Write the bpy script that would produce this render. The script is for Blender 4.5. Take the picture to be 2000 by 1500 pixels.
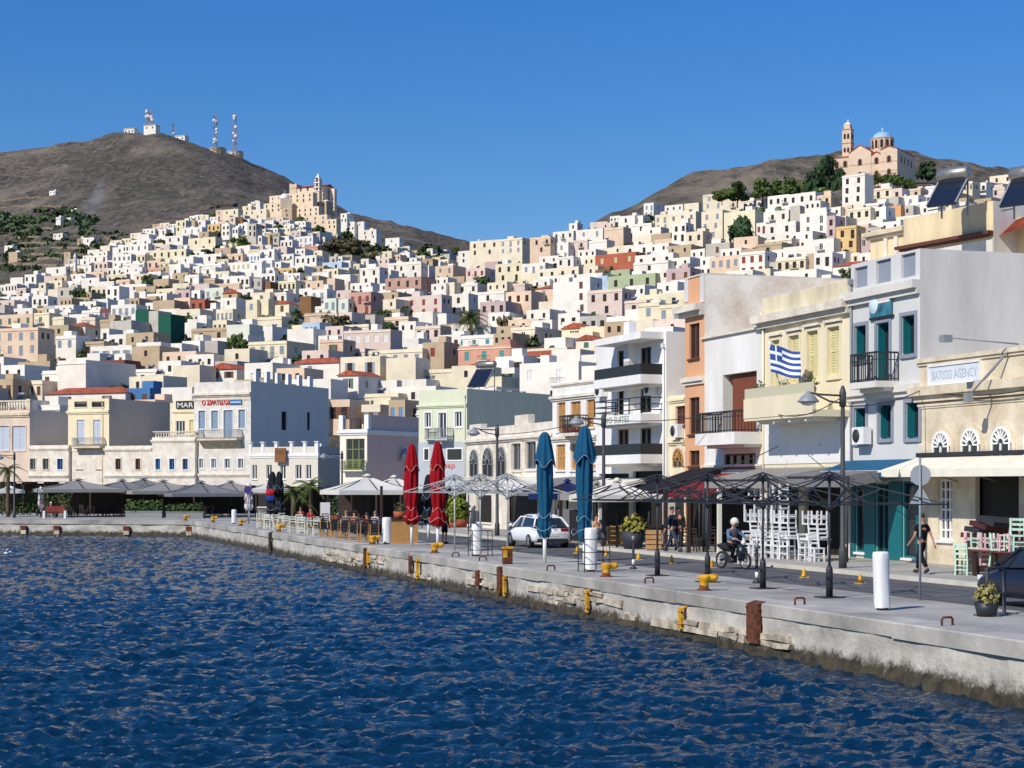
import bpy, math, random
from math import sin, cos, pi, radians, sqrt, atan2, exp
from mathutils import Vector, Matrix, noise
random.seed(7)
SC = bpy.context.scene
for o in list(bpy.data.objects): bpy.data.objects.remove(o)
COL = SC.collection
# ------------------------------------------------------------ camera, sky, sun
HC = 2.8            # eye height above the quay
F = 3400.0          # focal length in photograph pixels (2000 wide)
HZ = 946.0          # horizon row in the photograph
cam = bpy.data.cameras.new('camera'); camo = bpy.data.objects.new('camera', cam); COL.objects.link(camo)
camo.location = (0, 0, HC); camo.rotation_euler = (pi/2, 0, 0)
cam.sensor_width = 36; cam.lens = F/2000*36; cam.shift_y = (HZ-750)/2000
cam.clip_start = 0.5; cam.clip_end = 9000
SC.camera = camo
SUN_EL = radians(39); SUN_DIR = Vector((-0.69, -0.72, 0)).normalized()
w = bpy.data.worlds.new('World'); SC.world = w; w.use_nodes = True
nt = w.node_tree; bg = nt.nodes['Background']
sky = nt.nodes.new('ShaderNodeTexSky'); sky.sky_type = 'NISHITA'; sky.sun_disc = False
sky.sun_elevation = SUN_EL; sky.sun_rotation = atan2(SUN_DIR.x, SUN_DIR.y)
sky.altitude = 0; sky.air_density = 1.25; sky.dust_density = 0.0; sky.ozone_density = 6.0
hs = nt.nodes.new('ShaderNodeHueSaturation'); hs.inputs['Saturation'].default_value = 1.34; hs.inputs['Hue'].default_value = 0.508; hs.inputs['Value'].default_value = 1.0
nt.links.new(sky.outputs[0], hs.inputs['Color']); mxs = nt.nodes.new('ShaderNodeMix'); mxs.data_type = 'RGBA'; mxs.inputs['Factor'].default_value = 0.3
nt.links.new(hs.outputs[0], [i for i in mxs.inputs if i.name == 'A' and i.type == 'RGBA'][0]); [i for i in mxs.inputs if i.name == 'B' and i.type == 'RGBA'][0].default_value = (0.35, 1.3, 5.2, 1)
nt.links.new([o for o in mxs.outputs if o.type == 'RGBA'][0], bg.inputs['Color'])
bg.inputs['Strength'].default_value = 0.112
sun = bpy.data.lights.new('sun', 'SUN'); sun.energy = 4.4; sun.angle = radians(0.5); sun.color = (1.0, 0.94, 0.84)
suno = bpy.data.objects.new('sun', sun); COL.objects.link(suno)
_sd = Vector((SUN_DIR.x*cos(SUN_EL), SUN_DIR.y*cos(SUN_EL), sin(SUN_EL)))
suno.rotation_euler = _sd.to_track_quat('Z', 'Y').to_euler()
suno.location = (-200, -150, 300)
SC.view_settings.view_transform = 'Standard'; SC.view_settings.look = 'None'
SC.view_settings.exposure = 0.0; SC.view_settings.gamma = 1.0
SC.cycles.max_bounces = 5; SC.cycles.diffuse_bounces = 4; SC.cycles.glossy_bounces = 3; SC.cycles.transmission_bounces = 3
SC.cycles.transparent_max_bounces = 6
SC.cycles.use_denoising = True
SC.cycles.caustics_reflective = False; SC.cycles.caustics_refractive = False
# ------------------------------------------------------------ helpers
def W3(px, py, Y):
    return Vector(((px-1000)*Y/F, Y, HC+(HZ-py)*Y/F))
QN = Vector((0.9498, 0.3127, 0)); QU = Vector((-0.3127, 0.9498, 0)); QO = Vector((19.38, 0, 0))
def SV(s, v, z=0.0):               # along the quay edge / inland from it
    p = QO + QU*s + QN*v; p.z = z; return p
def YV(px, v):
    return (19.38+1.0529*v)/((px-1000)/F+0.3294)
def AT(px, v, z=0.0):              # point at offset v from the quay edge seen in column px
    Y = YV(px, v); return Vector(((px-1000)*Y/F, Y, z))
def zat(py, Y): return HC+(HZ-py)*Y/F

MATS = {}
def hexc(h):
    h = h.lstrip('#'); c = [int(h[i:i+2], 16)/255 for i in (0, 2, 4)]
    return tuple(((x/12.92) if x <= 0.04045 else ((x+0.055)/1.055)**2.4) for x in c)
def mat(name, col, rough=0.8, var=0.0, scale=1.0, bump=0.0, bscale=None, metal=0.0, rnd=0.0, col2=None, spec=None, streak=False, detail=4):
    """plain procedural surface: base colour broken up by noise, optional second colour, relief and per-object drift"""
    if name in MATS: return MATS[name]
    m = bpy.data.materials.new(name); m.use_nodes = True; MATS[name] = m
    n = m.node_tree; b = n.nodes['Principled BSDF']
    if isinstance(col, str): col = hexc(col)
    if isinstance(col2, str): col2 = hexc(col2)
    b.inputs['Roughness'].default_value = rough; b.inputs['Metallic'].default_value = metal
    if spec is not None: b.inputs['Specular IOR Level'].default_value = spec
    out = None
    tc = n.nodes.new('ShaderNodeTexCoord')
    src = tc.outputs['Object']
    if streak:
        mp = n.nodes.new('ShaderNodeMapping'); mp.inputs['Scale'].default_value = (1, 1, 0.25)
        n.links.new(src, mp.inputs[0]); srcs = mp.outputs[0]
    else: srcs = src
    if rnd or var:
        oi = n.nodes.new('ShaderNodeObjectInfo')
    if var or col2 is not None:
        nz = n.nodes.new('ShaderNodeTexNoise'); nz.inputs['Scale'].default_value = scale; nz.inputs['Detail'].default_value = detail; nz.inputs['Roughness'].default_value = 0.65
        ad = n.nodes.new('ShaderNodeVectorMath'); ad.operation = 'ADD'
        n.links.new(srcs, ad.inputs[0]); n.links.new(oi.outputs['Location'] if (rnd or var) else srcs, ad.inputs[1])
        n.links.new(ad.outputs[0], nz.inputs['Vector'])
        rp = n.nodes.new('ShaderNodeValToRGB')
        c1 = [min(1, c*(1+var*0.6)) for c in col]; c0 = [c*(1-var) for c in (col2 or col)]
        rp.color_ramp.elements[0].color = (*c0, 1); rp.color_ramp.elements[1].color = (*c1, 1)
        rp.color_ramp.elements[0].position = 0.32; rp.color_ramp.elements[1].position = 0.62
        n.links.new(nz.outputs[0], rp.inputs[0]); out = rp.outputs[0]
    else:
        rgb = n.nodes.new('ShaderNodeRGB'); rgb.outputs[0].default_value = (*col, 1); out = rgb.outputs[0]
    if rnd:
        mr = n.nodes.new('ShaderNodeMapRange'); mr.inputs[3].default_value = 1-rnd; mr.inputs[4].default_value = 1+rnd*0.4
        n.links.new(oi.outputs['Random'], mr.inputs[0])
        h = n.nodes.new('ShaderNodeHueSaturation'); n.links.new(mr.outputs[0], h.inputs['Value']); n.links.new(out, h.inputs['Color']); out = h.outputs[0]
    n.links.new(out, b.inputs['Base Color'])
    if bump:
        bz = n.nodes.new('ShaderNodeTexNoise'); bz.inputs['Scale'].default_value = bscale or scale*6; bz.inputs['Detail'].default_value = 3
        n.links.new(src, bz.inputs['Vector'])
        bp = n.nodes.new('ShaderNodeBump'); bp.inputs['Strength'].default_value = bump; bp.inputs['Distance'].default_value = 0.05
        n.links.new(bz.outputs[0], bp.inputs['Height']); n.links.new(bp.outputs[0], b.inputs['Normal'])
    return m
def plaster(name, col, var=0.13, rnd=0.06):
    return mat(name, col, 0.9, var*0.8, 0.35, 0.1, 9, rnd=rnd, spec=0.2)
def glass_mat():
    m = mat('window glass', (0.02, 0.025, 0.03), 0.08, spec=0.6); return m

class MB:
    """collects faces for one mesh"""
    def __init__(s): s.v = []; s.f = []; s.m = []; s.sm = []
    def add(s, vs, fs, mi=0, M=None, smooth=False):
        b = len(s.v)
        for p in vs: s.v.append(tuple(M @ Vector(p)) if M is not None else tuple(p))
        for f in fs: s.f.append([i+b for i in f]); s.m.append(mi); s.sm.append(smooth)
        return s
    def quad(s, a, b, c, d, mi=0): return s.add([a, b, c, d], [(0, 1, 2, 3)], mi)
    def box(s, x0, x1, y0, y1, z0, z1, mi=0, M=None):
        vs = [(x0,y0,z0),(x1,y0,z0),(x1,y1,z0),(x0,y1,z0),(x0,y0,z1),(x1,y0,z1),(x1,y1,z1),(x0,y1,z1)]
        return s.add(vs, [(0,3,2,1),(4,5,6,7),(0,1,5,4),(1,2,6,5),(2,3,7,6),(3,0,4,7)], mi, M)
    def tube(s, pts, r, n=6, mi=0, caps=True, smooth=True, M=None):
        """sweep; r scalar or list"""
        pts = [Vector(p) for p in pts]; k = len(pts)
        rs = r if isinstance(r, (list, tuple)) else [r]*k
        vs = []; up = None
        for i, p in enumerate(pts):
            d = (pts[min(i+1, k-1)]-pts[max(i-1, 0)])
            if d.length < 1e-6: d = Vector((0,0,1))
            d.normalize()
            a = Vector((0,0,1)) if abs(d.z) < 0.9 else Vector((1,0,0))
            if up is not None and abs(up.dot(d)) < 0.95: a = up
            e1 = d.cross(a).normalized(); e2 = e1.cross(d).normalized(); up = e2
            for j in range(n):
                t = 2*pi*j/n; vs.append(p + e1*(cos(t)*rs[i]) + e2*(sin(t)*rs[i]))
        fs = []
        for i in range(k-1):
            for j in range(n):
                fs.append((i*n+j, (i+1)*n+j, (i+1)*n+(j+1)%n, i*n+(j+1)%n))
        s.add(vs, fs, mi, M, smooth)
        if caps:
            b = len(s.v)-k*n
            s.f.append([b+j for j in range(n)]); s.m.append(mi); s.sm.append(False)
            s.f.append([b+(k-1)*n+j for j in range(n)][::-1]); s.m.append(mi); s.sm.append(False)
        return s
    def bar(s, a, b, w, h=None, mi=0):
        """rectangular bar"""
        a = Vector(a); b = Vector(b); d = (b-a).normalized(); h = h or w
        up = Vector((0,0,1)) if abs(d.z) < 0.9 else Vector((1,0,0))
        e1 = d.cross(up).normalized()*w/2; e2 = e1.cross(d).normalized()*h/2
        vs = [a-e1-e2, a+e1-e2, a+e1+e2, a-e1+e2, b-e1-e2, b+e1-e2, b+e1+e2, b-e1+e2]
        return s.add(vs, [(0,3,2,1),(4,5,6,7),(0,1,5,4),(1,2,6,5),(2,3,7,6),(3,0,4,7)], mi)
    def lathe(s, prof, n=12, c=(0,0,0), mi=0, smooth=True, M=None, fold=0.0, nf=8):
        """prof: (r,z) list"""
        vs = []
        for r, z in prof:
            for j in range(n):
                t = 2*pi*j/n; rr = r*(1+fold*cos(nf*t)); vs.append((c[0]+rr*cos(t), c[1]+rr*sin(t), c[2]+z))
        fs = []
        for i in range(len(prof)-1):
            for j in range(n): fs.append((i*n+j, i*n+(j+1)%n, (i+1)*n+(j+1)%n, (i+1)*n+j))
        fs.append([j for j in range(n)][::-1]); fs.append([(len(prof)-1)*n+j for j in range(n)])
        return s.add(vs, fs, mi, M, smooth)
    def ball(s, c, r, n=8, k=6, mi=0, sc=(1,1,1), M=None):
        vs = []; 
        for i in range(k+1):
            a = pi*i/k
            for j in range(n):
                t = 2*pi*j/n; vs.append((c[0]+r*sc[0]*sin(a)*cos(t), c[1]+r*sc[1]*sin(a)*sin(t), c[2]-r*sc[2]*cos(a)))
        fs = [(i*n+j, i*n+(j+1)%n, (i+1)*n+(j+1)%n, (i+1)*n+j) for i in range(k) for j in range(n)]
        return s.add(vs, fs, mi, M, True)
    def mesh(s, name, mats):
        me = bpy.data.meshes.new(name); me.from_pydata(s.v, [], s.f)
        for m in mats: me.materials.append(m)
        if len(mats) > 1: me.polygons.foreach_set('material_index', s.m)
        me.polygons.foreach_set('use_smooth', s.sm); me.update(); return me
    def build(s, name, mats, parent=None, loc=None, rz=None):
        if not isinstance(mats, (list, tuple)): mats = [mats]
        return link(name, s.mesh(name, mats), parent, loc, rz)
def link(name, me, parent=None, loc=None, rz=None, scale=None):
    o = bpy.data.objects.new(name, me); COL.objects.link(o)
    if parent is not None: o.parent = parent
    if loc is not None: o.location = loc
    if rz is not None: o.rotation_euler = (0, 0, rz)
    if scale is not None: o.scale = scale
    return o
def tag(o, label, cat, group=None, kind=None):
    o['label'] = label; o['category'] = cat
    if group: o['group'] = group
    if kind: o['kind'] = kind
    return o
def thing(name, label, cat, loc=(0,0,0), rz=0.0, group=None):
    o = bpy.data.objects.new(name, None); COL.objects.link(o); o.empty_display_size = 0.2
    o.location = loc; o.rotation_euler = (0, 0, rz); return tag(o, label, cat, group)
def dup(root, loc, rz=None, label=None, group=None):
    r = root.copy(); COL.objects.link(r); r.location = loc
    if rz is not None: r.rotation_euler = (0, 0, rz)
    if label: r['label'] = label
    if group: r['group'] = group
    for ch in list(root.children):
        c = ch.copy(); COL.objects.link(c); c.parent = r
        for g in list(ch.children):
            d = g.copy(); COL.objects.link(d); d.parent = c
    return r
def struct(o): o['kind'] = 'structure'; return o
TMP = bpy.data.scenes.new('workbench')
def baked(o):
    """mesh of an object with its modifiers or text applied"""
    
    with bpy.context.temp_override(scene=TMP, view_layer=TMP.view_layers[0]):
        dg = bpy.context.evaluated_depsgraph_get(); dg.update(); me = bpy.data.meshes.new_from_object(o.evaluated_get(dg))
    bpy.data.objects.remove(o); return me
def nz(x, y, z=0.0, oct=4): return noise.fractal(Vector((x, y, z)), 1.0, 2.0, oct)
# ------------------------------------------------------------ terrain: plain, two town hills, bare mountains
TY = [120, 160, 200, 260, 330, 420, 520, 650, 800, 1000, 1300, 1600, 2000, 2500, 3100, 4200]
TC = {
-900: [1025,1005,980,920,850,780,720,670,640,600,540,500,440,360,400,640],
-300: [1025,1005,978,910,815,735,680,640,600,565,520,475,410,335,370,620],
0:    [1025,1005,976,900,800,715,660,620,580,552,505,460,380,302,350,600],
150:  [1025,1005,974,895,795,708,650,605,560,520,470,430,355,281,340,600],
250:  [1025,1005,974,892,790,703,643,592,543,500,452,420,345,261,330,600],
300:  [1025,1005,972,890,790,700,640,583,530,480,440,415,343,263,330,600],
380:  [1025,1005,970,888,785,695,635,576,520,468,432,408,345,281,345,600],
450:  [1025,1005,968,885,780,690,630,570,515,462,425,402,350,304,360,600],
530:  [1025,1005,968,885,775,690,627,566,517,468,427,415,375,336,390,600],
600:  [1025,1005,968,880,770,690,625,565,520,478,436,445,405,368,420,600],
680:  [1025,1005,968,880,768,692,628,570,526,492,462,455,430,412,450,600],
750:  [1025,1005,968,880,765,695,630,575,532,507,482,470,452,437,480,600],
900:  [1025,1005,968,870,760,700,640,580,545,520,505,495,482,470,510,640],
1050: [1025,1003,960,850,755,680,610,548,508,505,520,520,520,520,560,700],
1200: [1025,1000,930,800,720,640,570,510,462,417,470,520,540,560,600,720],
1350: [1025,985,900,780,690,610,540,470,420,346,420,500,560,580,620,740],
1500: [1025,975,880,760,670,590,510,425,385,318,400,500,560,580,620,740],
1650: [1025,970,860,740,650,570,480,368,350,308,380,500,560,580,620,740],
1800: [1025,970,860,740,650,565,470,366,350,308,380,500,560,580,620,740],
2000: [1025,970,860,740,650,570,480,410,370,331,400,500,560,580,620,740],
2300: [1025,970,870,760,680,600,530,470,430,380,430,520,560,580,620,740],
2900: [1025,980,900,820,760,700,640,590,550,500,520,560,600,620,660,760]}
TPX = sorted(TC)
TZ = {p: [HC+(HZ-py)*y/F for py, y in zip(TC[p], TY)] for p in TPX}
def _hermite(ys, zs, Y):
    if Y <= ys[0]: return zs[0]
    if Y >= ys[-1]: return zs[-1]
    i = 0
    while ys[i+1] < Y: i += 1
    h = ys[i+1]-ys[i]; t = (Y-ys[i])/h
    def slope(k):
        if k == 0 or k == len(ys)-1: return 0
        a = (zs[k]-zs[k-1])/(ys[k]-ys[k-1]); b = (zs[k+1]-zs[k])/(ys[k+1]-ys[k])
        return 0 if a*b <= 0 else 2*a*b/(a+b)
    m0, m1 = slope(i)*h, slope(i+1)*h
    return (2*t**3-3*t*t+1)*zs[i]+(t**3-2*t*t+t)*m0+(-2*t**3+3*t*t)*zs[i+1]+(t**3-t*t)*m1
_cache = {}
def _colz(p, Y):
    k = (p, round(Y, 1))
    if k not in _cache: _cache[k] = _hermite(TY, TZ[p], Y)
    return _cache[k]
def ground(px, Y):
    if px <= TPX[0]: return _colz(TPX[0], Y)
    if px >= TPX[-1]: return _colz(TPX[-1], Y)
    i = 0
    while TPX[i+1] < px: i += 1
    t = (px-TPX[i])/(TPX[i+1]-TPX[i]); t = t*t*(3-2*t)*0.5+t*0.5
    return _colz(TPX[i], Y)*(1-t)+_colz(TPX[i+1], Y)*t
def ground_xy(X, Y): return ground(1000+X*F/Y, Y)
def depth_at(px, py, lo=200, hi=1350):
    if px < 230 and py < 545: hi = 2400
    """distance at which the ground in this column appears at row py"""
    Y = lo
    while Y < hi:
        if HZ-(ground(px, Y)-HC)*F/Y <= py: return Y
        Y *= 1.012
    return hi
def terrain_mesh():
    mb = MB(); cols = list(range(-900, 2901, 16)); rows = []; y = 150.0
    while y < 4200: rows.append(y); y *= 1.0145
    n = len(cols)
    for Y in rows:
        for p in cols:
            X = (p-1000)*Y/F; z = ground(p, Y)
            amp = 0 if Y < 260 else min(1, (Y-260)/500)
            far = max(0, min(1, (Y-1050)/600)) if p < 1000 else max(0, min(1, (Y-780)/180))
            z += amp*(1.2*nz(X*0.02, Y*0.02)) + far*(9*nz(X*0.006, Y*0.004, 3.0, 5)+5*nz(X*0.02, Y*0.012, 5, 4)+2.2*nz(X*0.06, Y*0.04, 9, 3))
            mb.v.append((X, Y, z-0.3))
    for r in range(len(rows)-1):
        for c in range(n-1):
            mb.f.append((r*n+c, r*n+c+1, (r+1)*n+c+1, (r+1)*n+c)); mb.m.append(0); mb.sm.append(True)
    return mb
def hill_material():
    m = bpy.data.materials.new('dry hillside'); m.use_nodes = True; n = m.node_tree; b = n.nodes['Principled BSDF']
    b.inputs['Roughness'].default_value = 0.95; b.inputs['Specular IOR Level'].default_value = 0.1
    g = n.nodes.new('ShaderNodeNewGeometry')
    def noi(scale, det, rough=0.6, mp=None):
        t = n.nodes.new('ShaderNodeTexNoise'); t.inputs['Scale'].default_value = scale; t.inputs['Detail'].default_value = det; t.inputs['Roughness'].default_value = rough
        if mp is not None:
            mm = n.nodes.new('ShaderNodeMapping'); mm.inputs['Scale'].default_value = mp; n.links.new(g.outputs['Position'], mm.inputs[0]); n.links.new(mm.outputs[0], t.inputs['Vector'])
        else:
            mm = n.nodes.new('ShaderNodeMapping'); mm.inputs['Scale'].default_value = (1, 0.38, 0.6); n.links.new(g.outputs['Position'], mm.inputs[0]); n.links.new(mm.outputs[0], t.inputs['Vector'])
        return t.outputs[0]
    def ramp(src, stops):
        r = n.nodes.new('ShaderNodeValToRGB'); e = r.color_ramp.elements
        while len(e) < len(stops): e.new(0.5)
        for q, (p, c) in zip(e, stops): q.position = p; q.color = (*c, 1)
        n.links.new(src, r.inputs[0]); return r.outputs[0]
    def mix(f, a, c):
        x = n.nodes.new('ShaderNodeMix'); x.data_type = 'RGBA'
        n.links.new(f, x.inputs['Factor'])
        for s, q in ((a, 'A'), (c, 'B')):
            sock = [i for i in x.inputs if i.name == q and i.type == 'RGBA'][0]
            if isinstance(s, tuple): sock.default_value = (*s, 1)
            else: n.links.new(s, sock)
        return [o for o in x.outputs if o.type == 'RGBA'][0]
    base = ramp(noi(0.005, 7, 0.7), [(0.32, (0.098, 0.082, 0.062)), (0.5, (0.150, 0.122, 0.094)), (0.66, (0.205, 0.160, 0.115))])
    scrub = ramp(noi(0.14, 8, 0.8), [(0.44, (0, 0, 0)), (0.57, (1, 1, 1))])
    c = mix(scrub, (0.060, 0.057, 0.045), base)
    rock = ramp(noi(0.06, 9, 0.85, (1, 0.34, 0.8)), [(0.57, (0, 0, 0)), (0.66, (1, 1, 1))])
    c = mix(rock, c, (0.30, 0.26, 0.22))
    bare = ramp(noi(0.012, 8, 0.75), [(0.5, (0, 0, 0)), (0.66, (1, 1, 1))])
    c = mix(bare, c, (0.225, 0.185, 0.14))
    n.links.new(c, b.inputs['Base Color'])
    bp = n.nodes.new('ShaderNodeBump'); bp.inputs['Strength'].default_value = 0.8; bp.inputs['Distance'].default_value = 4
    n.links.new(noi(0.09, 6, 0.7), bp.inputs['Height']); n.links.new(bp.outputs[0], b.inputs['Normal'])
    return m
hill = struct(terrain_mesh().build('terrain', hill_material()))
# ------------------------------------------------------------ sea
WZ = -1.2
def sea():
    mb = MB(); rows = []; y = 13.0
    while y < 150: rows.append(y); y += max(0.028, y*0.0036)*(1 if y < 60 else 1.5)
    cols = 420; n = cols+1
    for Y in rows:
        h = 0.62*Y+4
        for c in range(n):
            u = c/cols*2-1; X = (-0.34+u*0.5*(1.0))*Y*0.9 if False else -h*0.62+ (c/cols)*h*1.16
            # steep-crested chop: ridged sums of drifting sines warped by noise
            wx = X+0.5*noise.noise(Vector((X*0.5, Y*0.5, 0))); wy = Y+0.5*noise.noise(Vector((X*0.5, Y*0.5, 7)))
            a = noise.noise(Vector((wx*0.7+wy*0.14, wy*1.15, 1.3)))
            b2 = noise.noise(Vector((wx*1.75-wy*0.35, wy*2.6, 4.1)))
            c2 = noise.noise(Vector((wx*4.2, wy*6.0, 8.7)))
            z = 0.125*(1-abs(a)*2.2)*0.7+0.105*(1-abs(b2)*2.0)*0.8+0.046*c2
            z += 0.05*noise.noise(Vector((X*0.16, Y*0.22, 2)))
            mb.v.append((X, Y, WZ-0.1+z))
    for r in range(len(rows)-1):
        for c in range(n-1):
            mb.f.append((r*n+c, r*n+c+1, (r+1)*n+c+1, (r+1)*n+c))
    mb.m = [0]*len(mb.f); mb.sm = [True]*len(mb.f)
    return mb
def sea_material():
    m = bpy.data.materials.new('harbour water'); m.use_nodes = True; n = m.node_tree; b = n.nodes['Principled BSDF']
    b.inputs['Base Color'].default_value = (0.002, 0.024, 0.056, 1); b.inputs['Roughness'].default_value = 0.05; b.inputs['IOR'].default_value = 1.33
    g = n.nodes.new('ShaderNodeNewGeometry')
    mp = n.nodes.new('ShaderNodeMapping'); mp.inputs['Scale'].default_value = (0.8, 1.4, 1)
    n.links.new(g.outputs['Position'], mp.inputs[0])
    t = n.nodes.new('ShaderNodeTexNoise'); t.inputs['Scale'].default_value = 4.2; t.inputs['Detail'].default_value = 5; t.inputs['Roughness'].default_value = 0.55
    n.links.new(mp.outputs[0], t.inputs['Vector'])
    bp = n.nodes.new('ShaderNodeBump'); bp.inputs['Strength'].default_value = 0.95; bp.inputs['Distance'].default_value = 0.16
    n.links.new(t.outputs[0], bp.inputs['Height']); n.links.new(bp.outputs[0], b.inputs['Normal'])
    return m
SEAM = sea_material()
struct(sea().build('sea', SEAM))
# ------------------------------------------------------------ hillside town
PAL = {'W': ('white', '#ebe5d9'), 'I': ('off-white', '#ece4d6'), 'C': ('cream', '#e6d8bd'), 'Y': ('pale yellow', '#e9dcb6'),
 'P': ('peach', '#dfbea0'), 'K': ('pale pink', '#dcc3b8'), 'G': ('gold', '#d9b06c'), 'T': ('tan', '#bda789'), 'S': ('grey stone', '#b9b2a6'),
 'R': ('terracotta', '#b0634c'), 'B': ('light blue', '#a9c4dc'), 'L': ('pale green', '#d8dfcd'), 'O': ('orange', '#d99657'), 'M': ('mauve', '#bfa1a1'),
 'V': ('maroon', '#7f514a'), 'D': ('dark grey', '#5c5c60'), 'N': ('brown', '#8a6547'), 'E': ('dark green', '#235a4a'), 'F': ('mid green', '#9bac80'),
 'Q': ('dusty rose', '#b88878'), 'U': ('blue', '#4a79a8'), 'Z': ('salmon', '#d08b72'), 'A': ('apricot', '#e8cfae')}
def soften(h, f=.24):
    a = [int(h[i:i+2], 16) for i in (1, 3, 5)]; b = (222, 211, 194); return '#%02x%02x%02x' % tuple(round(p+(q-p)*f) for p, q in zip(a, b))
PAL = {k: (n_, soften(c_) if k in 'PKYMZQFBLAOGS' else c_) for k, (n_, c_) in PAL.items()}
PM = {k: plaster('plaster '+v[0], v[1]) for k, v in PAL.items()}
M_GLASS = glass_mat()
M_DARK = mat('dark opening', (0.03, 0.027, 0.025), 0.7, spec=0.2)  # near-black; mostly the shade of unlit rooms put into a colour
M_WHT = mat('white paint', '#e9e8e4', 0.6, 0.05, 2)
M_ROOF = mat('flat roof screed', '#cfc6b8', 0.9, 0.2, 0.4, rnd=0.15)
M_TILE = mat('terracotta roof tiles', '#b25a3c', 0.85, 0.3, 1.6, 0.9, 5, rnd=0.1, col2='#8c4330')
M_STONE = mat('trim stone', '#d3c5ad', 0.9, 0.15, 1.2, 0.3, 8)
M_RAIL = mat('iron railing', (0.03, 0.03, 0.032), 0.55)
SHC = {'d': None, 's': '#8d97a3', 'w': '#6b4632', 'b': '#6f93b5', 'g': '#55745c', 't': '#4f9a98', 'r': '#8c3f34', 'o': '#c99a5c', 'y': '#c9c08c', 'e': '#e4e2dc'}
M_SH = {k: mat('shutter '+k, v, 0.7, 0.06, 2) for k, v in SHC.items() if v}
# unit windows, scaled into their openings; y=0 is the outer wall plane, +y runs inward
def unit_window(kind):
    mb = MB()
    if kind == 'd':
        mb.box(0, 1, 0.14, 0.18, 0, 1, 0)
        for a in (0.0, 0.92): mb.box(a, a+0.08, 0.08, 0.14, 0, 1, 1)
        mb.box(0.46, 0.54, 0.085, 0.14, 0, 1, 1)
        for a in (0.0, 0.95): mb.box(0.08, 0.92, 0.09, 0.14, a, a+0.05, 1)
        return mb.mesh('window', [M_GLASS, M_WHT])
    if kind == 'k':                     # unglazed; flat dark panel painted as the room's shade, with a lintel
        mb.box(0, 1, 0.15, 0.18, 0, 1, 0); mb.box(0.03, 0.97, 0.06, 0.15, 0.45, 0.5, 1)
        return mb.mesh('window', [M_DARK, M_SH['w']])
    mb.box(0, 1, 0.10, 0.13, 0, 1, 0)
    for a in (0.02, 0.51):
        mb.box(a, a+0.47, 0.05, 0.10, 0.0, 0.06, 0); mb.box(a, a+0.47, 0.05, 0.10, 0.94, 1, 0); mb.box(a, a+0.47, 0.05, 0.10, 0.48, 0.53, 0)
        mb.box(a, a+0.06, 0.045, 0.10, 0.06, 0.94, 0); mb.box(a+0.41, a+0.47, 0.045, 0.10, 0.06, 0.94, 0)
    return mb.mesh('window', [M_SH[kind]])
UWIN = {k: unit_window(k) for k in list(SHC)+['k']}
def _leaf(m):
    q = MB(); q.box(0, 1, -.05, -.004, 0, 1); return q.mesh('shutter', [m])
LEAF = {m: _leaf(m) for m in M_SH.values()}
def wall_holes(mb, o, ex, nin, Wd, H, holes, dep=0.2, mi=0, z0=0.0):
    """vertical wall from o along ex (length Wd, z0..H) with rectangular openings and reveals running inward along nin"""
    o = Vector(o); ex = Vector(ex); nin = Vector(nin)
    hs = []
    for (a, b, c, d) in holes:
        a = max(0.05, a); b = min(Wd-0.05, b); c = max(z0+0.05, c); d = min(H-0.05, d)
        if b-a > 0.1 and d-c > 0.1: hs.append((a, b, c, d))
    xs = sorted({0, Wd, *[h[0] for h in hs], *[h[1] for h in hs]}); zs = sorted({z0, H, *[h[2] for h in hs], *[h[3] for h in hs]})
    def P(x, z, y=0): return o+ex*x+Vector((0, 0, z))+nin*y
    for i in range(len(xs)-1):
        # merge vertical runs of solid cells
        k = 0
        while k < len(zs)-1:
            xm = (xs[i]+xs[i+1])/2; zm = (zs[k]+zs[k+1])/2
            if any(h[0] < xm < h[1] and h[2] < zm < h[3] for h in hs): k += 1; continue
            k2 = k
            while k2+1 < len(zs)-1 and not any(h[0] < xm < h[1] and h[2] < (zs[k2+1]+zs[k2+2])/2 < h[3] for h in hs): k2 += 1
            mb.quad(P(xs[i], zs[k]), P(xs[i+1], zs[k]), P(xs[i+1], zs[k2+1]), P(xs[i], zs[k2+1]), mi); k = k2+1
    for (a, b, c, d) in hs:
        mb.quad(P(a, c), P(a, d), P(a, d, dep), P(a, c, dep), mi); mb.quad(P(b, d), P(b, c), P(b, c, dep), P(b, d, dep), mi)
        mb.quad(P(b, c), P(a, c), P(a, c, dep), P(b, c, dep), mi); mb.quad(P(a, d), P(b, d), P(b, d, dep), P(a, d, dep), mi)
    return hs
def hip_roof(mb, x0, x1, y0, y1, z, h, ov=0.35, mi=0, gable=None):
    x0 -= ov; x1 += ov; y0 -= ov; y1 += ov; w, d = x1-x0, y1-y0
    if gable == 'f':                     # ridge runs front to back, gable on the front
        xm = (x0+x1)/2
        vs = [(x0,y0,z),(x1,y0,z),(x1,y1,z),(x0,y1,z),(xm,y0,z+h),(xm,y1,z+h)]
        return mb.add(vs, [(1,2,5,4),(3,0,4,5),(0,1,4),(2,3,5),(0,3,2,1)], mi)
    if w > d:
        ym = (y0+y1)/2; q = d/2
        vs = [(x0,y0,z),(x1,y0,z),(x1,y1,z),(x0,y1,z),(x0+q,ym,z+h),(x1-q,ym,z+h)]
        return mb.add(vs, [(0,1,5,4),(1,2,5),(2,3,4,5),(3,0,4),(0,3,2,1)], mi)
    xm = (x0+x1)/2; q = w/2
    vs = [(x0,y0,z),(x1,y0,z),(x1,y1,z),(x0,y1,z),(xm,y0+q,z+h),(xm,y1-q,z+h)]
    return mb.add(vs, [(0,1,4),(1,2,5,4),(2,3,5),(3,0,4,5),(0,3,2,1)], mi)
def solve_front(Xc, Yc, th, px):
    t = (px-1000)/F; return (Xc-t*Yc)/(cos(th)+t*sin(th))
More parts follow.
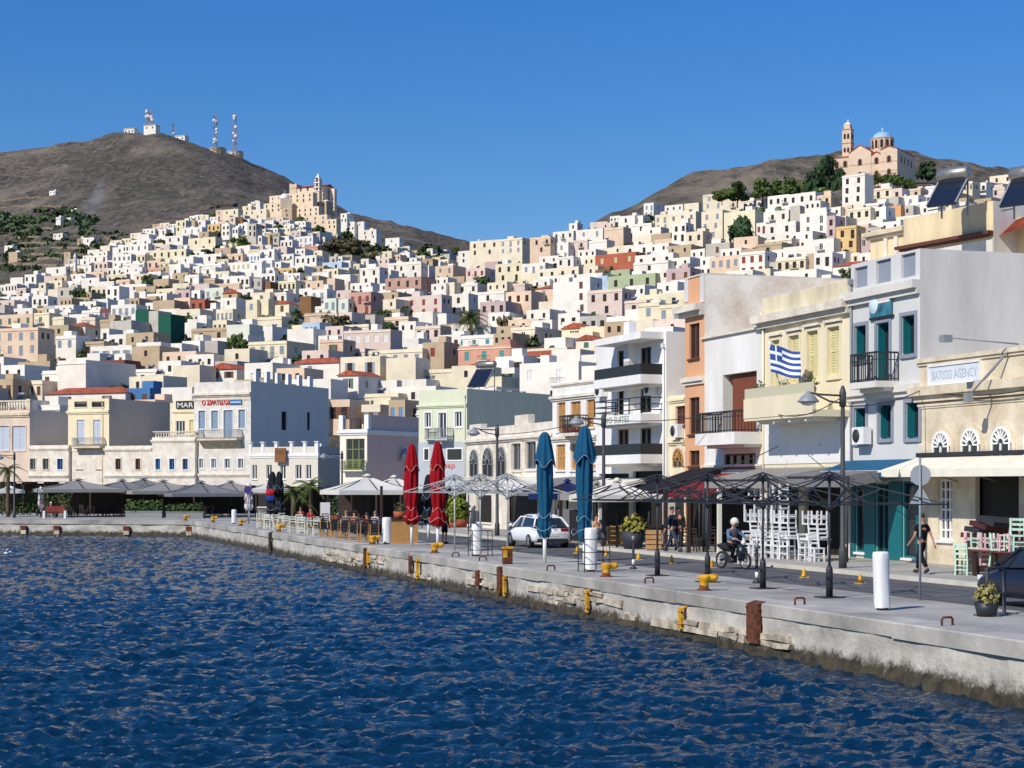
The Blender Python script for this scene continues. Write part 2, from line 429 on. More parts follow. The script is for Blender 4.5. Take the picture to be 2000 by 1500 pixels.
def solve_side(Xc, Yc, th, px):
    t = (px-1000)/F; d = sin(th)-t*cos(th)
    return (t*Yc-Xc)/d if d > 0.05 else 99
THM = {0: 24, 500: 25, 900: 30, 1300: 36, 1700: 40, 2000: 42}
def theta(px):
    ks = sorted(THM)
    if px <= ks[0]: return radians(THM[ks[0]])
    for a, b in zip(ks, ks[1:]):
        if px <= b: return radians(THM[a]+(THM[b]-THM[a])*(px-a)/(b-a))
    return radians(42)
HOUSES = []
def read_houses(ox, oy, s, txt):
    for ln in txt.strip().split('\n'):
        p = ln.split()
        if len(p) < 7: continue
        x0, xc, x1, yt, yb = [float(q) for q in p[:5]]
        if any(abs(ox+xc/s-h[1]) < 5 and abs(oy+yt/s-h[3]) < 4 for h in HOUSES): continue
        HOUSES.append([ox+x0/s, ox+xc/s, ox+x1/s, oy+yt/s, oy+yb/s, p[5], p[6], p[7] if len(p) > 7 else ''])
read_houses(0, 380, 7.692, """
0 75 80 1355 1500 I 1
75 255 270 1335 1500 I 4
155 345 370 1240 1340 I 0
370 545 605 1195 1400 W 22
580 690 780 1320 1500 Y 1
240 390 465 1400 1500 K 1
465 690 700 1400 1500 I 1
785 1000 1010 1210 1340 P 2
600 680 690 1175 1290 I 0
690 990 1000 1080 1240 W 1
865 1115 1140 1390 1600 S 2
1000 1210 1300 1290 1400 W 1
1415 1615 1625 1005 1160 K 31
1350 1610 1690 905 1010 I 2
1230 1370 1420 1060 1180 I 1
1200 1340 1350 960 1060 W 1
1330 1560 1610 1155 1250 P 2
1610 1760 1800 1100 1200 I 2
1600 1900 1930 1190 1290 Y 3
1690 1970 2010 890 1110 W 43
1690 1930 1940 780 900 W 1
1960 2100 2110 1150 1330 W 1
1370 1600 1610 1380 1500 Y 3
1590 1790 1880 1370 1620 W 22
1745 1950 2000 1270 1390 P 1
1245 1410 1415 640 740 W 1
65 190 192 760 815 W 1
840 910 912 335 385 W 0
990 1060 1062 345 395 W 0
1070 1140 1142 220 290 W 0
1165 1240 1245 660 740 T 1
800 940 945 580 640 I 0
960 1060 1065 860 1000 T 1
130 260 265 860 940 T 0
740 830 840 -60 -20 W 0
""")
read_houses(240, 340, 7.692, """
400 480 490 815 960 W 1
480 650 660 820 930 W 2
670 770 800 800 900 I 1
795 945 950 690 910 Y 2
945 1080 1090 690 820 T 1
1080 1240 1250 685 800 W 1
890 1190 1210 790 920 W 3
1270 1460 1480 745 920 G 3
1480 1600 1620 745 960 W 22
1600 1730 1740 800 960 W 3
1730 1900 1910 735 930 W 1
1395 1500 1505 535 680 P 0
1500 1730 1760 520 680 Y 2
1590 1690 1700 640 760 K 1
1690 1800 1830 670 760 N 1
1795 1930 1940 475 640 Y 1
1925 2060 2070 410 560 I 1
1310 1430 1440 685 750 W 0
510 640 780 930 1060 W 1
640 900 910 920 1080 I 2
130 420 440 970 1080 W 2
0 130 140 1060 1240 W 3
100 380 400 1040 1210 W 3
980 1390 1430 940 1140 Y 2
430 950 1050 1120 1290 Y 53
380 560 570 1140 1260 Y 1
200 330 400 1200 1400 Y 22
370 560 580 1290 1420 P 2
550 700 720 1310 1420 Y 2
0 320 330 1330 1450 I 0
110 290 370 1390 1560 W 0
370 590 620 1400 1500 Z 0
1000 1480 1540 1190 1330 W 4
1080 1350 1370 1100 1180 I 1
1380 1620 1640 1100 1190 T 1
1610 1770 1780 1110 1180 W 1
1520 1800 1810 1190 1310 P 3
1810 2060 2070 1190 1320 W 5 b
700 1000 1010 1340 1500 I 2
1000 1190 1200 1340 1400 W 2
1190 1480 1490 1340 1500 I 1
1560 1920 2000 1310 1480 W 5 y
1870 2000 2040 740 1080 S 2
""")
read_houses(240, 500, 7.692, """
710 870 880 160 360 W 1
370 570 600 230 340 W 0
590 690 700 290 370 W 0
880 1150 1210 150 260 W 2
930 1140 1150 280 480 I 13 w
1220 1380 1390 330 470 T 0
1170 1390 1430 160 320 I 1
1400 1660 1680 300 410 W 2
1380 1750 1760 400 500 P 1
1760 1900 2010 300 480 I 2
1230 1510 1520 470 660 L 2 s
1710 1960 2030 490 660 W 2
1500 1720 1730 550 660 T 1 g
1580 1820 1830 660 800 W 1
500 810 830 480 610 C 2 w
780 1010 1030 500 640 M 0
770 1010 1020 620 790 P 2
1030 1160 1180 510 650 W 1
1020 1230 1420 650 800 R 2
50 170 280 540 640 W 0
245 340 350 530 640 W 0
340 500 520 600 720 T 0
-180 200 320 720 985 W 4 s
0 160 330 985 1150 W 1
190 390 400 800 1100 E 0
530 720 880 870 1310 E 0
390 530 535 820 1170 S 0
1180 1350 1400 790 940 W 1
970 1260 1350 940 1080 W 0
1400 1650 1830 790 1010 Y 4
1350 1560 1570 960 1150 Y 3 w
1030 1560 1570 1070 1260 T 2
890 1160 1440 1270 1500 I 4
720 830 890 1310 1500 W 0
1560 1900 1960 1020 1330 L 0
0 190 200 1170 1320 W 1
200 570 690 1290 1480 W 2 e
""")
read_houses(480, 460, 7.692, """
80 240 260 0 170 W 3
250 360 380 -10 110 G 1
380 500 510 10 120 S 1
520 700 720 60 200 W 3
720 1010 1020 0 170 W 4
750 1080 1090 150 230 Z 0
1060 1190 1200 20 190 I 0
50 200 210 205 290 Y 0
200 430 440 200 350 W 2
0 210 240 270 400 W 4 b
210 430 480 330 430 W 4 b
460 720 740 270 360 W 3
740 1060 1080 290 480 W 4
500 720 740 370 440 W 0
520 710 730 400 500 G 4
460 710 770 480 600 G 3
1150 1440 1450 390 520 B 2
1080 1150 1160 230 420 Y 0
1210 1360 1370 310 400 S 0
70 240 250 400 600 W 1
240 440 450 560 700 W 3
60 240 250 640 780 S 2
240 370 380 690 770 N 0
760 880 890 580 690 T 0
490 630 640 590 680 K 0
490 750 800 670 860 Y 4
750 950 960 670 800 T 0
0 100 290 790 960 W 1
290 410 610 800 950 Y 1
400 610 800 850 1000 I 2
800 1000 1010 790 890 W 1
990 1220 1230 800 1050 W 2 s
1220 1340 1410 640 960 P 0
1320 1570 1580 580 720 I 0
1420 1540 1550 690 830 Y 1
1170 1360 1390 940 1240 L 2 s
1390 1540 1550 950 1250 L 1 s
920 1170 1220 1060 1170 I 2
880 1220 1230 1150 1270 T 0
810 980 990 910 1150 N 0
200 340 650 950 1210 Y 0
0 170 200 960 1200 Y 1 s
440 650 780 1020 1210 Y 1 g
70 540 860 1210 1340 C 0
690 850 860 1340 1460 Y 0
850 1110 1240 1300 1480 B 2 b
120 400 750 1360 1560 W 0
1550 1880 2060 840 1270 Q 32 r
1710 2010 2060 470 740 I 2
""")
read_houses(0, 540, 7.692, """
160 430 560 290 460 W 3
480 720 740 290 470 W 3
720 880 890 190 370 C 0
0 140 150 300 430 W 1
0 490 500 470 560 W 3
-60 490 500 555 780 P 4 g
510 740 800 540 770 Y 1
530 690 700 470 540 G 1
750 1020 1030 540 700 I 1
790 960 970 600 820 Y 0
-100 570 820 760 1280 P 44 s
840 1140 1280 880 1180 I 2
990 1280 1510 740 950 C 2 h
1220 1430 1570 610 770 C 0
1500 1710 1720 640 800 T 0
1510 1690 1700 480 640 V 0
1080 1190 1210 470 560 P 0
1230 1500 1510 500 640 I 1
1510 1640 1650 780 960 W 1
1640 1990 2000 860 1020 W 3
1270 1560 1570 970 1170 T 2
1360 1980 1990 1030 1180 W 4
1310 1500 1970 1150 1300 I 0
270 750 760 1270 1500 T 2
740 1160 1170 1300 1420 I 2
1170 1290 1490 1300 1500 I 11
1490 1870 1960 1250 1400 V 2
990 1500 1510 1210 1300 W 0
""")
read_houses(0, 500, 4.0, """
-30 100 130 960 1130 T 2
110 330 340 970 1100 C 4 w
330 550 560 890 1080 I 2 w
450 670 1160 810 1080 I 0
970 1230 1240 880 960 I 2
1100 1350 1360 920 1000 Y 0
1350 1560 1680 850 1000 C 0
1040 1250 1320 680 880 W 2
990 1170 1350 1030 1130 U 2
1340 1420 1430 680 800 W 1
1620 1850 1960 880 970 W 2 g
350 980 1000 1065 1130 I 0 h
""")
read_houses(400, 560, 4.0, """
340 640 860 420 590 Y 4 s
380 530 720 310 420 K 3
170 350 380 300 450 L 0
0 170 180 330 420 T 0
0 100 110 420 560 S 0
900 1080 1090 410 540 P 1
1085 1450 1540 330 490 K 5 e
1090 1280 1300 290 340 C 0
1060 1250 1260 480 540 K 0
1530 1670 1680 400 470 W 0
1640 1840 1900 300 420 K 3
1480 1850 1920 60 220 K 4 r
1390 1590 1610 230 310 P 0
1820 2000 2010 370 470 I 2
1060 1370 1510 540 730 C 2
650 1050 1060 590 700 I 1 h
1280 1700 1710 480 640 C 5 s
1700 1870 1990 430 640 T 1 r
310 530 770 590 740 W 1
1040 1200 1380 690 850 I 1 g
1250 1510 1640 830 930 Y 0
1200 1620 1660 930 1000 Y 0
1370 1500 1580 730 830 W 0
1620 1930 1940 640 720 C 0
1540 1730 1740 720 830 I 0
""")
read_houses(850, 420, 4.0, """
180 380 390 270 380 I 2
270 500 510 190 420 C 32
500 680 735 175 380 C 3
740 900 912 165 390 P 2
920 1080 1110 120 210 W 3
1045 1110 1120 60 130 W 0
1100 1310 1330 100 200 I 2
920 1040 1050 210 340 W 1
1020 1190 1200 190 300 K 2
1200 1340 1350 190 290 I 0
1320 1470 1530 90 250 P 0
1430 1560 1570 0 120 W 0
1540 1690 1700 60 150 I 1
1550 1760 1780 150 220 C 0
1480 1700 1720 220 340 W 2
1250 1570 1580 285 420 R 3 y
1250 1360 1370 420 480 N 0
1560 1860 1880 290 360 W 3
1550 1820 1830 350 450 I 1
1350 1720 1740 450 580 F 3
1370 1520 1530 420 470 F 1
1200 1360 1370 510 580 B 0
1190 1460 1510 570 770 K 31
1480 1650 1660 660 770 K 1
1600 1950 1960 600 700 Y 2
1590 1750 1780 680 890 Y 11 s
1750 1950 1960 690 890 Y 22 s
1340 1590 1600 780 900 W 2
1130 1340 1350 780 900 S 3
960 1130 1150 760 860 I 2
920 1080 1130 520 760 W 0
1075 1210 1220 480 760 W 111
780 920 930 570 700 P 1 h
550 750 860 590 750 P 3
300 540 550 590 670 I 1
350 550 720 670 800 M 3
-30 130 300 650 760 K 1
110 260 310 610 760 I 1
0 140 240 390 500 P 2
240 390 490 410 520 K 3 r
390 490 500 360 450 M 0
470 680 690 370 520 Y 3
680 860 870 370 500 I 3
790 1120 1160 400 490 C 4
950 1080 1170 320 400 I 2
160 330 420 530 600 I 0
530 700 780 530 590 K 1
50 460 510 930 1000 I 4 t
180 590 600 1010 1200 Z 3 t
600 1030 1040 1030 1110 C 0
590 780 990 870 1000 C 1
1000 1230 1290 910 1030 C 1
1100 1260 1270 970 1050 C 1 g
990 1180 1190 880 1020 Y 0 g
470 690 700 1100 1240 W 0
370 620 690 1190 1250 W 4
660 1120 1250 1140 1390 W 2 e
-110 520 690 1260 1390 Y 0
280 500 510 1160 1210 I 0 h
590 1010 1020 1090 1160 I 0 h
""")
read_houses(1150, 280, 3.636, """
215 385 390 510 600 W 0
390 460 580 420 550 W 2
470 570 590 500 610 Y 2
570 760 830 480 640 C 3
590 690 700 560 720 W 2
690 810 830 620 760 C 2
320 510 570 640 720 P 1
660 780 790 470 560 W 0
810 960 970 350 470 C 2
800 950 960 470 700 C 221
960 1180 1190 470 680 Y 1
960 1100 1110 340 470 C 1
1090 1170 1180 400 470 I 0
1270 1420 1440 360 480 W 3
1190 1420 1430 470 560 I 3
1420 1610 1620 340 450 W 3
1430 1500 1520 440 540 S 0
1190 1260 1270 400 460 I 0
1260 1470 1500 550 700 W 2
1190 1260 1270 560 680 W 2 r
1500 1690 1700 480 660 W 22
1690 1750 1760 510 660 M 11
1550 1740 1750 670 800 W 1
1755 1900 1910 580 800 G 22
1905 2000 2010 650 780 M 1
1840 2000 2010 450 580 C 31
1800 1960 1970 210 470 I 222
1620 1720 1740 360 450 P 2
1600 1730 1740 770 920 W 2
1330 1540 1550 800 920 C 4
860 1070 1080 790 920 P 4 s
1070 1250 1260 760 920 I 3 r
1190 1370 1380 700 820 T 0
1250 1440 1450 670 780 C 2
1080 1250 1260 740 800 T 0
1250 1340 1350 840 920 S 1
550 720 730 880 1000 M 2
1570 1720 1740 930 1000 I 0
1720 1880 1890 920 960 W 0
1550 1600 1610 780 900 T 0
830 1000 1010 700 800 S 0
""")
read_houses(1550, 200, 4.438, """
620 850 860 730 860 C 3
620 790 800 860 960 I 2
850 940 950 740 880 K 1
920 1080 1100 800 910 W 0
970 1100 1110 740 810 P 0
790 930 940 890 1010 O 1
470 680 690 900 1060 C 3
660 800 810 900 1050 W 1
1450 1550 1560 680 800 Y 4
1540 1670 1680 690 820 W 2
1670 1830 1840 730 820 K 1
1700 1890 1900 620 690 C 0
340 690 700 1395 1500 I 0 h
1080 1230 1240 720 800 I 1
""")
HILLN = {}
def house_zone(px, py):
    if px > 1300: return 'on the slope below the domed church'
    if px > 850: return 'on the saddle between the hills'
    if py < 500: return 'high under the hilltop monastery'
    if py < 610: return 'halfway up the monastery hill'
    return 'at the foot of the monastery hill'
def build_house(h, Y=None, th=None, dmin=6.0, dmax=16.0, base=None, name='house'):
    x0, xc, x1, yt, yb, c, wins, fl = h
    if '@' in fl: Y = float(fl.split('@')[1]); fl = ''
    if Y is None: Y = depth_at(xc, yb+6)
    if th is None: th = theta(xc)+random.uniform(-0.05, 0.05)
    Xc = (xc-1000)*Y/F
    Wd = solve_front(Xc, Y, th, x0); Dp = solve_side(Xc, Y, th, x1)
    Dp = max(dmin, min(dmax, Dp)) if Dp > 1.0 else dmin
    zt = zat(yt, Y); zg = min(ground_xy(Xc, Y), zat(yb, Y)) if base is None else base
    zg -= 3.0 if base is None else 0
    H = zt-zg
    root = thing(name, 'x', 'house', (Xc, Y, zg), -th, 'houses on the hillsides')
    holes = []; wn = []
    pitched = 'h' in fl or (fl.startswith('g') and wins in '01')
    if fl == 'g' and wins not in '012': pitched = False
    sh = [q for q in fl if q in SHC and q not in 'gh']
    wk = sh[0] if sh else None
    if fl == 'g' and not pitched: wk = 'g'
    pxm = F/Y
    storey = 3.1; wkr = random.choice('ddkkkkkswgwb') if Y < 420 else random.choice('kkkkkkwsd')
    if fl == 'g' and wins == '2': pitched = True; wk = None
    top = H-(0.55 if pitched else 0.95)
    vis = (yb-yt)*Y/F
    if wins == '0' and Wd > 4.5 and random.random() < 0.6: wins = random.choice('12')
    if len(wins) == 1 and wins != '0' and vis > 6.2 and not pitched: wins = wins+random.choice((wins, wins, '2', '1'))
    for r, ch in enumerate(wins):
        k = int(ch)
        if k == 0: continue
        ww = min(1.15, Wd/(k*1.9)); hh = min(1.9, (yb-yt)/pxm*0.55)
        zt_ = top-r*storey-(0.25 if not pitched else 0)
        if k <= 2 and Wd > 5: off = random.uniform(-0.08, 0.08)*Wd
        else: off = 0
        for j in range(k):
            xm = Wd*(j+0.5)/k+off
            door = (j == k//2 and k >= 2 and random.random() < 0.4)
            kind = wk or wkr
            holes.append((xm-ww/2, xm+ww/2, zt_-(hh*1.3 if door else hh), zt_)); wn.append(kind)
    sh_holes = []
    if Dp > 5 and wins != '0' and random.random() < 0.75:
        for j in range(random.choice((1, 2, 2))):
            ym = Dp*random.uniform(0.2, 0.8); sh_holes.append((ym-0.45, ym+0.45, top-1.7, top-0.3))
        if len(sh_holes) == 2 and abs(sh_holes[0][0]-sh_holes[1][0]) < 1.2: sh_holes.pop()
    mb = MB()
    hs = wall_holes(mb, (-Wd, 0, 0), (1, 0, 0), (0, 1, 0), Wd, H, holes)
    hs2 = wall_holes(mb, (0, 0, 0), (0, 1, 0), (-1, 0, 0), Dp, H, sh_holes)
    mb.quad((0, Dp, 0), (-Wd, Dp, 0), (-Wd, Dp, H), (0, Dp, H)); mb.quad((-Wd, Dp, 0), (-Wd, 0, 0), (-Wd, 0, H), (-Wd, Dp, H))
    t = 0.25; zr = H-random.uniform(0.3, 0.7)
    if not pitched:
        mb.quad((-Wd, 0, H), (0, 0, H), (-t, t, H), (-Wd+t, t, H)); mb.quad((0, 0, H), (0, Dp, H), (-t, Dp-t, H), (-t, t, H))
        mb.quad((0, Dp, H), (-Wd, Dp, H), (-Wd+t, Dp-t, H), (-t, Dp-t, H)); mb.quad((-Wd, Dp, H), (-Wd, 0, H), (-Wd+t, t, H), (-Wd+t, Dp-t, H))
        a = [(-Wd+t, t), (-t, t), (-t, Dp-t), (-Wd+t, Dp-t)]
        for i in range(4):
            p, q = a[i], a[(i+1) % 4]; mb.quad((*p, H), (*q, H), (*q, zr), (*p, zr))
    mb.build('wall', PM[c], root)
    rb = MB()
    if pitched: hip_roof(rb, -Wd, 0, 0, Dp, H-0.02, min(2.2, min(Wd, Dp)*0.22), 0.35, 0, 'f' if 'g' in fl else None); rb.build('roof', M_TILE, root)
    else:
        rb.quad((-Wd+t, t, zr), (-t, t, zr), (-t, Dp-t, zr), (-Wd+t, Dp-t, zr)); rb.build('roof', M_ROOF, root)
        if Wd > 4 and random.random() < 0.4:                          # stair house on the roof
            sw = random.uniform(1.8, min(4, Wd*0.5)); sd = random.uniform(1.8, min(4, Dp*0.5)); sx = random.uniform(-Wd+0.4, -sw-0.4); sy = random.uniform(Dp*0.35, Dp-sd-0.3)
            q = MB(); q.box(sx, sx+sw, sy, sy+sd, zr, zr+random.uniform(1.6, 2.4)); q.build('stair_house', PM[random.choice(c+'W')], root)
        if Wd > 5 and random.random() < 0.35:                         # solar water heater
            q = MB(); ax = random.uniform(-Wd+1, -1.5); ay = random.uniform(1, Dp*0.6); sz = zr+0.15
            q.add([(ax-0.6, ay, sz+0.2), (ax+0.6, ay, sz+0.2), (ax+0.6, ay+1.1, sz+1.2), (ax-0.6, ay+1.1, sz+1.2)], [(0, 1, 2, 3)], 0)
            q.add([(ax-0.6, ay+.04, sz+0.14), (ax+0.6, ay+.04, sz+0.14), (ax+0.6, ay+1.14, sz+1.14), (ax-0.6, ay+1.14, sz+1.14)], [(3, 2, 1, 0)], 0)
            q.tube([(ax-0.7, ay+1.25, sz+1.35), (ax+0.7, ay+1.25, sz+1.35)], 0.26, 8, 1)
            for sx in (-0.55, 0.55): q.bar((ax+sx, ay+1.2, sz-0.15), (ax+sx, ay+1.2, sz+1.15), 0.05, None, 1)
            q.build('water_heater', [MATS['solar glass'], MATS['steel grey']], root)
        if random.random() < 0.4:
            q = MB(); ax = random.uniform(-Wd+.5, -.5); ay = random.uniform(.6, Dp-.6); q.tube([(ax, ay, zr), (ax, ay, zr+random.uniform(1.6, 3))], 0.03, 4)
            hh = zr+1.5; q.bar((ax-0.5, ay, hh), (ax+0.5, ay, hh), 0.03); q.bar((ax-0.35, ay, hh-0.25), (ax+0.35, ay, hh-0.25), 0.03); q.build('aerial', MATS['steel grey'], root)
    if c in 'CYPKGTIQZ' and not pitched and Wd > 4 and random.random() < 0.55:
        q = MB(); zc = H-random.uniform(0.5, 0.8); q.box(-Wd-0.14, 0.14, -0.14, 0.0, zc-0.14, zc+0.1); q.box(0.0, 0.14, 0.0, Dp, zc-0.14, zc+0.1); q.build('cornice', PM['C' if c != 'I' else 'W'] if random.random() < 0.5 else PM[c], root)
    for hh, k in zip(hs, wn):
        link('window', UWIN[k], root, (-Wd+hh[0], 0, hh[2]), None, (hh[1]-hh[0], 1, hh[3]-hh[2]))
    if hs and Y < 430 and wk is None and random.random() < 0.5:       # open shutter leaves beside the windows
        lm = M_SH[random.choice('swgbewe')]
        for hh in hs[:8]:
            lw = (hh[1]-hh[0])*.46
            for x_ in (-Wd+hh[0]-lw-.02, -Wd+hh[1]+.02): link('shutter', LEAF[lm], root, (x_, 0, hh[2]), None, (lw, 1, hh[3]-hh[2]))
    if Wd > 6 and not pitched and random.random() < 0.4:
        q = MB(); cx_ = random.uniform(-Wd+.6, -.6); cy_ = random.uniform(1, Dp-.8); q.box(cx_-.3, cx_+.3, cy_-.3, cy_+.3, zr, zr+random.uniform(1.0, 1.7)); q.build('chimney', PM[c], root)
    for hh in hs2:
        link('window', UWIN['k' if random.random() < .5 else 'd'], root, (0, hh[0], hh[2]), pi/2, (hh[1]-hh[0], 1, hh[3]-hh[2]))
    if hs and Wd > 5.5 and pxm > 4 and random.random() < 0.35:        # balcony on the widest storey
        hmid = hs[len(hs)//2]; bx0 = -Wd+hmid[0]-0.7; bx1 = -Wd+hmid[1]+0.7; bz = hmid[2]-0.05
        q = MB(); q.box(bx0, bx1, -1.0, 0, bz-0.16, bz); b = q.build('balcony', PM['W' if c in 'WI' else 'C'], root)
        q = MB(); q.bar((bx0, -0.97, bz+0.95), (bx1, -0.97, bz+0.95), 0.06)
        for xx in (bx0+.03, bx1-.03): q.bar((xx, -0.97, bz+0.95), (xx, 0, bz+0.95), 0.06)
        k = max(4, int((bx1-bx0)/0.22))
        for i in range(k+1): q.bar((bx0+.03+(bx1-bx0-.06)*i/k, -0.97, bz), (bx0+.03+(bx1-bx0-.06)*i/k, -0.97, bz+0.95), 0.03)
        q.build('railing', M_RAIL, b)
    # label
    n = sum(int(q) for q in wins)
    HILLN[root] = (PAL[c][0], n, len(wins), pitched, xc, yt, Y, x0, x1, yb)
    return root
read_houses(400, 320, 4.0, """
650 845 850 220 335 A 44 @1255
505 650 660 240 310 A 3 @1262
460 600 640 300 370 A 3 @1250
600 680 720 340 440 T 1 @1246
720 890 900 330 410 A 4 @1240
770 955 960 395 510 A 33 @1225
955 1028 1032 430 540 A 2 @1220
335 480 490 350 430 C 2 @1252
300 345 350 330 410 I 0 @1256
860 950 1000 290 350 T 0 @1262
1060 1110 1165 385 470 W 1
1100 1170 1200 450 540 W 1
1180 1245 1250 450 510 W 0
1225 1340 1380 510 620 W 2
1410 1520 1530 575 660 W 1
1380 1460 1470 680 760 Y 1
1250 1370 1380 690 750 W 1
1520 1600 1610 690 760 W 1
1720 1780 1790 660 700 I 1
1430 1660 1700 760 860 I 2
1220 1280 1330 740 800 I 1
1500 1690 1700 770 880 I 2
1700 1780 1790 740 800 T 1
1410 1690 1810 880 1010 Q 4
""")
_rl = random.Random(17); _x = -50.0
while _x < 1150:
    _w = _rl.uniform(46, 78); _f = _rl.uniform(.55, .8)
    HOUSES.append([_x, _x+_w*_f, _x+_w, _rl.uniform(778, 802), 846, _rl.choice('ICWTYICPS'), _rl.choice('2213'), '']); _x += _w*_rl.uniform(.8, 1.05)
mat('solar glass', (0.015, 0.02, 0.035), 0.15); mat('steel grey', '#8f9296', 0.45, metal=0.6)
HROOTS = []
HOUSES.sort(key=lambda h: -h[4])
for h in HOUSES: HROOTS.append(build_house(h))
# ------------------------------------------------------------ labels that single out each hillside house
def label_houses():
    used = set(); items = list(HILLN.items())
    land = [('the hilltop monastery', 610, 400), ('the domed hilltop church', 1700, 340), ('the green-netted building', 322, 640), ('the big yellow institution', 340, 495),
            ('the terracotta red house', 1205, 505), ('the hillside palm', 920, 625), ('the large dark pine', 1455, 460), ('the mid green house', 1230, 545),
            ('the gold house', 1650, 470), ('the dusty rose house', 705, 590), ('the blue house', 270, 770), ('the quay hotel', 1230, 660), ('the big peach palace', 30, 660), ('the light blue cube house', 610, 640)]
    for o, d in items:
        cn, n, rows, pit, xc, yt, Y, x0, x1, yb = d
        size = 'big' if (x1-x0) > 62 else ('small' if (x1-x0) < 24 else '')
        roof = 'tiled-roof' if pit else ''
        win = {0: 'blank-walled', 1: 'one-windowed', 2: 'two-windowed', 3: 'three-windowed', 4: 'four-windowed', 5: 'five-windowed', 6: 'six-windowed'}.get(n, 'many-windowed')
        base = ' '.join(q for q in (size, win, cn, roof, 'house') if q)
        near = sorted(land, key=lambda l: (l[1]-xc)**2+((l[2]-yt)*1.4)**2)
        def rel(l):
            dx, dy = xc-l[1], yt-l[2]
            v = 'above' if dy < -18 else ('below' if dy > 18 else '')
            hx = 'left of' if dx < -25 else ('right of' if dx > 25 else '')
            if v and hx: return f'{v} and {hx} {l[0]}'
            return f'{v or hx or "beside"} {l[0]}'
        cands = [f'{base} {rel(near[0])}']
        nb = sorted((q for q in HILLN.items() if q[0] is not o), key=lambda q: abs(q[1][4]-xc)+abs(q[1][5]-yt))
        for b, e in nb[:8]:
            dx, dy = xc-e[4], yt-e[5]
            r = ('just left of' if dx < 0 else 'just right of') if abs(dx) > abs(dy) else ('just above' if dy < 0 else 'just below')
            cands.append(f'{base} {r} a {e[0]} house {rel(near[0])}')
        for c in cands:
            if c not in used and 4 <= len(c.split()) <= 16: break
        else:
            for c in [f'{base} {rel(l)}' for l in near[1:]]:
                if c not in used: break
        used.add(c); o['label'] = c
label_houses()
def inpoly(x, y, P):
    r = False; j = len(P)-1
    for i in range(len(P)):
        if (P[i][1] > y) != (P[j][1] > y) and x < (P[j][0]-P[i][0])*(y-P[i][1])/(P[j][1]-P[i][1])+P[i][0]: r = not r
        j = i
    return r
TOWN = [(-60,575),(40,560),(100,545),(150,520),(215,485),(260,470),(310,445),(400,425),(450,412),(560,410),(640,425),(690,470),(760,490),(900,492),(960,480),(1040,480),(1120,468),(1200,440),(1300,420),(1400,400),(1640,385),(1700,378),(1860,378),(2060,400),(2060,600),(1400,640),(1330,720),(1160,790),(-60,800)]
HOLES_ = [[(630,470),(690,455),(745,480),(730,520),(650,505)], [(872,595),(970,590),(985,650),(880,655)], [(1415,430),(1490,430),(1500,490),(1420,490)]]
# ------------------------------------------------------------ the small houses left over, too many to count, as one mass
def fill_houses():
    cols = 'WWWIIIICCYPTTKS'; keys = sorted(set(cols)); mats = [PM[k] for k in keys]+[M_DARK, M_ROOF]
    mb = MB(); rnd = random.Random(11); boxes = [(h[0]-1, h[2]+1, h[3]-2, h[4]) for h in HOUSES]; n = 0
    py = 790.0
    while py > 395:
        px = -60.0+rnd.uniform(0, 14)
        Yr = None
        while px < 2060:
            step = 16
            if inpoly(px, py, TOWN) and not any(inpoly(px, py, H) for H in HOLES_):
                Y = depth_at(px, py+4); step = max(9, 6.2*F/Y*0.6)
                wpx = rnd.uniform(5.5, 8.5)*F/Y; hpx = rnd.uniform(3.0, 5.5)*F/Y
                if not any(b[0] < px-wpx*0.35 < b[1] and b[2] < py-hpx*0.5 < b[3] for b in boxes):
                    th = theta(px)+rnd.uniform(-0.1, 0.1); W_ = rnd.uniform(5.5, 9.5); D_ = rnd.uniform(6, 9); H_ = hpx*Y/F+3.0
                    z = ground(px, Y)-3.0; ci = keys.index(rnd.choice(cols))
                    M = Matrix.Translation(((px-1000)*Y/F, Y, z)) @ Matrix.Rotation(-th, 4, 'Z')
                    q = MB(); holes = []
                    k = rnd.choice((0, 1, 2, 2, 3)) if hpx > 8 else rnd.choice((0, 1, 2))
                    for j in range(k):
                        xm = W_*(j+0.5)/k; holes.append((xm-0.42, xm+0.42, H_-2.3, H_-1.0))
                    hs = wall_holes(q, (-W_, 0, 0), (1, 0, 0), (0, 1, 0), W_, H_, holes, mi=ci)
                    for a, b, c, d in hs: q.quad((-W_+a, 0.19, c), (-W_+b, 0.19, c), (-W_+b, 0.19, d), (-W_+a, 0.19, d), len(keys))
                    q.quad((0, 0, 0), (0, D_, 0), (0, D_, H_), (0, 0, H_), ci); q.quad((0, D_, 0), (-W_, D_, 0), (-W_, D_, H_), (0, D_, H_), ci); q.quad((-W_, D_, 0), (-W_, 0, 0), (-W_, 0, H_), (-W_, D_, H_), ci)
                    q.quad((-W_, 0, H_-.3), (0, 0, H_-.3), (0, D_, H_-.3), (-W_, D_, H_-.3), len(keys)+1)
                    for v in range(len(q.v)): pass
                    b0 = len(mb.v); mb.v += [tuple(M @ Vector(p)) for p in q.v]; mb.f += [[i+b0 for i in f] for f in q.f]; mb.m += q.m; mb.sm += q.sm
                    boxes.append((px-wpx*0.8, px+wpx*0.15, py-hpx, py)); n += 1
            px += step*rnd.uniform(0.8, 1.3)
        py -= max(4.5, 3.2*F/max(300, depth_at(600, py))*0.45)
    o = mb.build('far_houses', mats); o['kind'] = 'stuff'
    tag(o, 'mass of small pale cubic houses packed between the larger ones on both hills', 'houses')
    return n
NFILL = fill_houses()
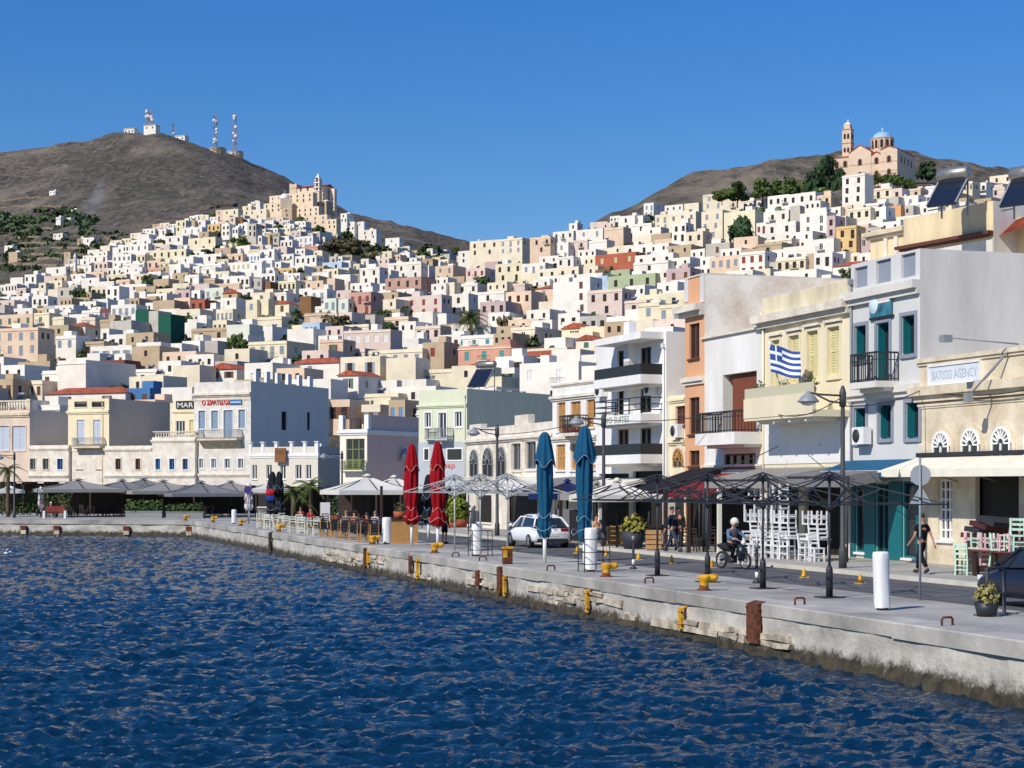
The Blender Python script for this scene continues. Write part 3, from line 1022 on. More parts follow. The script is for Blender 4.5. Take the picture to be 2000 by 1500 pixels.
# ------------------------------------------------------------ trees
M_BARK = mat('bark', '#5b4a3a', 0.95, 0.3, 3)
def leaf_mat(name, c1, c2): 
    return mat(name, c1, 0.85, 0.25, 1.3, col2=c2, rnd=0.15, spec=0.2)
M_PINE = leaf_mat('pine needles', '#3f5638', '#22331f'); M_LEAF = leaf_mat('broad leaves', '#5c6d3a', '#33431f'); M_SCRUB = leaf_mat('dry scrub', '#6e6848', '#3d3d26'); M_PALM = leaf_mat('palm fronds', '#6f7a42', '#3d4a24')
def crown_mesh(name, m, rnd, n=700, lobes=9, leaf=0.07, shape='round'):
    """unit crown: x,y in -1..1, z 0..1; leaf-sized faces around several lobes"""
    mb = MB(); L = []
    for i in range(lobes):
        a = rnd.uniform(0, 2*pi); r = rnd.uniform(0.15, 0.7) if shape == 'round' else rnd.uniform(0.05, 0.75)
        z = rnd.uniform(0.2, 0.8); k = rnd.uniform(0.26, 0.42)
        if shape == 'pine': z = rnd.choice((0.25, 0.45, 0.62, 0.8))+rnd.uniform(-.05, .05); r *= (1.15-z); 
        L.append((r*cos(a), r*sin(a), z, k, k*(0.55 if shape == 'pine' else 0.5)))
    L.append((0, 0, 0.55, 0.45, 0.42))
    for i in range(n):
        lx, ly, lz, k, kz = rnd.choice(L)
        d = Vector((rnd.gauss(0, 1), rnd.gauss(0, 1), rnd.gauss(0, 1))).normalized()*(rnd.random()**0.35)
        c = Vector((lx+d.x*k, ly+d.y*k, lz+d.z*kz)); s = leaf*rnd.uniform(0.6, 1.4)
        e1 = Vector((rnd.gauss(0, 1), rnd.gauss(0, 1), rnd.gauss(0, 1))).normalized(); e2 = e1.cross(d+Vector((0.01, 0.02, 0.03))).normalized()
        mb.quad(c-e1*s-e2*s*0.6, c+e1*s-e2*s*0.6, c+e1*s*0.7+e2*s*0.6, c-e1*s*0.7+e2*s*0.6)
    return mb.mesh(name, [m])
def trunk_mesh(rnd):
    mb = MB(); mb.tube([(0, 0, -0.15), (0.02, 0.01, 0.2), (0.0, 0.03, 0.55)], [0.07, 0.055, 0.03], 6)
    for i in range(5):
        a = 2*pi*i/5+rnd.uniform(-.4, .4); mb.tube([(0.01, 0.02, 0.22+0.05*i), (0.25*cos(a), 0.25*sin(a), 0.45+0.05*i), (0.5*cos(a), 0.5*sin(a), 0.55+0.06*i)], [0.03, 0.02, 0.008], 4)
    return mb.mesh('trunk', [M_BARK])
_r = random.Random(3)
CROWN = {'pine': [crown_mesh('crown', M_PINE, _r, 1500, 16, 0.075, 'pine') for _ in range(2)], 'leaf': [crown_mesh('crown', M_LEAF, _r, 1200, 10, 0.07) for _ in range(2)], 'scrub': [crown_mesh('crown', M_SCRUB, _r, 700, 8, 0.08) for _ in range(2)]}
TRUNK = [trunk_mesh(_r) for _ in range(2)]
def tree(px, ytop, ybase, wpx, kind, label, Y=None, group='trees on the hillsides'):
    Y = Y or depth_at(px, ybase); Xc = (px-1000)*Y/F; z0 = zat(ybase, Y); h = (ybase-ytop)*Y/F; r = wpx*Y/F/2
    t = thing('pine_tree' if kind == 'pine' else 'tree', label, 'tree', (Xc, Y, z0), _r.uniform(0, 6), group)
    link('trunk', _r.choice(TRUNK), t, (0, 0, -h*.2), None, (h*0.55, h*0.55, h)); w_ = 1.35 if kind == 'pine' else 1.15; link('crown', _r.choice(CROWN[kind]), t, (0, 0, -h*0.08), None, (r*w_, r*w_, h*1.08))
    return t
tree(1452, 425, 492, 68, 'pine', 'large dark pine standing among cream houses on the right slope')
tree(1617, 306, 380, 62, 'pine', 'tallest dark pine left of the domed church', 665)
tree(1588, 335, 385, 44, 'pine', 'dark pine left of the tallest one near the domed church', 660)
tree(1640, 330, 385, 36, 'pine', 'pine crown just below the left wing of the domed church', 655)
for i, (x, yt, yb, w_) in enumerate([(1440, 352, 392, 60), (1490, 344, 388, 66), (1535, 342, 384, 58), (1570, 350, 386, 40), (1410, 366, 392, 44)]):
    tree(x, yt, yb, w_, 'leaf', ['green grove tree above the cream tower house', 'widest green tree of the grove under the right ridge', 'green grove tree between the white houses and the ridge', 'green grove tree nearest the tall dark pines', 'low green tree at the left end of the grove'][i], 690)
tree(1744, 335, 366, 46, 'leaf', 'dark round tree in front of the domed church', 650); tree(1715, 338, 362, 30, 'leaf', 'small tree in front of the church gable', 655)
tree(1812, 316, 350, 52, 'pine', 'dark tree just right of the domed church', 700); tree(1775, 345, 368, 26, 'leaf', 'small bush right of the round tree by the domed church', 650)
tree(470, 458, 492, 50, 'leaf', 'dark round tree among white houses under the monastery'); tree(402, 486, 500, 40, 'leaf', 'low tree below the cream church on the monastery hill')
tree(535, 478, 494, 44, 'leaf', 'low dark tree left of the grey bell tower on the hill'); tree(466, 648, 700, 52, 'leaf', 'bushy tree beside the tall cream house above the quay')
tree(712, 608, 638, 44, 'leaf', 'left one of two bushy trees below the dusty rose house'); tree(742, 600, 640, 40, 'leaf', 'right one of two bushy trees below the dusty rose house')
tree(660, 612, 642, 60, 'scrub', 'brownish tree left of the dusty rose house'); tree(155, 560, 596, 34, 'leaf', 'dark tree beside the grey stone church-like house'); tree(185, 585, 608, 50, 'scrub', 'dry shrubby tree below the white four-windowed house')
tree(150, 530, 552, 30, 'leaf', 'dark tree right of the peach house on the left slope'); tree(290, 535, 560, 34, 'leaf', 'dark tree among white houses left of centre on the monastery hill'); tree(230, 542, 556, 40, 'scrub', 'low scrub tree above the yellow house on the left slope')
tree(312, 583, 600, 34, 'leaf', 'round bush left of the mauve house'); tree(336, 583, 602, 22, 'leaf', 'small round bush beside the mauve house')
tree(985, 612, 660, 34, 'scrub', 'brown shrubby tree right of the hillside palm'); tree(1085, 588, 612, 34, 'leaf', 'dark tree at the foot of the tall white block'); tree(1040, 612, 632, 50, 'scrub', 'pale dry bush on the slope right of the palm')
tree(1148, 625, 650, 44, 'scrub', 'dry bush beside the grey stone arcaded house'); tree(655, 470, 500, 60, 'scrub', 'left dry bush on the rocky slope under the monastery'); tree(690, 462, 500, 70, 'scrub', 'middle dry bush on the rocky slope under the monastery'); tree(720, 490, 512, 50, 'scrub', 'right dry bush on the rocky slope under the monastery')
tree(965, 545, 565, 24, 'leaf', 'small dark tree below the pale pink house on the saddle'); tree(960, 480, 500, 30, 'leaf', 'dark tree beside the tall cream blocks on the saddle'); tree(885, 480, 502, 26, 'leaf', 'tree at the left end of the saddle houses')
tree(1650, 560, 600, 40, 'leaf', 'green bush in front of the gold house'); tree(1660, 520, 548, 44, 'leaf', 'dark bush at the foot of the gold house', 330)
# woodland and scrub on the terraced slope: nobody could count it
def scrub_mass(name, label, spots, m, leaf, seed):
    rnd = random.Random(seed); mb = MB()
    for px, py, wp, hp, n in spots:
        Y = depth_at(px, py, 200, 2400); X = (px-1000)*Y/F; z = ground(px, Y); r = wp*Y/F/2; h = hp*Y/F
        for i in range(n):
            d = Vector((rnd.gauss(0, 1), rnd.gauss(0, 1), abs(rnd.gauss(0, 1)))).normalized()*rnd.random()**0.4
            c = Vector((X+d.x*r, Y+d.y*r, z-0.3+d.z*h)); s = leaf*Y/1000*rnd.uniform(.6, 1.4)
            e1 = Vector((rnd.gauss(0, 1), rnd.gauss(0, 1), rnd.gauss(0, 1))).normalized(); e2 = e1.cross(d+Vector((.01, .02, .03))).normalized()
            mb.quad(c-e1*s-e2*s*.6, c+e1*s-e2*s*.6, c+e1*s*.7+e2*s*.6, c-e1*s*.7+e2*s*.6)
    o = mb.build(name, m); o['kind'] = 'stuff'; o['label'] = label; o['category'] = 'vegetation'
_r2 = random.Random(5); sp = []
for i in range(70):
    x = _r2.uniform(-60, 185); y = 440+_r2.gauss(0, 9)-(10 if x > 80 else 0)+max(0, (60-x))*0.06
    if x > 135: y += (x-135)*0.42
    sp.append((x, y, _r2.uniform(14, 30), _r2.uniform(5, 10), 60))
for i in range(16): sp.append((_r2.uniform(-60, 45), _r2.uniform(475, 560), _r2.uniform(12, 26), _r2.uniform(4, 9), 45))
for i in range(70):
    r = _r2.randrange(6); sp.append((_r2.uniform(30, 240-r*8), [462, 474, 484, 496, 506, 528][r]+_r2.gauss(0, 2), _r2.uniform(8, 20), _r2.uniform(3, 5), 26))
scrub_mass('woodland', 'dark green woodland and scrub on the terraced slope at left', sp, leaf_mat('maquis', '#5c6a4c', '#36452c'), 2.0, 8)
sp = []
for i in range(46): sp.append((_r2.uniform(1395, 1625), 0, _r2.uniform(18, 34), _r2.uniform(8, 14), 90))
def grove():
    rnd = random.Random(4); mb = MB()
    for px, _, wp, hp, n in sp:
        Y = rnd.uniform(640, 720); X = (px-1000)*Y/F; z = ground(px, Y); r = wp*Y/F/2; h = hp*Y/F*1.5
        for i in range(n):
            d = Vector((rnd.gauss(0, 1), rnd.gauss(0, 1), abs(rnd.gauss(0, 1)))).normalized()*rnd.random()**0.4; c = Vector((X+d.x*r, Y+d.y*r, z-.3+d.z*h)); s_ = .8*rnd.uniform(.6, 1.4)
            e1 = Vector((rnd.gauss(0, 1), rnd.gauss(0, 1), rnd.gauss(0, 1))).normalized(); e2 = e1.cross(d+Vector((.01, .02, .03))).normalized(); mb.quad(c-e1*s_-e2*s_*.6, c+e1*s_-e2*s_*.6, c+e1*s_*.7+e2*s_*.6, c-e1*s_*.7+e2*s_*.6)
    o = mb.build('undergrowth', leaf_mat('grove green', '#6a7d42', '#44562a')); o['kind'] = 'stuff'; o['label'] = 'light green undergrowth of the grove below the right ridge'; o['category'] = 'vegetation'
grove(); sp = []
for i in range(520):
    x = _r2.uniform(-40, 1980); y = _r2.uniform(430, 780)
    if inpoly(x, y, TOWN): sp.append((x, y, _r2.uniform(12, 30), _r2.uniform(11, 21), 60))
scrub_mass('garden_shrubs', 'dark garden shrubs and small trees tucked between the hillside houses', sp, leaf_mat('garden green', '#56653c', '#2e3a20'), 1.6, 9)
def palm_tree(loc, h, fr, label, nfr=26, seed=1, rt=0.25, name='palm_tree', group=None):
    rnd = random.Random(seed); t = thing(name, label, 'palm tree', loc, rnd.uniform(0, 6), group)
    mb = MB(); k = 7; mb.tube([(0.03*h*sin(i*0.7)*0.3, 0, h*i/(k-1)) for i in range(k)], [rt*(1.15-0.3*i/(k-1)) for i in range(k)], 8); mb.build('trunk', M_BARK, t)
    for f in range(nfr):
        q = MB(); a = 2*pi*f/nfr*2.4+rnd.uniform(-.2, .2); el = rnd.uniform(-0.5, 1.25); L = fr*rnd.uniform(0.8, 1.05); pts = []
        for i in range(8):
            u = i/7; pts.append(Vector((cos(a)*L*u*cos(el*(1-u*0.4)), sin(a)*L*u*cos(el*(1-u*0.4)), h+L*(sin(el)*u-0.62*u*u))))
        q.tube(pts, [0.02*fr*(1-0.8*i/7)+0.005 for i in range(8)], 3, 0, False)
        for i in range(1, 8):
            for sgn in (-1, 1):
                for w_ in (0, 0.5):
                    p = pts[i-1].lerp(pts[i], w_+0.25); d = (pts[i]-pts[i-1]).normalized(); sd = d.cross(Vector((0, 0, 1))).normalized()*sgn
                    tip = p+(sd*0.75+d*0.5+Vector((0, 0, -0.35)))*fr*0.24*(1-0.5*i/7); q.add([p-d*fr*0.012, p+d*fr*0.03, tip], [(0, 1, 2)])
        q.build('frond', M_PALM, t)
    return t
Yp = 466; pp = W3(920, 672, Yp)
palm_tree((pp.x, pp.y, pp.z), 7.2, 5.6, 'big spreading palm on the slope behind the low cream house', 40, 4, 0.5)
# ------------------------------------------------------------ hilltop monastery church, domed church, radio masts
M_APR = plaster('apricot wall', '#ead3b8'); M_BAND = plaster('rose band', '#bf9680'); M_RED = mat('red roof edge', '#9b3b33', 0.8, 0.2, 1)
M_CHW = plaster('church ochre', '#dcc3aa')
def arch(mb, x, z0, w_, h, y, mi, n=8, dep=0.25):
    """arched recess panel facing -y, standing just proud of y"""
    vs = [(x-w_/2, y, z0), (x+w_/2, y, z0)]
    for i in range(n+1):
        a = pi*i/n; vs.append((x+w_/2*cos(a), y, z0+h-w_/2+w_/2*sin(a)))
    k = len(vs); back = [(p[0], p[1]+dep, p[2]) for p in vs]
    mb.add(vs+back, [list(range(k))]+[(i, (i+1) % k, k+(i+1) % k, k+i) for i in range(k)], mi)
def church_dome():
    Y = 670.0; th = radians(30); xc = 1755; Xc = (xc-1000)*Y/F; zb = zat(352, Y)-4
    r = thing('domed_church', 'rose and ochre church with pale blue dome and bell tower on the hilltop', 'church', (Xc, Y, zb), -th)
    Z = 4.0; s = 22.2
    def zz(cy): return Z+(640-cy)/s
    def xx(cx): return -27.2*(910-cx)/580
    secs = [('narthex', 330, 490, 400, None, 0.6, 15), ('front_gable', 490, 680, 372, 310, -0.4, 19), ('side_bay', 680, 770, 410, 382, -0.2, 18), ('transept', 770, 910, 372, 348, -1.6, 21)]
    for nm, a, b, cy, pk, y0, dp in secs:
        x0, x1 = xx(a)+0.005, xx(b)-0.005; q = MB(); H = zz(cy)
        if pk is None: q.box(x0, x1, y0, dp, 0, H)
        else:
            xm = (x0+x1)/2; P = zz(pk)
            q.add([(x0,y0,0),(x1,y0,0),(x1,y0,H),(xm,y0,P),(x0,y0,H),(x0,dp,0),(x1,dp,0),(x1,dp,H),(xm,dp,P),(x0,dp,H)], [(0,1,2,3,4),(6,5,9,8,7),(1,6,7,2),(5,0,4,9)])
        w = q.build(nm, M_CHW, r)
        q = MB()
        if pk is None: q.box(x0-.2, x1+.1, y0-.2, dp+.2, H, H+.35)
        else: q.add([(x0-.1,y0-.3,H-.05),(xm,y0-.3,P+.05),(x1+.1,y0-.3,H-.05),(x0-.1,dp+.3,H-.05),(xm,dp+.3,P+.05),(x1+.1,dp+.3,H-.05),(x0-.1,y0-.3,H+.25),(xm,y0-.3,P+.4),(x1+.1,y0-.3,H+.25),(x0-.1,dp+.3,H+.25),(xm,dp+.3,P+.4),(x1+.1,dp+.3,H+.25)],
            [(6,7,10,9),(7,8,11,10),(0,1,7,6),(1,2,8,7),(3,9,10,4),(4,10,11,5),(0,6,9,3),(2,5,11,8)])
        q.build('roof', M_TILE, w)
        q = MB()
        for zc in (480, 560): q.box(x0, x1, y0-.06, y0-.005, zz(zc), zz(zc)+.22)
        q.build('string_course', M_BAND, w)
        for zc, hh in ((480, 2.6), (585, 2.2)):
            if nm == 'narthex' and zc == 585: continue
            cs = [(x0+x1)/2] if nm != 'narthex' else [x0+(x1-x0)*.3, x0+(x1-x0)*.75]
            for xm_ in cs:
                q = MB(); arch(q, xm_, zz(zc)-0.3, 2.0, hh+.3, y0-.09, 0); s_ = q.build('arch_surround', M_BAND, w)
                q = MB(); arch(q, xm_, zz(zc)-0.1, 1.3, hh-.2, y0-.13, 0); q.build('window', M_DARK, w)
    q = MB()
    for k_ in range(4):
        ym = 3+k_*4.3; q.box(-0.01, 0.05, ym, ym+1.0, zz(480), zz(420)); 
    q.build('side_window', M_DARK, r)
    # drum and dome
    cx, cy_ = xx(707), 9.5; q = MB(); R = 4.4
    n = 12; q.lathe([(R, zz(400)), (R, zz(236)), (R+.25, zz(236)+.02), (R+.25, zz(228))], n, (cx, cy_, 0), 0, False); d = q.build('drum', M_CHW, r)
    for i in range(12):
        a = 2*pi*(i+.5)/12; q = MB(); arch(q, 0, zz(322), 1.15, (322-248)/s, -R*cos(pi/12)-.04, 0)
        o = q.build('window', M_DARK, d); o.location = (cx, cy_, 0); o.rotation_euler = (0, 0, a)
        q = MB(); q.tube([(0, -R-.05, zz(330)), (0, -R-.05, zz(240))], 0.18, 5); o = q.build('column', M_BAND, d); o.location = (cx, cy_, 0); o.rotation_euler = (0, 0, a+pi/12)
    q = MB(); q.lathe([(3.9*cos(t_), zz(232)+2.9*sin(t_)) for t_ in [pi/2*i/8 for i in range(8)]]+[(0.02, zz(232)+2.9)], 20, (cx, cy_, 0)); dm = q.build('dome', mat('blue dome paint', '#8ebbe0', 0.55, 0.08, 0.6), r)
    q = MB(); zt = zz(232)+2.85; q.bar((cx, cy_, zt), (cx, cy_, zt+1.6), .14); q.bar((cx-.5, cy_, zt+1.1), (cx+.5, cy_, zt+1.1), .14); q.build('cross', M_WHT, dm)
    # bell tower
    x0, x1 = xx(417), xx(492); q = MB(); tw = x1-x0; H = zz(150); q.box(x0, x1, 1.5, 1.5+tw, 0, H); q.box(x0+.5, x1-.5, 2.0, 1.0+tw, H, zz(105)); tr = q.build('bell_tower', M_CHW, r)
    q = MB()
    for c_ in (150, 270, 385): q.box(x0-.2, x1+.2, 1.3, 1.7+tw, zz(c_)-.15, zz(c_)+.15)
    q.build('string_course', M_BAND, tr)
    for c_, t_ in ((235, 188), (350, 310)):
        for k_ in (0.3, 0.7):
            q = MB(); arch(q, x0+tw*k_, zz(c_), tw*.26, (c_-t_)/s, 1.46, 0); q.build('belfry_opening', M_DARK, tr)
            q = MB(); q.box(x1-.01, x1+.04, 1.5+tw*k_-.45, 1.5+tw*k_+.45, zz(c_), zz(t_)); q.build('belfry_opening', M_DARK, tr)
    q = MB(); m_ = (x0+x1)/2; yy = 1.5+tw/2; zt = zz(105); q.add([(x0+.4, 1.9, zt), (x1-.4, 1.9, zt), (x1-.4, 1.1+tw, zt), (x0+.4, 1.1+tw, zt), (m_, yy, zt+1.3)], [(0, 1, 4), (1, 2, 4), (2, 3, 4), (3, 0, 4)]); q.bar((m_, yy, zt+1.2), (m_, yy, zt+2.1), .14); q.bar((m_-.4, yy, zt+1.75), (m_+.4, yy, zt+1.75), .14); q.build('spire', M_WHT, tr)
church_dome()
def monastery():
    Y = 1275.0; th = radians(24); s = 4.0; xc = 400+945/s; Xc = (xc-1000)*Y/F; zb = zat(320+330/s, Y)-6
    r = thing('hilltop_monastery', 'apricot monastery church with slim white bell tower crowning the left hill', 'church', (Xc, Y, zb), -th)
    Wd = solve_front(Xc, Y, th, 400+670/s); Dp = solve_side(Xc, Y, th, 400+1005/s); Dp = min(Dp, 32)
    def zz(cy): return zat(320+cy/s, Y)-zb
    k = Wd/275.0
    q = MB(); q.box(-Wd, 0, 0, Dp, 0, zz(172)); w = q.build('nave', M_APR, r)
    q = MB(); q.add([(-Wd-.5, -.8, zz(172)), (.5, -.8, zz(172)), (.5, Dp+.8, zz(172)), (-Wd-.5, Dp+.8, zz(172)), (-Wd-.5, Dp/2, zz(150)), (.5, Dp/2, zz(150))], [(0, 1, 5, 4), (2, 3, 4, 5), (1, 2, 5), (3, 0, 4), (0, 3, 2, 1)]); q.build('roof', M_RED, r)
    q = MB(); q.box(-Wd-.6, -Wd+50*k, -.6, 8, 0, zz(140)); q.box(-Wd-.6, -Wd+1.2, -.6, .8, zz(140), zz(134)); q.box(-Wd+50*k-1.2, -Wd+50*k, -.6, .8, zz(140), zz(134)); q.build('west_block', M_CHW, r)
    for i in range(4):
        q = MB(); x = -Wd+(80+55*i)*k; arch(q, x, zz(200), 1.4, 3.2, -.05, 0); q.build('window', M_DARK, r)
    x0, x1 = -38*k, -2*k; q = MB(); q.box(x0, x1, -9, -9+(x1-x0), 0, zz(130)); tw = q.build('bell_tower', M_CHW, r)
    m_ = (x0+x1)/2; ym = -9+(x1-x0)/2
    q = MB(); hw = (x1-x0)*.33; q.box(m_-hw, m_+hw, ym-hw, ym+hw, zz(130), zz(108)); q.lathe([(hw, zz(108)), (hw*.7, zz(98)), (.15, zz(90))], 8, (m_, ym, 0)); q.bar((m_, ym, zz(90)), (m_, ym, zz(82)), .35); q.build('lantern', M_WHT, tw)
    for c_ in (215, 185, 150):
        q = MB(); arch(q, m_, zz(c_+8), (x1-x0)*.4, 3.6, -9.05, 0); q.build('belfry_opening', M_DARK, tw)
        q = MB(); q.box(x0-.4, x1+.4, -9.4, -8.6+(x1-x0), zz(c_+14), zz(c_+14)+.7); q.build('string_course', M_WHT, tw)
    q = MB(); q.box(12*k, 12*k+4, Dp*.3, Dp*.62, 0, zz(190)); q.build('buttress', M_APR, r)
monastery()
def dome_chapel(px, py, Y, r_, label, c):
    p = W3(px, py, Y); t = thing('chapel', label, 'chapel', p, 0.4); q = MB(); q.box(-r_*1.2, r_*1.2, -r_*1.2, r_*1.2, -4, r_*.9); q.build('wall', PM[c], t)
    q = MB(); q.lathe([(r_*cos(a), r_*.9+r_*1.15*sin(a)) for a in [pi/2*i/6 for i in range(6)]]+[(.02, r_*2.05)], 14); q.tube([(0, 0, r_*2), (0, 0, r_*2.6)], .15, 4); q.build('dome', M_WHT, t)
dome_chapel(556, 398, 1255, 3.6, 'small white-domed chapel left of the hilltop monastery', 'A')
def bell_tower(px, ytop, ybase, wpx, Y, label, c):
    p = W3(px, ybase, Y); h = (ybase-ytop)*Y/F; w_ = wpx*Y/F/2; t = thing('bell_tower', label, 'bell tower', (p.x, p.y, p.z-3), -.5); h += 3
    q = MB(); q.box(-w_, w_, -w_, w_, 0, h*.8); q.build('shaft', PM[c], t); q = MB(); q.box(-w_*1.15, w_*1.15, -w_*1.15, w_*1.15, h*.8, h*.82); q.box(-w_*.7, w_*.7, -w_*.7, w_*.7, h*.82, h*.9); q.lathe([(w_*.7, h*.9), (.1, h)], 8); q.build('belfry', PM[c], t)
    for z in (.55, .72): q = MB(); arch(q, 0, h*(z-.06), w_*.8, h*.1, -w_-.05, 0); q.build('belfry_opening', M_DARK, t)
bell_tower(147, 493, 518, 5, 830, 'slim white bell tower at the left edge of the hill town', 'W')
bell_tower(624, 452, 490, 8, 960, 'grey stone bell tower below the monastery rock', 'S')
bell_tower(359, 462, 490, 5, 985, 'cream bell tower of the yellow institution', 'C')
bell_tower(644, 545, 580, 9, 640, 'peach brick bell tower on the lower monastery hill', 'P')
M_STEEL = mat('galvanised mast', '#9a9da2', 0.6, metal=0.3); M_MASTR = mat('red mast paint', '#b39a92', 0.7)
def lattice(px, ytop, ybase, wpx, Y, label, ndish, seed, square=False):
    rnd = random.Random(seed); p = W3(px, ybase, Y); h = (ybase-ytop)*Y/F; w_ = wpx*Y/F/2; t = thing('radio_mast', label, 'radio mast', p, 0.3, 'masts on the bare mountain')
    q = MB(); n = 10; th = 0.75
    for sx in (-1, 1):
        for sy in (-1, 1): q.bar((sx*w_, sy*w_, -4), (sx*w_*.75, sy*w_*.75, h), th)
    q.build('leg_frame', M_STEEL, t)
    for i in range(n):
        z0, z1 = h*i/n, h*(i+1)/n; f0, f1 = w_*(1-.25*i/n), w_*(1-.25*(i+1)/n); b = MB()
        for sy in (-1, 1):
            b.bar((-f0, sy*f0, z0), (f1, sy*f1, z1), th*.6); b.bar((f0, sy*f0, z0), (-f0, sy*f0, z0), th*.6); b.bar((sy*f0, -f0, z0), (sy*f1, f1, z1), th*.6)
        b.build('brace', M_MASTR if i % 2 else M_STEEL, t)
    for i in range(ndish):
        d = MB(); z = h*rnd.uniform(.15, .95); R = rnd.uniform(1.6, 2.7); M = Matrix.Translation((rnd.choice((-1, 1))*w_*rnd.uniform(.2, .8), -w_-1.4, z)) @ Matrix.Rotation(pi/2, 4, 'X')
        d.lathe([(R, 0), (R, .7), (R*.6, 1.2), (.1, 1.4)], 12, (0, 0, 0), 0, True, M); d.build('dish', M_WHT, t)
    for i in range(3):
        a = MB(); z = h*rnd.uniform(.4, .9); x = rnd.choice((-1, 1))*w_*1.1; a.box(x-.4, x+.4, -w_-1, -w_-.3, z, z+4.5); a.build('panel_antenna', M_STEEL, t)
    return t
lattice(420, 222, 292, 7, 2440, 'left of two tall red and white radio masts on the mountain', 7, 1); lattice(458, 222, 303, 7, 2430, 'right of two tall red and white radio masts on the mountain', 7, 2)
lattice(291, 216, 246, 15, 2470, 'squat wide mast with dishes on the summit station roof', 8, 3); lattice(338, 240, 272, 3, 2470, 'thin short mast right of the summit station', 1, 4)
def hut(x0, x1, yt, yb, Y, label, c='W', wins=2):
    a = W3(x0, yb, Y); b = W3(x1, yt, Y); t = thing('summit_station', label, 'station building', (b.x, Y, a.z-5), -.3); q = MB(); L = b.x-a.x; H = b.z-a.z+5; q.box(-L, 0, 0, 12, 0, H); q.build('wall', PM[c], t); q = MB(); q.box(-L-.6, .6, -.6, 12.6, H, H+.8); q.build('roof', M_ROOF, t)
    for i in range(wins): q = MB(); x = -L*(i+.5)/wins; q.box(x-1, x+1, -.1, .3, H-4.5, H-2.2); q.build('window', M_DARK, t)
hut(278, 304, 244, 264, 2450, 'white flat-roofed station building on the mountain summit'); hut(240, 262, 251, 266, 2450, 'low white annex left of the summit station', 'W', 3); hut(340, 361, 265, 276, 2450, 'low white hut right of the summit station', 'W', 2); hut(407, 434, 288, 296, 2445, 'small brick hut at the foot of the left tall mast', 'T', 1); hut(444, 468, 295, 306, 2435, 'brick hut at the foot of the right tall mast', 'P', 1)
# thin smoke rising from the slope
def smoke():
    mb = MB(); Y = depth_at(155, 428, 200, 2400); n = 16; pts = []; rs = []
    for i in range(n):
        u = i/(n-1); px = 153+62*u**0.85+6*sin(u*5); py = 430-95*u**0.95; pts.append(W3(px, py, Y-10)); rs.append((1.5+13*sin(pi*min(1, u*1.02)**.75)**1.2 if u < .98 else .3)*Y/F)
    mb.tube(pts, rs, 12)
    m = bpy.data.materials.new('smoke'); m.use_nodes = True; n_ = m.node_tree; n_.nodes.remove(n_.nodes['Principled BSDF']); pv = n_.nodes.new('ShaderNodeVolumePrincipled')
    pv.inputs['Color'].default_value = (.8, .82, .88, 1); pv.inputs['Density'].default_value = 0.02; n_.links.new(pv.outputs[0], n_.nodes['Material Output'].inputs['Volume'])
    o = mb.build('smoke', m); o['kind'] = 'stuff'; tag(o, 'thin bluish smoke plume drifting up the bare slope', 'smoke', kind='stuff')
smoke()

# dry-stone terrace walls and tracks on the left slope
M_DRY = mat('dry stone', '#94836c', .95, .35, .3, .5, 2, col2='#6f6250')
def ribbon(name, label, pts, h, m, cat, group, wid=.8):
    P = []
    for (a, b), (c, d) in zip(pts, pts[1:]):
        for i in range(8): u = i/8; P.append((a+(c-a)*u, b+(d-b)*u))
    W_ = []
    for px, py in P:
        Y = depth_at(px, py, 200, 2400); W_.append(Vector(((px-1000)*Y/F, Y, ground(px, Y)-.6)))
    o = W_[0].copy(); t = thing(name, label, cat, o, 0, group); q = MB()
    for a, b in zip(W_, W_[1:]):
        a, b = a-o, b-o; q.bar(a+Vector((0, 0, h/2)), b+Vector((0, 0, h/2)), wid, h)
    q.build('stonework', m, t)
for i, pts in enumerate(([(20, 452), (90, 448), (150, 452)], [(35, 466), (110, 462), (190, 468)], [(10, 478), (95, 476), (215, 482)], [(40, 488), (130, 486), (225, 492)], [(30, 499), (110, 497), (170, 500)], [(25, 508), (100, 507), (150, 511)], [(0, 520), (60, 518), (120, 522)], [(0, 395), (60, 388), (110, 392)], [(0, 408), (70, 404), (140, 408)])):
    ribbon('terrace_wall', ['first', 'second', 'third', 'fourth', 'fifth', 'sixth', 'lowest', 'upper', 'higher middle'][i]+' dry-stone terrace wall on the slope left of the hill town', pts, 1.7, M_DRY, 'wall', 'terrace walls')
ribbon('hill_track_wall', 'dark boundary wall curving above the monastery hill houses', [(395, 425), (410, 412), (430, 407), (470, 404)], 3.5, mat('dark field wall', '#4a4038', .95, .2, .5), 'wall', None); ribbon('field_wall', 'pale field wall running down the slope by the smoke', [(155, 432), (170, 443), (185, 455), (225, 478)], 2.2, M_DRY, 'wall', None)
# ------------------------------------------------------------ front row of buildings, measured one by one
M_FR = {'white': mat('white frame', '#f0efec', 0.5), 'brown': mat('brown frame', '#5d3526', 0.6, 0.1, 3), 'teal': mat('teal paint', '#0f6a72', 0.5, 0.08, 2), 'grey': mat('grey frame', '#8b8f93', 0.5), 'dark': mat('dark frame', '#2b2c2e', 0.5), 'blue': mat('blue frame', '#2f6ea5', 0.5), 'green': mat('olive green paint', '#8b9455', 0.6, 0.1, 3), 'wood': mat('tan shutter wood', '#bd8d52', 0.7, 0.15, 6), 'lgrey': mat('blue-grey shutter', '#8ea0b4', 0.65, 0.08, 3), 'yell': mat('pale yellow shutter', '#d9cf9d', 0.7, 0.06, 3), 'door': mat('red-brown door', '#7c4128', 0.6, 0.12, 3), 'lilac': mat('pale lilac shutter', '#c6cdd8', 0.65, 0.05, 3)}
M_CLOTH = {}
def cloth(name, c, **k):
    return mat(name, c, 0.9, 0.08, 1.5, 0.2, 12, spec=0.1, **k)
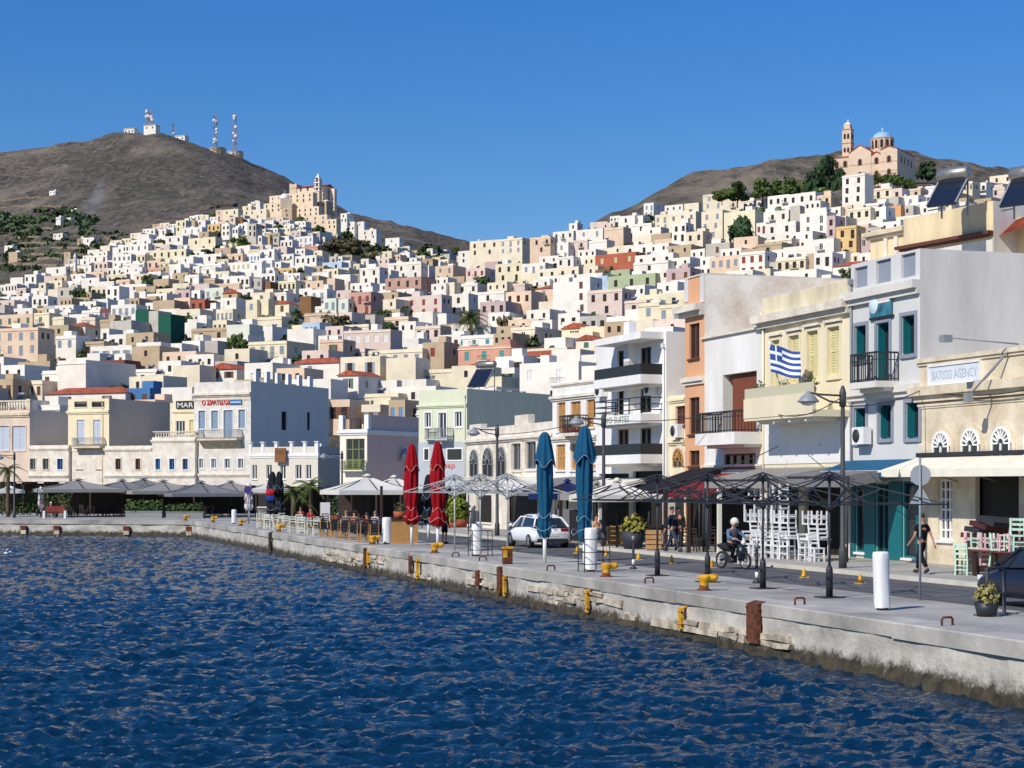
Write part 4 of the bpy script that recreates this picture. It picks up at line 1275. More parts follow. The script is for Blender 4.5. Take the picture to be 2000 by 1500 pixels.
def text(body, h, parent, loc, rot, m, ext=0.01, align='LEFT', wid=None, bold=0):
    cu = bpy.data.curves.new('lettering', 'FONT'); cu.body = body; cu.size = h/0.7; cu.extrude = ext; cu.align_x = align; cu.resolution_u = 2
    if bold: cu.offset = bold
    t = bpy.data.objects.new('lettering', cu); TMP.collection.objects.link(t); me = baked(t); bpy.data.curves.remove(cu)
    me.name = 'lettering'; me.materials.clear(); me.materials.append(m)
    o = link('lettering', me, parent, loc); o.rotation_euler = rot
    if wid:
        xs = [v.co.x for v in me.vertices]; d = max(xs)-min(xs)
        if d > 0: o.scale = (wid/d, 1, 1)
    return o
class Bld:
    def __init__(s, name, label, xc, x0, x1, Y, th, ytop, m, cat='building', depth=None, zb=-0.3):
        s.th = radians(th); s.Y = Y; s.X = (xc-1000)*Y/F; s.zb = zb; s.m = m
        s.W = solve_front(s.X, Y, s.th, x0); d = solve_side(s.X, Y, s.th, x1) if x1 else 10
        s.D = depth or max(4, min(30, d)); s.H = zat(ytop, Y)-zb; s.xc = xc
        s.root = thing(name, label, cat, (s.X, Y, zb), -s.th)
        s.fh = []; s.sh = []; s.par = 0.5; s.roofm = M_ROOF; s.late = []
    def f(s, px, py):
        w = solve_front(s.X, s.Y, s.th, px); Y = s.Y+w*sin(s.th); return -w, zat(py, Y)-s.zb
    def sd(s, px, py):
        d = solve_side(s.X, s.Y, s.th, px); Y = s.Y+d*cos(s.th); return d, zat(py, Y)-s.zb
    def rect(s, a, b, c, d, face='f'):
        """pixel rectangle -> (u0,u1,z0,z1); c,d are the top and bottom rows at its middle"""
        g = s.f if face == 'f' else s.sd; m_ = (a+b)/2
        u0 = g(a, c)[0]; u1 = g(b, c)[0]; z1 = g(m_, c)[1]; z0 = g(m_, d)[1]; return min(u0, u1), max(u0, u1), z0, z1
    def win(s, a, b, c, d, kind='glass', fr='white', face='f', dep=0.16, surround=None, bars=1, rows=1, open_=False):
        r = s.rect(a, b, c, d, face); u0, u1, z0, z1 = r
        (s.fh if face == 'f' else s.sh).append((u0+s.W, u1+s.W, z0, z1) if face == 'f' else r)
        rz = 0 if face == 'f' else pi/2; w_, h_ = u1-u0, z1-z0; loc = (u0, 0, z0) if face == 'f' else (0, u0, z0)
        fm = M_FR[fr]; t = min(0.07, w_*0.12)
        q = MB()
        if kind == 'glass':
            q.box(0, t, dep-.07, dep, 0, h_); q.box(w_-t, w_, dep-.07, dep, 0, h_); q.box(t, w_-t, dep-.065, dep, 0, t); q.box(t, w_-t, dep-.065, dep, h_-t, h_)
            for i in range(1, bars+1): x = w_*i/(bars+1); q.box(x-t*.6, x+t*.6, dep-.06, dep, t, h_-t)
            for i in range(1, rows): z = h_*i/rows; q.box(t, w_-t, dep-.05, dep, z-t*.4, z+t*.4)
            o = q.build('window', fm, s.root, loc, rz); p = MB(); p.box(0, w_, dep, dep+.02, 0, h_); p.build('pane', M_GLASS, o)
        elif kind == 'shut':
            q.box(0, w_, dep-.02, dep+.02, 0, h_)
            n = max(6, int(h_/0.11))
            for a_, b_ in ((0.01*w_, .49*w_), (.51*w_, .99*w_)):
                e = min(.07, w_*.1); q.box(a_, a_+e, dep-.06, dep-.02, 0, h_); q.box(b_-e, b_, dep-.06, dep-.02, 0, h_)
                for zz_ in (0, h_*.5, h_-.09): q.box(a_+e, b_-e, dep-.058, dep-.02, zz_, zz_+.09)
                for i in range(n): z = .09+(h_-.18)*i/n; q.box(a_+e, b_-e, dep-.045, dep-.02, z, z+(h_-.18)/n*.55)
            o = q.build('shutter', fm, s.root, loc, rz)
        elif kind == 'dark':
            q.box(0, w_, dep+.1, dep+.14, 0, h_); o = q.build('opening', M_DARK, s.root, loc, rz)  # flat black panel; the deep interior's shade is put into its colour
        if surround:
            k = MB(); e = .13
            k.box(-e, 0, -.05, 0, -e, h_+e); k.box(w_, w_+e, -.05, 0, -e, h_+e); k.box(0, w_, -.048, 0, h_, h_+e); k.box(-.0, w_, -.08, 0, -e, 0); k.build('surround', surround, s.root, loc, rz)
        else:
            k = MB(); k.box(-.06, w_+.06, -.09, -.002, -.09, -.005); k.build('sill', M_WHT if fr != 'brown' else fm, o)
        return o
    def arch_win(s, a, b, c, d, fr='white', surround=None, fan=True):
        u0, u1, z0, z1 = s.rect(a, b, c, d); w_ = u1-u0; xm = (u0+u1)/2; h_ = z1-z0
        if surround: q = MB(); arch(q, xm, z0-.02, w_+.4, h_+.22, -.05, 0, 12, .05); q.build('surround', surround, s.root)
        q = MB(); arch(q, xm, z0, w_, h_, -.07, 0, 12, .04); o = q.build('window', M_GLASS, s.root)
        q = MB(); R = w_/2; zc = z1-R
        for i in range(9):
            an = pi*i/8; p0 = (xm+R*.35*cos(an), -.09, zc+R*.35*sin(an)); p1 = (xm+R*.97*cos(an), -.09, zc+R*.97*sin(an)); q.bar(p0, p1, .05)
            if i < 8: a2 = pi*(i+1)/8; q.bar(p1, (xm+R*.97*cos(a2), -.09, zc+R*.97*sin(a2)), .07); q.bar(p0, (xm+R*.35*cos(a2), -.09, zc+R*.35*sin(a2)), .05)
        for x in (u0+.04, xm, u1-.04): 
            if zc-z0 > .1: q.bar((x, -.09, z0), (x, -.09, zc), .06)
        q.build('frame', M_FR[fr], o); return o
    def band(s, py, h=.25, out=.2, m=None, name='cornice', px=None, side=False, zo=0, u=None):
        z = s.f(px or s.xc, py)[1]+zo; q = MB(); a, b = u or (-s.W, 0)
        q.box(a-(out if not u else 0), b+(out if side else 0), -out, -.002, z-h, z); q.box(a-(out*.5 if not u else 0), b+(out*.5 if side else 0), -out*.5, -.003, z-h*1.7, z-h)
        if side: q.box(0.002, out, -.002, s.D, z-h, z); q.box(.003, out*.5, -.003, s.D, z-h*1.7, z-h)
        return q.build(name, m or M_STONE, s.root)
    def balcony(s, a, b, py, dep=1.1, th=.2, rail='iron', rh=1.0, m=None, rm=None, railname='railing', fascia=0):
        u0, z = s.f(a, py); u1 = s.f(b, py)[0]; z = s.f((a+b)/2, py)[1]; q = MB(); q.box(u0, u1, -dep, -.002, z-th, z); q.box(u0+.1, u1-.1, -dep*.6, -.003, z-th-.12, z-th)
        o = q.build('balcony', m or s.m, s.root); rm = rm or M_RAIL
        if rail == 'none': return o, (u0, u1, z)
        q = MB(); y = -dep+.05
        pts = [(u0+.04, -.03), (u0+.04, y), (u1-.04, y), (u1-.04, -.03)]
        if rail == 'solid':
            for (p, r) in zip(pts, pts[1:]): q.bar((*p, z+rh/2), (*r, z+rh/2), .05, rh)
        else:
            for (p, r) in zip(pts, pts[1:]):
                L = math.dist(p, r)
                if rail == 'bars':
                    for k in (.25, .6, 1): q.bar((*p, z+rh*k), (*r, z+rh*k), .05)
                    n = max(1, int(L/1.2))
                else:
                    q.bar((*p, z+rh), (*r, z+rh), .06); q.bar((*p, z+.08), (*r, z+.08), .04); q.bar((*p, z+rh*.75), (*r, z+rh*.75), .03); n = max(3, int(L/.14))
                for i in range(n+1):
                    x = p[0]+(r[0]-p[0])*i/n; yy = p[1]+(r[1]-p[1])*i/n; q.bar((x, yy, z), (x, yy, z+rh), .045 if rail == 'bars' else .028)
        q.build(railname, rm, o); return o, (u0, u1, z)
    def done(s, parapet=True, tile=None):
        W_, D_, H_ = s.W, s.D, s.H; mb = MB()
        wall_holes(mb, (-W_, 0, 0), (1, 0, 0), (0, 1, 0), W_, H_, s.fh, .16); wall_holes(mb, (0, 0, 0), (0, 1, 0), (-1, 0, 0), D_, H_, s.sh, .16, 1)
        mb.quad((0, D_, 0), (-W_, D_, 0), (-W_, D_, H_), (0, D_, H_)); mb.quad((-W_, D_, 0), (-W_, 0, 0), (-W_, 0, H_), (-W_, D_, H_))
        t = .25; zr = H_-s.par
        a = [(-W_, 0), (0, 0), (0, D_), (-W_, D_)]; b = [(-W_+t, t), (-t, t), (-t, D_-t), (-W_+t, D_-t)]
        for i in range(4):
            j = (i+1) % 4; mb.quad((*a[i], H_), (*a[j], H_), (*b[j], H_), (*b[i], H_)); mb.quad((*b[i], H_), (*b[j], H_), (*b[j], zr), (*b[i], zr))
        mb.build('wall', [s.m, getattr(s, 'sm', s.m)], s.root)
        q = MB(); q.quad((*b[0], zr), (*b[1], zr), (*b[2], zr), (*b[3], zr)); q.build('roof', s.roofm, s.root); s.zr = zr
        return s
    def pipe(s, x, m=None):
        q = MB(); q.tube([(x, -.07, .3), (x, -.07, s.H-.6)], .05, 6); q.box(x-.09, x+.09, -.16, -.0, s.H-.75, s.H-.55); q.build('drainpipe', m or M_FR['grey'], s.root)
    def wpt(s, x, y, z): return s.root.matrix_basis @ Vector((x, y, z))
def pl(name, c, v=.15): return mat(name, c, .9, v, .7, .1, 9, streak=True, spec=.2)
M_STW = mat('weathered limestone', '#e4dccd', .92, .1, 1.3, .35, 7, col2='#d8cbb8'); M_STD = mat('sand stone', '#dccfb6', .92, .12, 1.0, .4, 7, col2='#cdbb9d')
# --- beige agency building at the right edge
def wall_unit(name, label, loc, rz, m=M_WHT):
    t = thing(name, label, 'air conditioner', loc, rz, 'air conditioning units'); q = MB(); q.box(-.42, .42, -.32, 0, 0, .62); q.build('casing', m, t)
    q = MB(); q.lathe([(.24, 0), (.24, .02), (.05, .03)], 14, (0, 0, 0), 0, True, Matrix.Translation((-.1, -.325, .31)) @ Matrix.Rotation(pi/2, 4, 'X')); q.build('fan_grille', M_RAIL, t); return t
B = Bld('agency_building', 'low beige stone agency building with arched fanlights and cream awning', 2300, 1797, None, YV(2300, 13.5), 71.8, 632, M_STD, depth=9)
B.H = zat(703, YV(1797, 13.5))+.3
B.band(703, .14, .12, M_STD, 'coping', 1799, zo=.02); B.band(757, .3, .32, M_STD, 'cornice', 1799); B.band(789, .1, .07, M_STD, 'string_course', 1799)
for a, b, c, d in ((1826, 1858, 843, 889), (1882, 1917, 838, 889), (1941, 1978, 834, 889), (2004, 2046, 829, 889)): B.arch_win(a, b, c, d, 'white', M_STD)
B.win(1832, 1860, 936, 1055, 'glass', 'white', bars=2, rows=6); B.win(1905, 1990, 925, 1062, 'dark'); B.win(2060, 2180, 915, 1080, 'dark')
u0, z0 = B.f(1818, 750)[0], B.f(1866, 748)[1]; u1 = B.f(1916, 700)[0]; z1 = B.f(1866, 712)[1]
q = MB(); q.box(u0, u1, -.06, -.002, z0, z1); sg = q.build('sign_board', mat('faded white board', '#d8dde4', .7, .08, 1.5), B.root)
text('BATISSIS AGENCY', (z1-z0)*.5, sg, (u0+.15, -.065, z0+(z1-z0)*.26), (pi/2, 0, 0), mat('faded grey letters', '#b2b9c2', .8), .004, wid=(u1-u0)*.9)
q = MB(); e = .07; q.box(u0-e, u1+e, -.1, 0, z1, z1+e); q.box(u0-e, u1+e, -.1, 0, z0-e, z0); q.box(u0-e, u0, -.09, 0, z0, z1); q.box(u1, u1+e, -.09, 0, z0, z1); q.build('sign_frame', M_WHT, B.root)
B.done(); AG = B
q = MB(); z = B.f(1797, 893)[1]; zl = B.f(1797, 932)[1]; q.add([(-B.W, -.02, z), (0, -.02, z), (0, -1.5, zl+.25), (-B.W, -1.5, zl+.25), (-B.W, -1.5, zl), (0, -1.5, zl)], [(0, 1, 2, 3), (3, 2, 5, 4)]); q.add([(-B.W, -.02, z-.03), (0, -.02, z-.03), (0, -1.48, zl+.22), (-B.W, -1.48, zl+.22)], [(3, 2, 1, 0)])
q.add([(-B.W, -.02, z), (-B.W, -1.5, zl+.25), (-B.W, -1.5, zl), (-B.W, -.02, zl)], [(0, 1, 2, 3)])
aw = q.build('awning', cloth('cream canvas', '#e9e3d0'), B.root); q = MB(); q.box(-B.W-.05, 0, -.14, -.002, z, z+.14); q.build('awning_box', M_FR['dark'], aw)
for k in range(7): q = MB(); x = -B.W+.2+k*2.2; q.tube([(x, -.05, zl-.15), (x, -1.45, zl+.2)], .025, 5); q.build('awning_arm', M_FR['grey'], aw)
for px in (1975,):
    x, zz_ = B.f(px, 700); q = MB(); q.tube([(x, -.05, zz_+.3), (x-.9, -.9, zz_-1.1)], .035, 6); q.box(x-1.05, x-.8, -1.05, -.85, zz_-1.35, zz_-1.05); q.build('lamp_arm', M_FR['grey'], B.root)
x, zz_ = B.f(1985, 672); q = MB(); q.tube([(x, .1, zz_), (x-1.2, -1.6, zz_+.25)], .025, 5); q.box(x-1.45, x-1.15, -1.85, -1.55, zz_+.12, zz_+.34); q.build('flood_light', M_FR['grey'], B.root)
# --- pale blue-grey building with iron balcony
M_BG = pl('pale blue-grey plaster', '#d2d1ce', .05); M_BGW = mat('pale grey side plaster', '#ddd8cf', .9, .05, .5, .1, 9, streak=True, spec=.2, col2='#cbc6be', detail=7); M_PANEL = mat('grey recess', '#8d93a0', .85, .05, 2)
B = Bld('grey_house', 'tall pale blue-grey house with iron balcony and blank side wall', 1797, 1662, 2250, YV(1797, 13.5), 71.8, 485, M_BG, depth=12); B.sm = M_BGW
for a, b, c, d in ((1669, 1694, 521, 561), (1711, 1740, 507, 552), (1760, 1788, 495, 541)):
    u0, u1, z0, z1 = B.rect(a, b, c, d); B.fh.append((u0+B.W, u1+B.W, z0, z1)); q = MB(); q.box(u0, u1, .1, .13, z0, z1); q.build('parapet_panel', M_PANEL, B.root)
B.band(547, .28, .3, M_BGW, 'cornice', 1790); B.band(749, .25, .22, M_BGW, 'string_course', 1790)
for a, b, c, d, st in ((1671, 1693, 636, 704, 1), (1713, 1738, 630, 748, 1), (1762, 1788, 616, 692, 1), (1670, 1692, 797, 864, 1), (1718, 1742, 791, 857, 1), (1770, 1796, 786, 856, 1)):
    o = B.win(a, b, c, d, 'glass', 'teal', dep=.3, surround=M_PANEL)
    u0, u1, z0, z1 = B.rect(a, b, c, d); q = MB(); q.box(u0+.02, u0+.06, .02, .28, z0+.05, z1-.05); q.build('open_shutter', M_FR['teal'], B.root)
B.balcony(1704, 1757, 747, .95, .22, 'iron', 1.0, M_BGW)
B.win(1672, 1690, 948, 1078, 'glass', 'teal', bars=0, dep=.1); B.win(1712, 1738, 945, 1088, 'glass', 'teal', bars=1, dep=.1); B.win(1764, 1792, 940, 1090, 'glass', 'teal', bars=0, dep=.1)
z_ = B.f(1730, 942)[1]; q = MB()
for a, b in ((1664, 1672), (1690, 1712), (1738, 1764), (1792, 1796)): u0, u1, _, _ = B.rect(a, b, 950, 1080); q.box(u0, u1, -.06, -.002, .42, z_)
q.build('shopfront', M_FR['teal'], B.root)
u0, u1, z0, z1 = B.rect(1704, 1745, 572, 618); q = MB(); q.box(u0, u1, -.12, -.04, z0, z1); sg = q.build('picture_sign', mat('teal sign face', '#3e7f92', .5, .35, 2.2, col2='#2c5b75'), B.root)
q = MB(); q.box(u0+.55*(u1-u0)-.5*(u1-u0)*.35, u1-.06, -.14, -.12, z0+.55*(z1-z0), z1-.06); q.build('sign_panel', mat('pinkish white panel', '#efdcd8', .6, .1, 5), sg)
q = MB(); q.lathe([(.32, 0), (.3, .02), (.02, .03)], 12, (0, 0, 0), 0, True, Matrix.Translation((u0+.3, -.13, z0+.42)) @ Matrix.Rotation(pi/2, 4, 'X')); q.build('sign_motif', mat('pale sign motif', '#cfe3ea', .6), sg)
q = MB(); q.box(u0-.08, u1+.08, -.1, -.005, z0-.08, z0); q.box(u0-.08, u1+.08, -.1, -.005, z1, z1+.06); q.build('sign_frame', M_FR['dark'], sg)
B.pipe(-B.W+.12); B.done(); GH = B
q = MB(); a0, zt = B.f(1655, 897); b0 = B.f(1788, 897)[0]; zt = B.f(1720, 898)[1]; zb_ = B.f(1720, 933)[1]
q.add([(a0, -.02, zt), (b0, -.02, zt), (b0, -1.1, zb_+.22), (a0, -1.1, zb_+.22), (b0, -1.1, zb_), (a0, -1.1, zb_)], [(0, 1, 2, 3), (3, 2, 4, 5)]); q.add([(a0, -.02, zt-.03), (b0, -.02, zt-.03), (b0, -1.08, zb_+.19), (a0, -1.08, zb_+.19)], [(3, 2, 1, 0)])
q.add([(a0, -.02, zt), (a0, -1.1, zb_+.22), (a0, -1.1, zb_), (a0, -.02, zb_+.1)], [(0, 1, 2, 3)])
aw = q.build('awning', cloth('blue awning canvas', '#2c5c7c'), B.root); q = MB(); q.box(a0, b0, -1.13, -1.095, zb_+.17, zb_+.25); q.build('stripe', M_WHT, aw)
x, zz_ = B.f(1695, 868); wall_unit('air_conditioner', 'white air conditioner on the blue-grey facade above the blue awning', B.wpt(x, -.1, B.f(1695, 868)[1]), -B.th)
q = MB(); q.box(-B.W, 0, -.8, -.002, 0, .42); q.build('doorstep', M_STD, B.root)
# --- upper building behind it with the solar heaters
M_OCH = pl('flaking ochre plaster', '#d9c6a0', .3)
B = Bld('ochre_penthouse', 'flaking ochre rooftop storey behind the blue-grey house, carrying solar heaters', 1940, 1765, 2150, 74, 62, 392, M_OCH, depth=9, zb=6); B.par = .25; B.sm = M_BGW
B.band(452, .14, .3, M_FR['brown'], 'eave', 1930); q = MB(); z_ = B.f(1938, 452)[1]; q.box(-B.W+.02, -.02, -.03, -.002, 0.1, z_-.3); q.build('grey_wall_panel', M_BGW, B.root)
B.done(); OC = B
B2 = Bld('ochre_stair_block', 'ochre stair block with lean-to slope left of the solar heater', 1772, 1700, 1860, 80, 62, 438, M_OCH, depth=7, zb=6); B2.par = .2
for a in (1732, 1752): u, z_ = B2.f(a, 452); q = MB(); q.box(u-.12, u+.12, -.1, -.002, 0, z_); q.build('pilaster', M_STW, B2.root)
B2.band(442, .2, .3, M_STD, 'cornice', 1770); B2.done()
B3 = Bld('ochre_end_block', 'second ochre rooftop block at the right edge below the solar panel', 2150, 1945, None, 70, 66, 392, M_OCH, depth=6, zb=6); B3.par = .2
B3.win(1956, 1976, 468, 500, 'dark'); u, z_ = B3.f(1950, 452); q = MB(); q.add([(u-.3, -1.0, z_-.6), (u+2.5, -1.0, z_-.3), (u+2.5, 0, z_+.5), (u-.3, 0, z_+.2)], [(0, 1, 2, 3), (3, 2, 1, 0)]); q.build('lean_to_roof', M_TILE, B3.root); B3.done()
def solar_heater(px, py, Y, w_, label, rz):
    p = W3(px, py, Y); t = thing('solar_water_heater', label, 'solar heater', p, rz, 'rooftop solar water heaters'); h = w_
    q = MB(); q.add([(-w_/2, 0, .1), (w_/2, 0, .1), (w_/2, h*.75, h*.9), (-w_/2, h*.75, h*.9), (-w_/2, .06, .03), (w_/2, .06, .03), (w_/2, h*.75+.06, h*.83), (-w_/2, h*.75+.06, h*.83)], [(0, 1, 2, 3), (7, 6, 5, 4), (0, 4, 5, 1), (1, 5, 6, 2), (2, 6, 7, 3), (3, 7, 4, 0)]); q.build('panel', MATS['solar glass'], t)
    q = MB(); 
    for sx in (-1, 1): q.bar((sx*w_/2, 0, .12), (sx*w_/2, h*.75, h*.92), .07)
    q.bar((-w_/2, h*.75, h*.92), (w_/2, h*.75, h*.92), .07); q.build('panel_rim', M_FR['grey'], t)
    q = MB(); q.tube([(-w_*.55, h*.8, h*1.12), (-w_*.5, h*.8, h*1.12), (w_*.5, h*.8, h*1.12), (w_*.55, h*.8, h*1.12)], [.2, .3, .3, .2], 14); q.build('tank', mat('tank steel', '#a39f96', .4, .2, 3, metal=.7), t)
    q = MB()
    for sx in (-1, 1): q.bar((sx*w_*.45, h*.85, -.3), (sx*w_*.45, h*.85, h*.85), .06); q.bar((sx*w_*.45, 0, -.1), (sx*w_*.45, h*.85, h*.1), .05)
    q.build('stand', M_FR['grey'], t)
    return t
solar_heater(1838, 404, 73, 1.35, 'solar water heater with barrel tank on the ochre rooftop, left one', -.75); solar_heater(1982, 404, 70, 1.35, 'solar water heater cut by the right edge of the picture', -.75)
# --- pale yellow house with the flag
M_PY = pl('pale yellow plaster', '#e6dabb', .09)
B = Bld('yellow_house', 'pale yellow house with deep balcony and blue and white flag', 1662, 1490, None, YV(1662, 13.5), 71.8, 545, M_PY, depth=11)
q = MB(); z_ = B.f(1660, 584)[1]; q.box(-B.W, 0, -.03, -.002, z_, B.H-.02); q.build('parapet_face', mat('stained yellow parapet', '#d6cbab', .92, .25, 1.2, streak=True), B.root)
B.band(584, .3, .4, M_STW, 'cornice', 1660)
for a, b, c, d in ((1508, 1524, 664, 760), (1542, 1562, 655, 752), (1577, 1599, 646, 742), (1617, 1641, 638, 735)):
    B.win(a, b, c, d, 'shut', 'yell', surround=M_PY); u0, u1, z0, z1 = B.rect(a, b, c, d); q = MB(); q.box(u0-.2, u1+.2, -.14, -.002, z1+.17, z1+.27); q.build('hood', M_STW, B.root)
B.win(1512, 1524, 838, 876, 'glass', 'white'); B.win(1586, 1604, 826, 868, 'glass', 'white')
B.win(1500, 1560, 920, 1072, 'dark'); B.win(1572, 1650, 915, 1085, 'dark')
z_ = B.f(1655, 760)[1]-1.05; u_ = B.f(1500, 900)[0]; zw = B.f(1575, 905)[1]; q = MB(); q.box(-B.W, 0, -.03, -.002, zw, z_); q.build('white_storey', M_WHT, B.root)
q = MB(); q.box(-.25, 0, -.03, -.002, 0, zw-.01); q.build('white_pier', M_WHT, B.root)
u0, u1 = -5.85, -.1; z_ = 5.55-B.zb; zt = z_+.62; dp = 1.5
q = MB(); q.box(u0, u1, -dp, -.031, z_-.25, z_); q.box(u0, u1, -dp-.03, -dp+.12, z_-.15, zt); q.box(u0, u0+.12, -dp+.12, -.031, z_, zt); bal = q.build('balcony', M_PY, B.root)
q = MB(); q.box(u0, u1, -dp+.02, -dp+.05, zt, zt+.4); q.build('glass_screen', mat('screen glass', '#c9c2a4', .25), bal)
for k in range(4): q = MB(); x = u0+1+k*(u1-u0-1.6)/3.2; q.box(x, x+.1, -dp+.1, -.04, z_-.4, z_-.25); q.build('joist', M_WHT, bal)
B.pipe(-B.W+.15, M_PY); B.done(); YH = B
def potted(name, label, loc, r, h, pm, lm, seed, group=None, leafy=110, ph=None):
    rnd = random.Random(seed); t = thing(name, label, 'plant', loc, 0, group); q = MB(); ph = ph or r*1.1; q.lathe([(r*.75, 0), (r, ph), (r*.9, ph), (r*.85, ph*.85)], 10); q.build('pot', pm, t)
    q = MB()
    for i in range(leafy):
        d = Vector((rnd.gauss(0, 1), rnd.gauss(0, 1), abs(rnd.gauss(0, 1)))).normalized()*rnd.random()**.5; c = Vector((d.x*r*1.1, d.y*r*1.1, ph+d.z*h)); e1 = Vector((rnd.gauss(0, 1), rnd.gauss(0, 1), rnd.gauss(0, 1))).normalized(); e2 = e1.cross(d+Vector((.01, .02, .03))).normalized(); s = r*.2; q.quad(c-e1*s-e2*s*.5, c+e1*s-e2*s*.5, c+e1*s*.6+e2*s*.5, c-e1*s*.6+e2*s*.5)
    q.build('foliage', lm, t); return t
M_TERR = mat('terracotta pot', '#a8573a', .85, .15, 5)
for k, (px, lb) in enumerate(((1500, 'brown flower pot left on the yellow balcony ledge'), (1565, 'middle flower pot on the yellow balcony ledge'), (1625, 'right flower pot on the yellow balcony ledge'))):
    u = u0+(u1-u0)*(.12+.36*k); potted('flower_pot', lb, B.wpt(u, -dp+.35, zt-.05), .26, .5, M_TERR, M_LEAF, k+20, 'pots on balconies')
# flag
def flag():
    Y = YV(1500, 12.1); base = W3(1533, 800, Y-.2); t = thing('flag', 'blue and white striped flag with cross flying above the yellow balcony', 'flag', base, 0)
    top = W3(1502, 668, Y-.5)-base; bot = Vector((0, 0, 0)); q = MB(); q.tube([bot, top*1.02], .03, 6); q.build('pole', M_WHT, t)
    p0 = W3(1503, 672, Y-.5)-base; n = 22; r_ = 18; Wf = 58*Y/F; Hf = 54*Y/F
    cm = [mat('flag blue', '#2a4f9a', .8, .05, 3), mat('flag white', '#eceef2', .8, .03, 3)]; q = MB()
    def P(i, j):
        u, v = i/n, j/r_; return p0+Vector((Wf*u*.97+.05*v, -.12*sin(u*7+v*2)*u-.25*u, -Hf*v-Wf*.28*u+.05*sin(u*6.5+v)*u))
    for i in range(n):
        for j in range(r_):
            s = int(j/2); u = i/n
            c = 0 if s % 2 == 0 else 1
            if s < 5 and u < .37:
                cu = abs(u-.185) < .037; cv = abs(j-4.5) < 1.0; c = 1 if (cu or cv) else 0
            b = len(q.v); q.add([P(i, j+1), P(i+1, j+1), P(i+1, j), P(i, j)], [(0, 1, 2, 3)], c, None, True)
    q.build('cloth', cm, t)
flag()
# --- white house with loggia and brown door
M_PW = mat('white plaster front', '#eeebe5', .9, .04, .6, .1, 9, streak=True, spec=.2, col2='#dcd7ce', detail=7)
B = Bld('white_loggia_house', 'white house with deep loggia, brown door and iron balcony rail', 1491, 1374, None, YV(1491, 13.5), 71.8, 641, M_PW, depth=11)
u0, u1, z0, z1 = B.rect(1412, 1478, 728, 852); B.fh.append((u0+B.W, u1+B.W, z0, z1)); q = MB(); D_ = 2.2
q.quad((u0, .16, z0), (u0, .16, z1), (u0, D_, z1), (u0, D_, z0)); q.quad((u1, .16, z1), (u1, .16, z0), (u1, D_, z0), (u1, D_, z1)); q.quad((u0, .16, z1), (u1, .16, z1), (u1, D_, z1), (u0, D_, z1)); q.quad((u1, .16, z0), (u0, .16, z0), (u0, D_, z0), (u1, D_, z0)); q.quad((u0, D_, z0), (u0, D_, z1), (u1, D_, z1), (u1, D_, z0)); lg = q.build('loggia', M_PW, B.root)
q = MB(); q.box(u1-2.6, u1-.1, D_-.12, D_-.01, z0, z1-.3); 
for k in range(4): q.box(u1-2.6+k*.65, u1-2.55+k*.65, D_-.16, D_-.12, z0, z1-.3)
q.build('door', M_FR['door'], lg)
q = MB(); q.box(u1-2.7, u1-.05, .2, .32, z0, z1-.2); q.box(u0+.05, u1, .3, .5, z1-.32, z1-.02); q.build('sliding_screen', M_FR['door'], lg)
bo, (a0, b0, bz) = B.balcony(1410, 1489, 846, 1.25, .5, 'iron', .85, M_PW)
u0, u1, z0, z1 = B.rect(1414, 1476, 884, 908); B.win(1414, 1476, 886, 912, 'glass', 'brown', bars=3, dep=.15)
B.band(906, .1, .1, M_STW, 'ledge', 1480); q = MB(); q.box(-B.W-.1, .1, -.12, .15, B.H, B.H+.08); q.build('coping', M_STW, B.root); B.par = .2
B.win(1380, 1484, 924, 1066, 'dark'); B.done()
# --- orange house with the weathered flank
M_ORG = pl('orange-pink plaster', '#dca77f', .08); M_FLANK = mat('flaking lime flank', '#f3ebdc', .95, .08, .55, .3, 6, col2='#d8c2ac', detail=8)
B = Bld('orange_house', 'narrow orange house with brown shutters and weathered blank flank', 1376, 1338, 1700, YV(1376, 13.5), 71.8, 536, M_ORG, depth=12); B.sm = M_FLANK
B.win(1346, 1366, 632, 700, 'glass', 'brown', bars=1); B.win(1346, 1366, 776, 848, 'glass', 'brown', bars=1); B.win(1346, 1366, 880, 910, 'glass', 'brown', bars=1); B.win(1343, 1371, 930, 1050, 'dark')
B.band(592, .3, .45, M_STW, 'cornice', 1374); B.band(734, .2, .18, M_STW, 'string_course', 1374)
for a, b in ((1338, 1345), (1369, 1376)): u0, u1, z0, z1 = B.rect(a, b, 540, 590); q = MB(); q.box(u0, u1, -.04, -.002, z0, B.H); q.build('pilaster', M_BG, B.root)
q = MB(); q.box(-B.W, .0, -.05, B.D, B.H, B.H+.07); q.build('coping', M_STW, B.root); B.par = .2; B.done()
# --- cream lower house
M_CRM = pl('cream plaster front', '#ecdcba', .08)
B = Bld('cream_arch_house', 'cream two-storey house with arched doorway between hotel and orange house', 1339, 1296, None, YV(1339, 13.7), 71.8, 770, M_CRM, depth=8)
B.win(1319, 1338, 793, 831, 'shut', 'brown'); B.arch_win(1318, 1337, 876, 910, 'wood', M_STW); B.band(776, .12, .1, M_CRM, 'coping', 1338); B.band(858, .14, .14, M_CRM, 'string_course', 1338); B.win(1302, 1336, 930, 1046, 'dark'); B.done()
wall_unit('air_conditioner', 'white air conditioner below the brown shutter of the cream house', B.wpt(B.f(1329, 855)[0], -.02, B.f(1329, 855)[1]), -B.th)
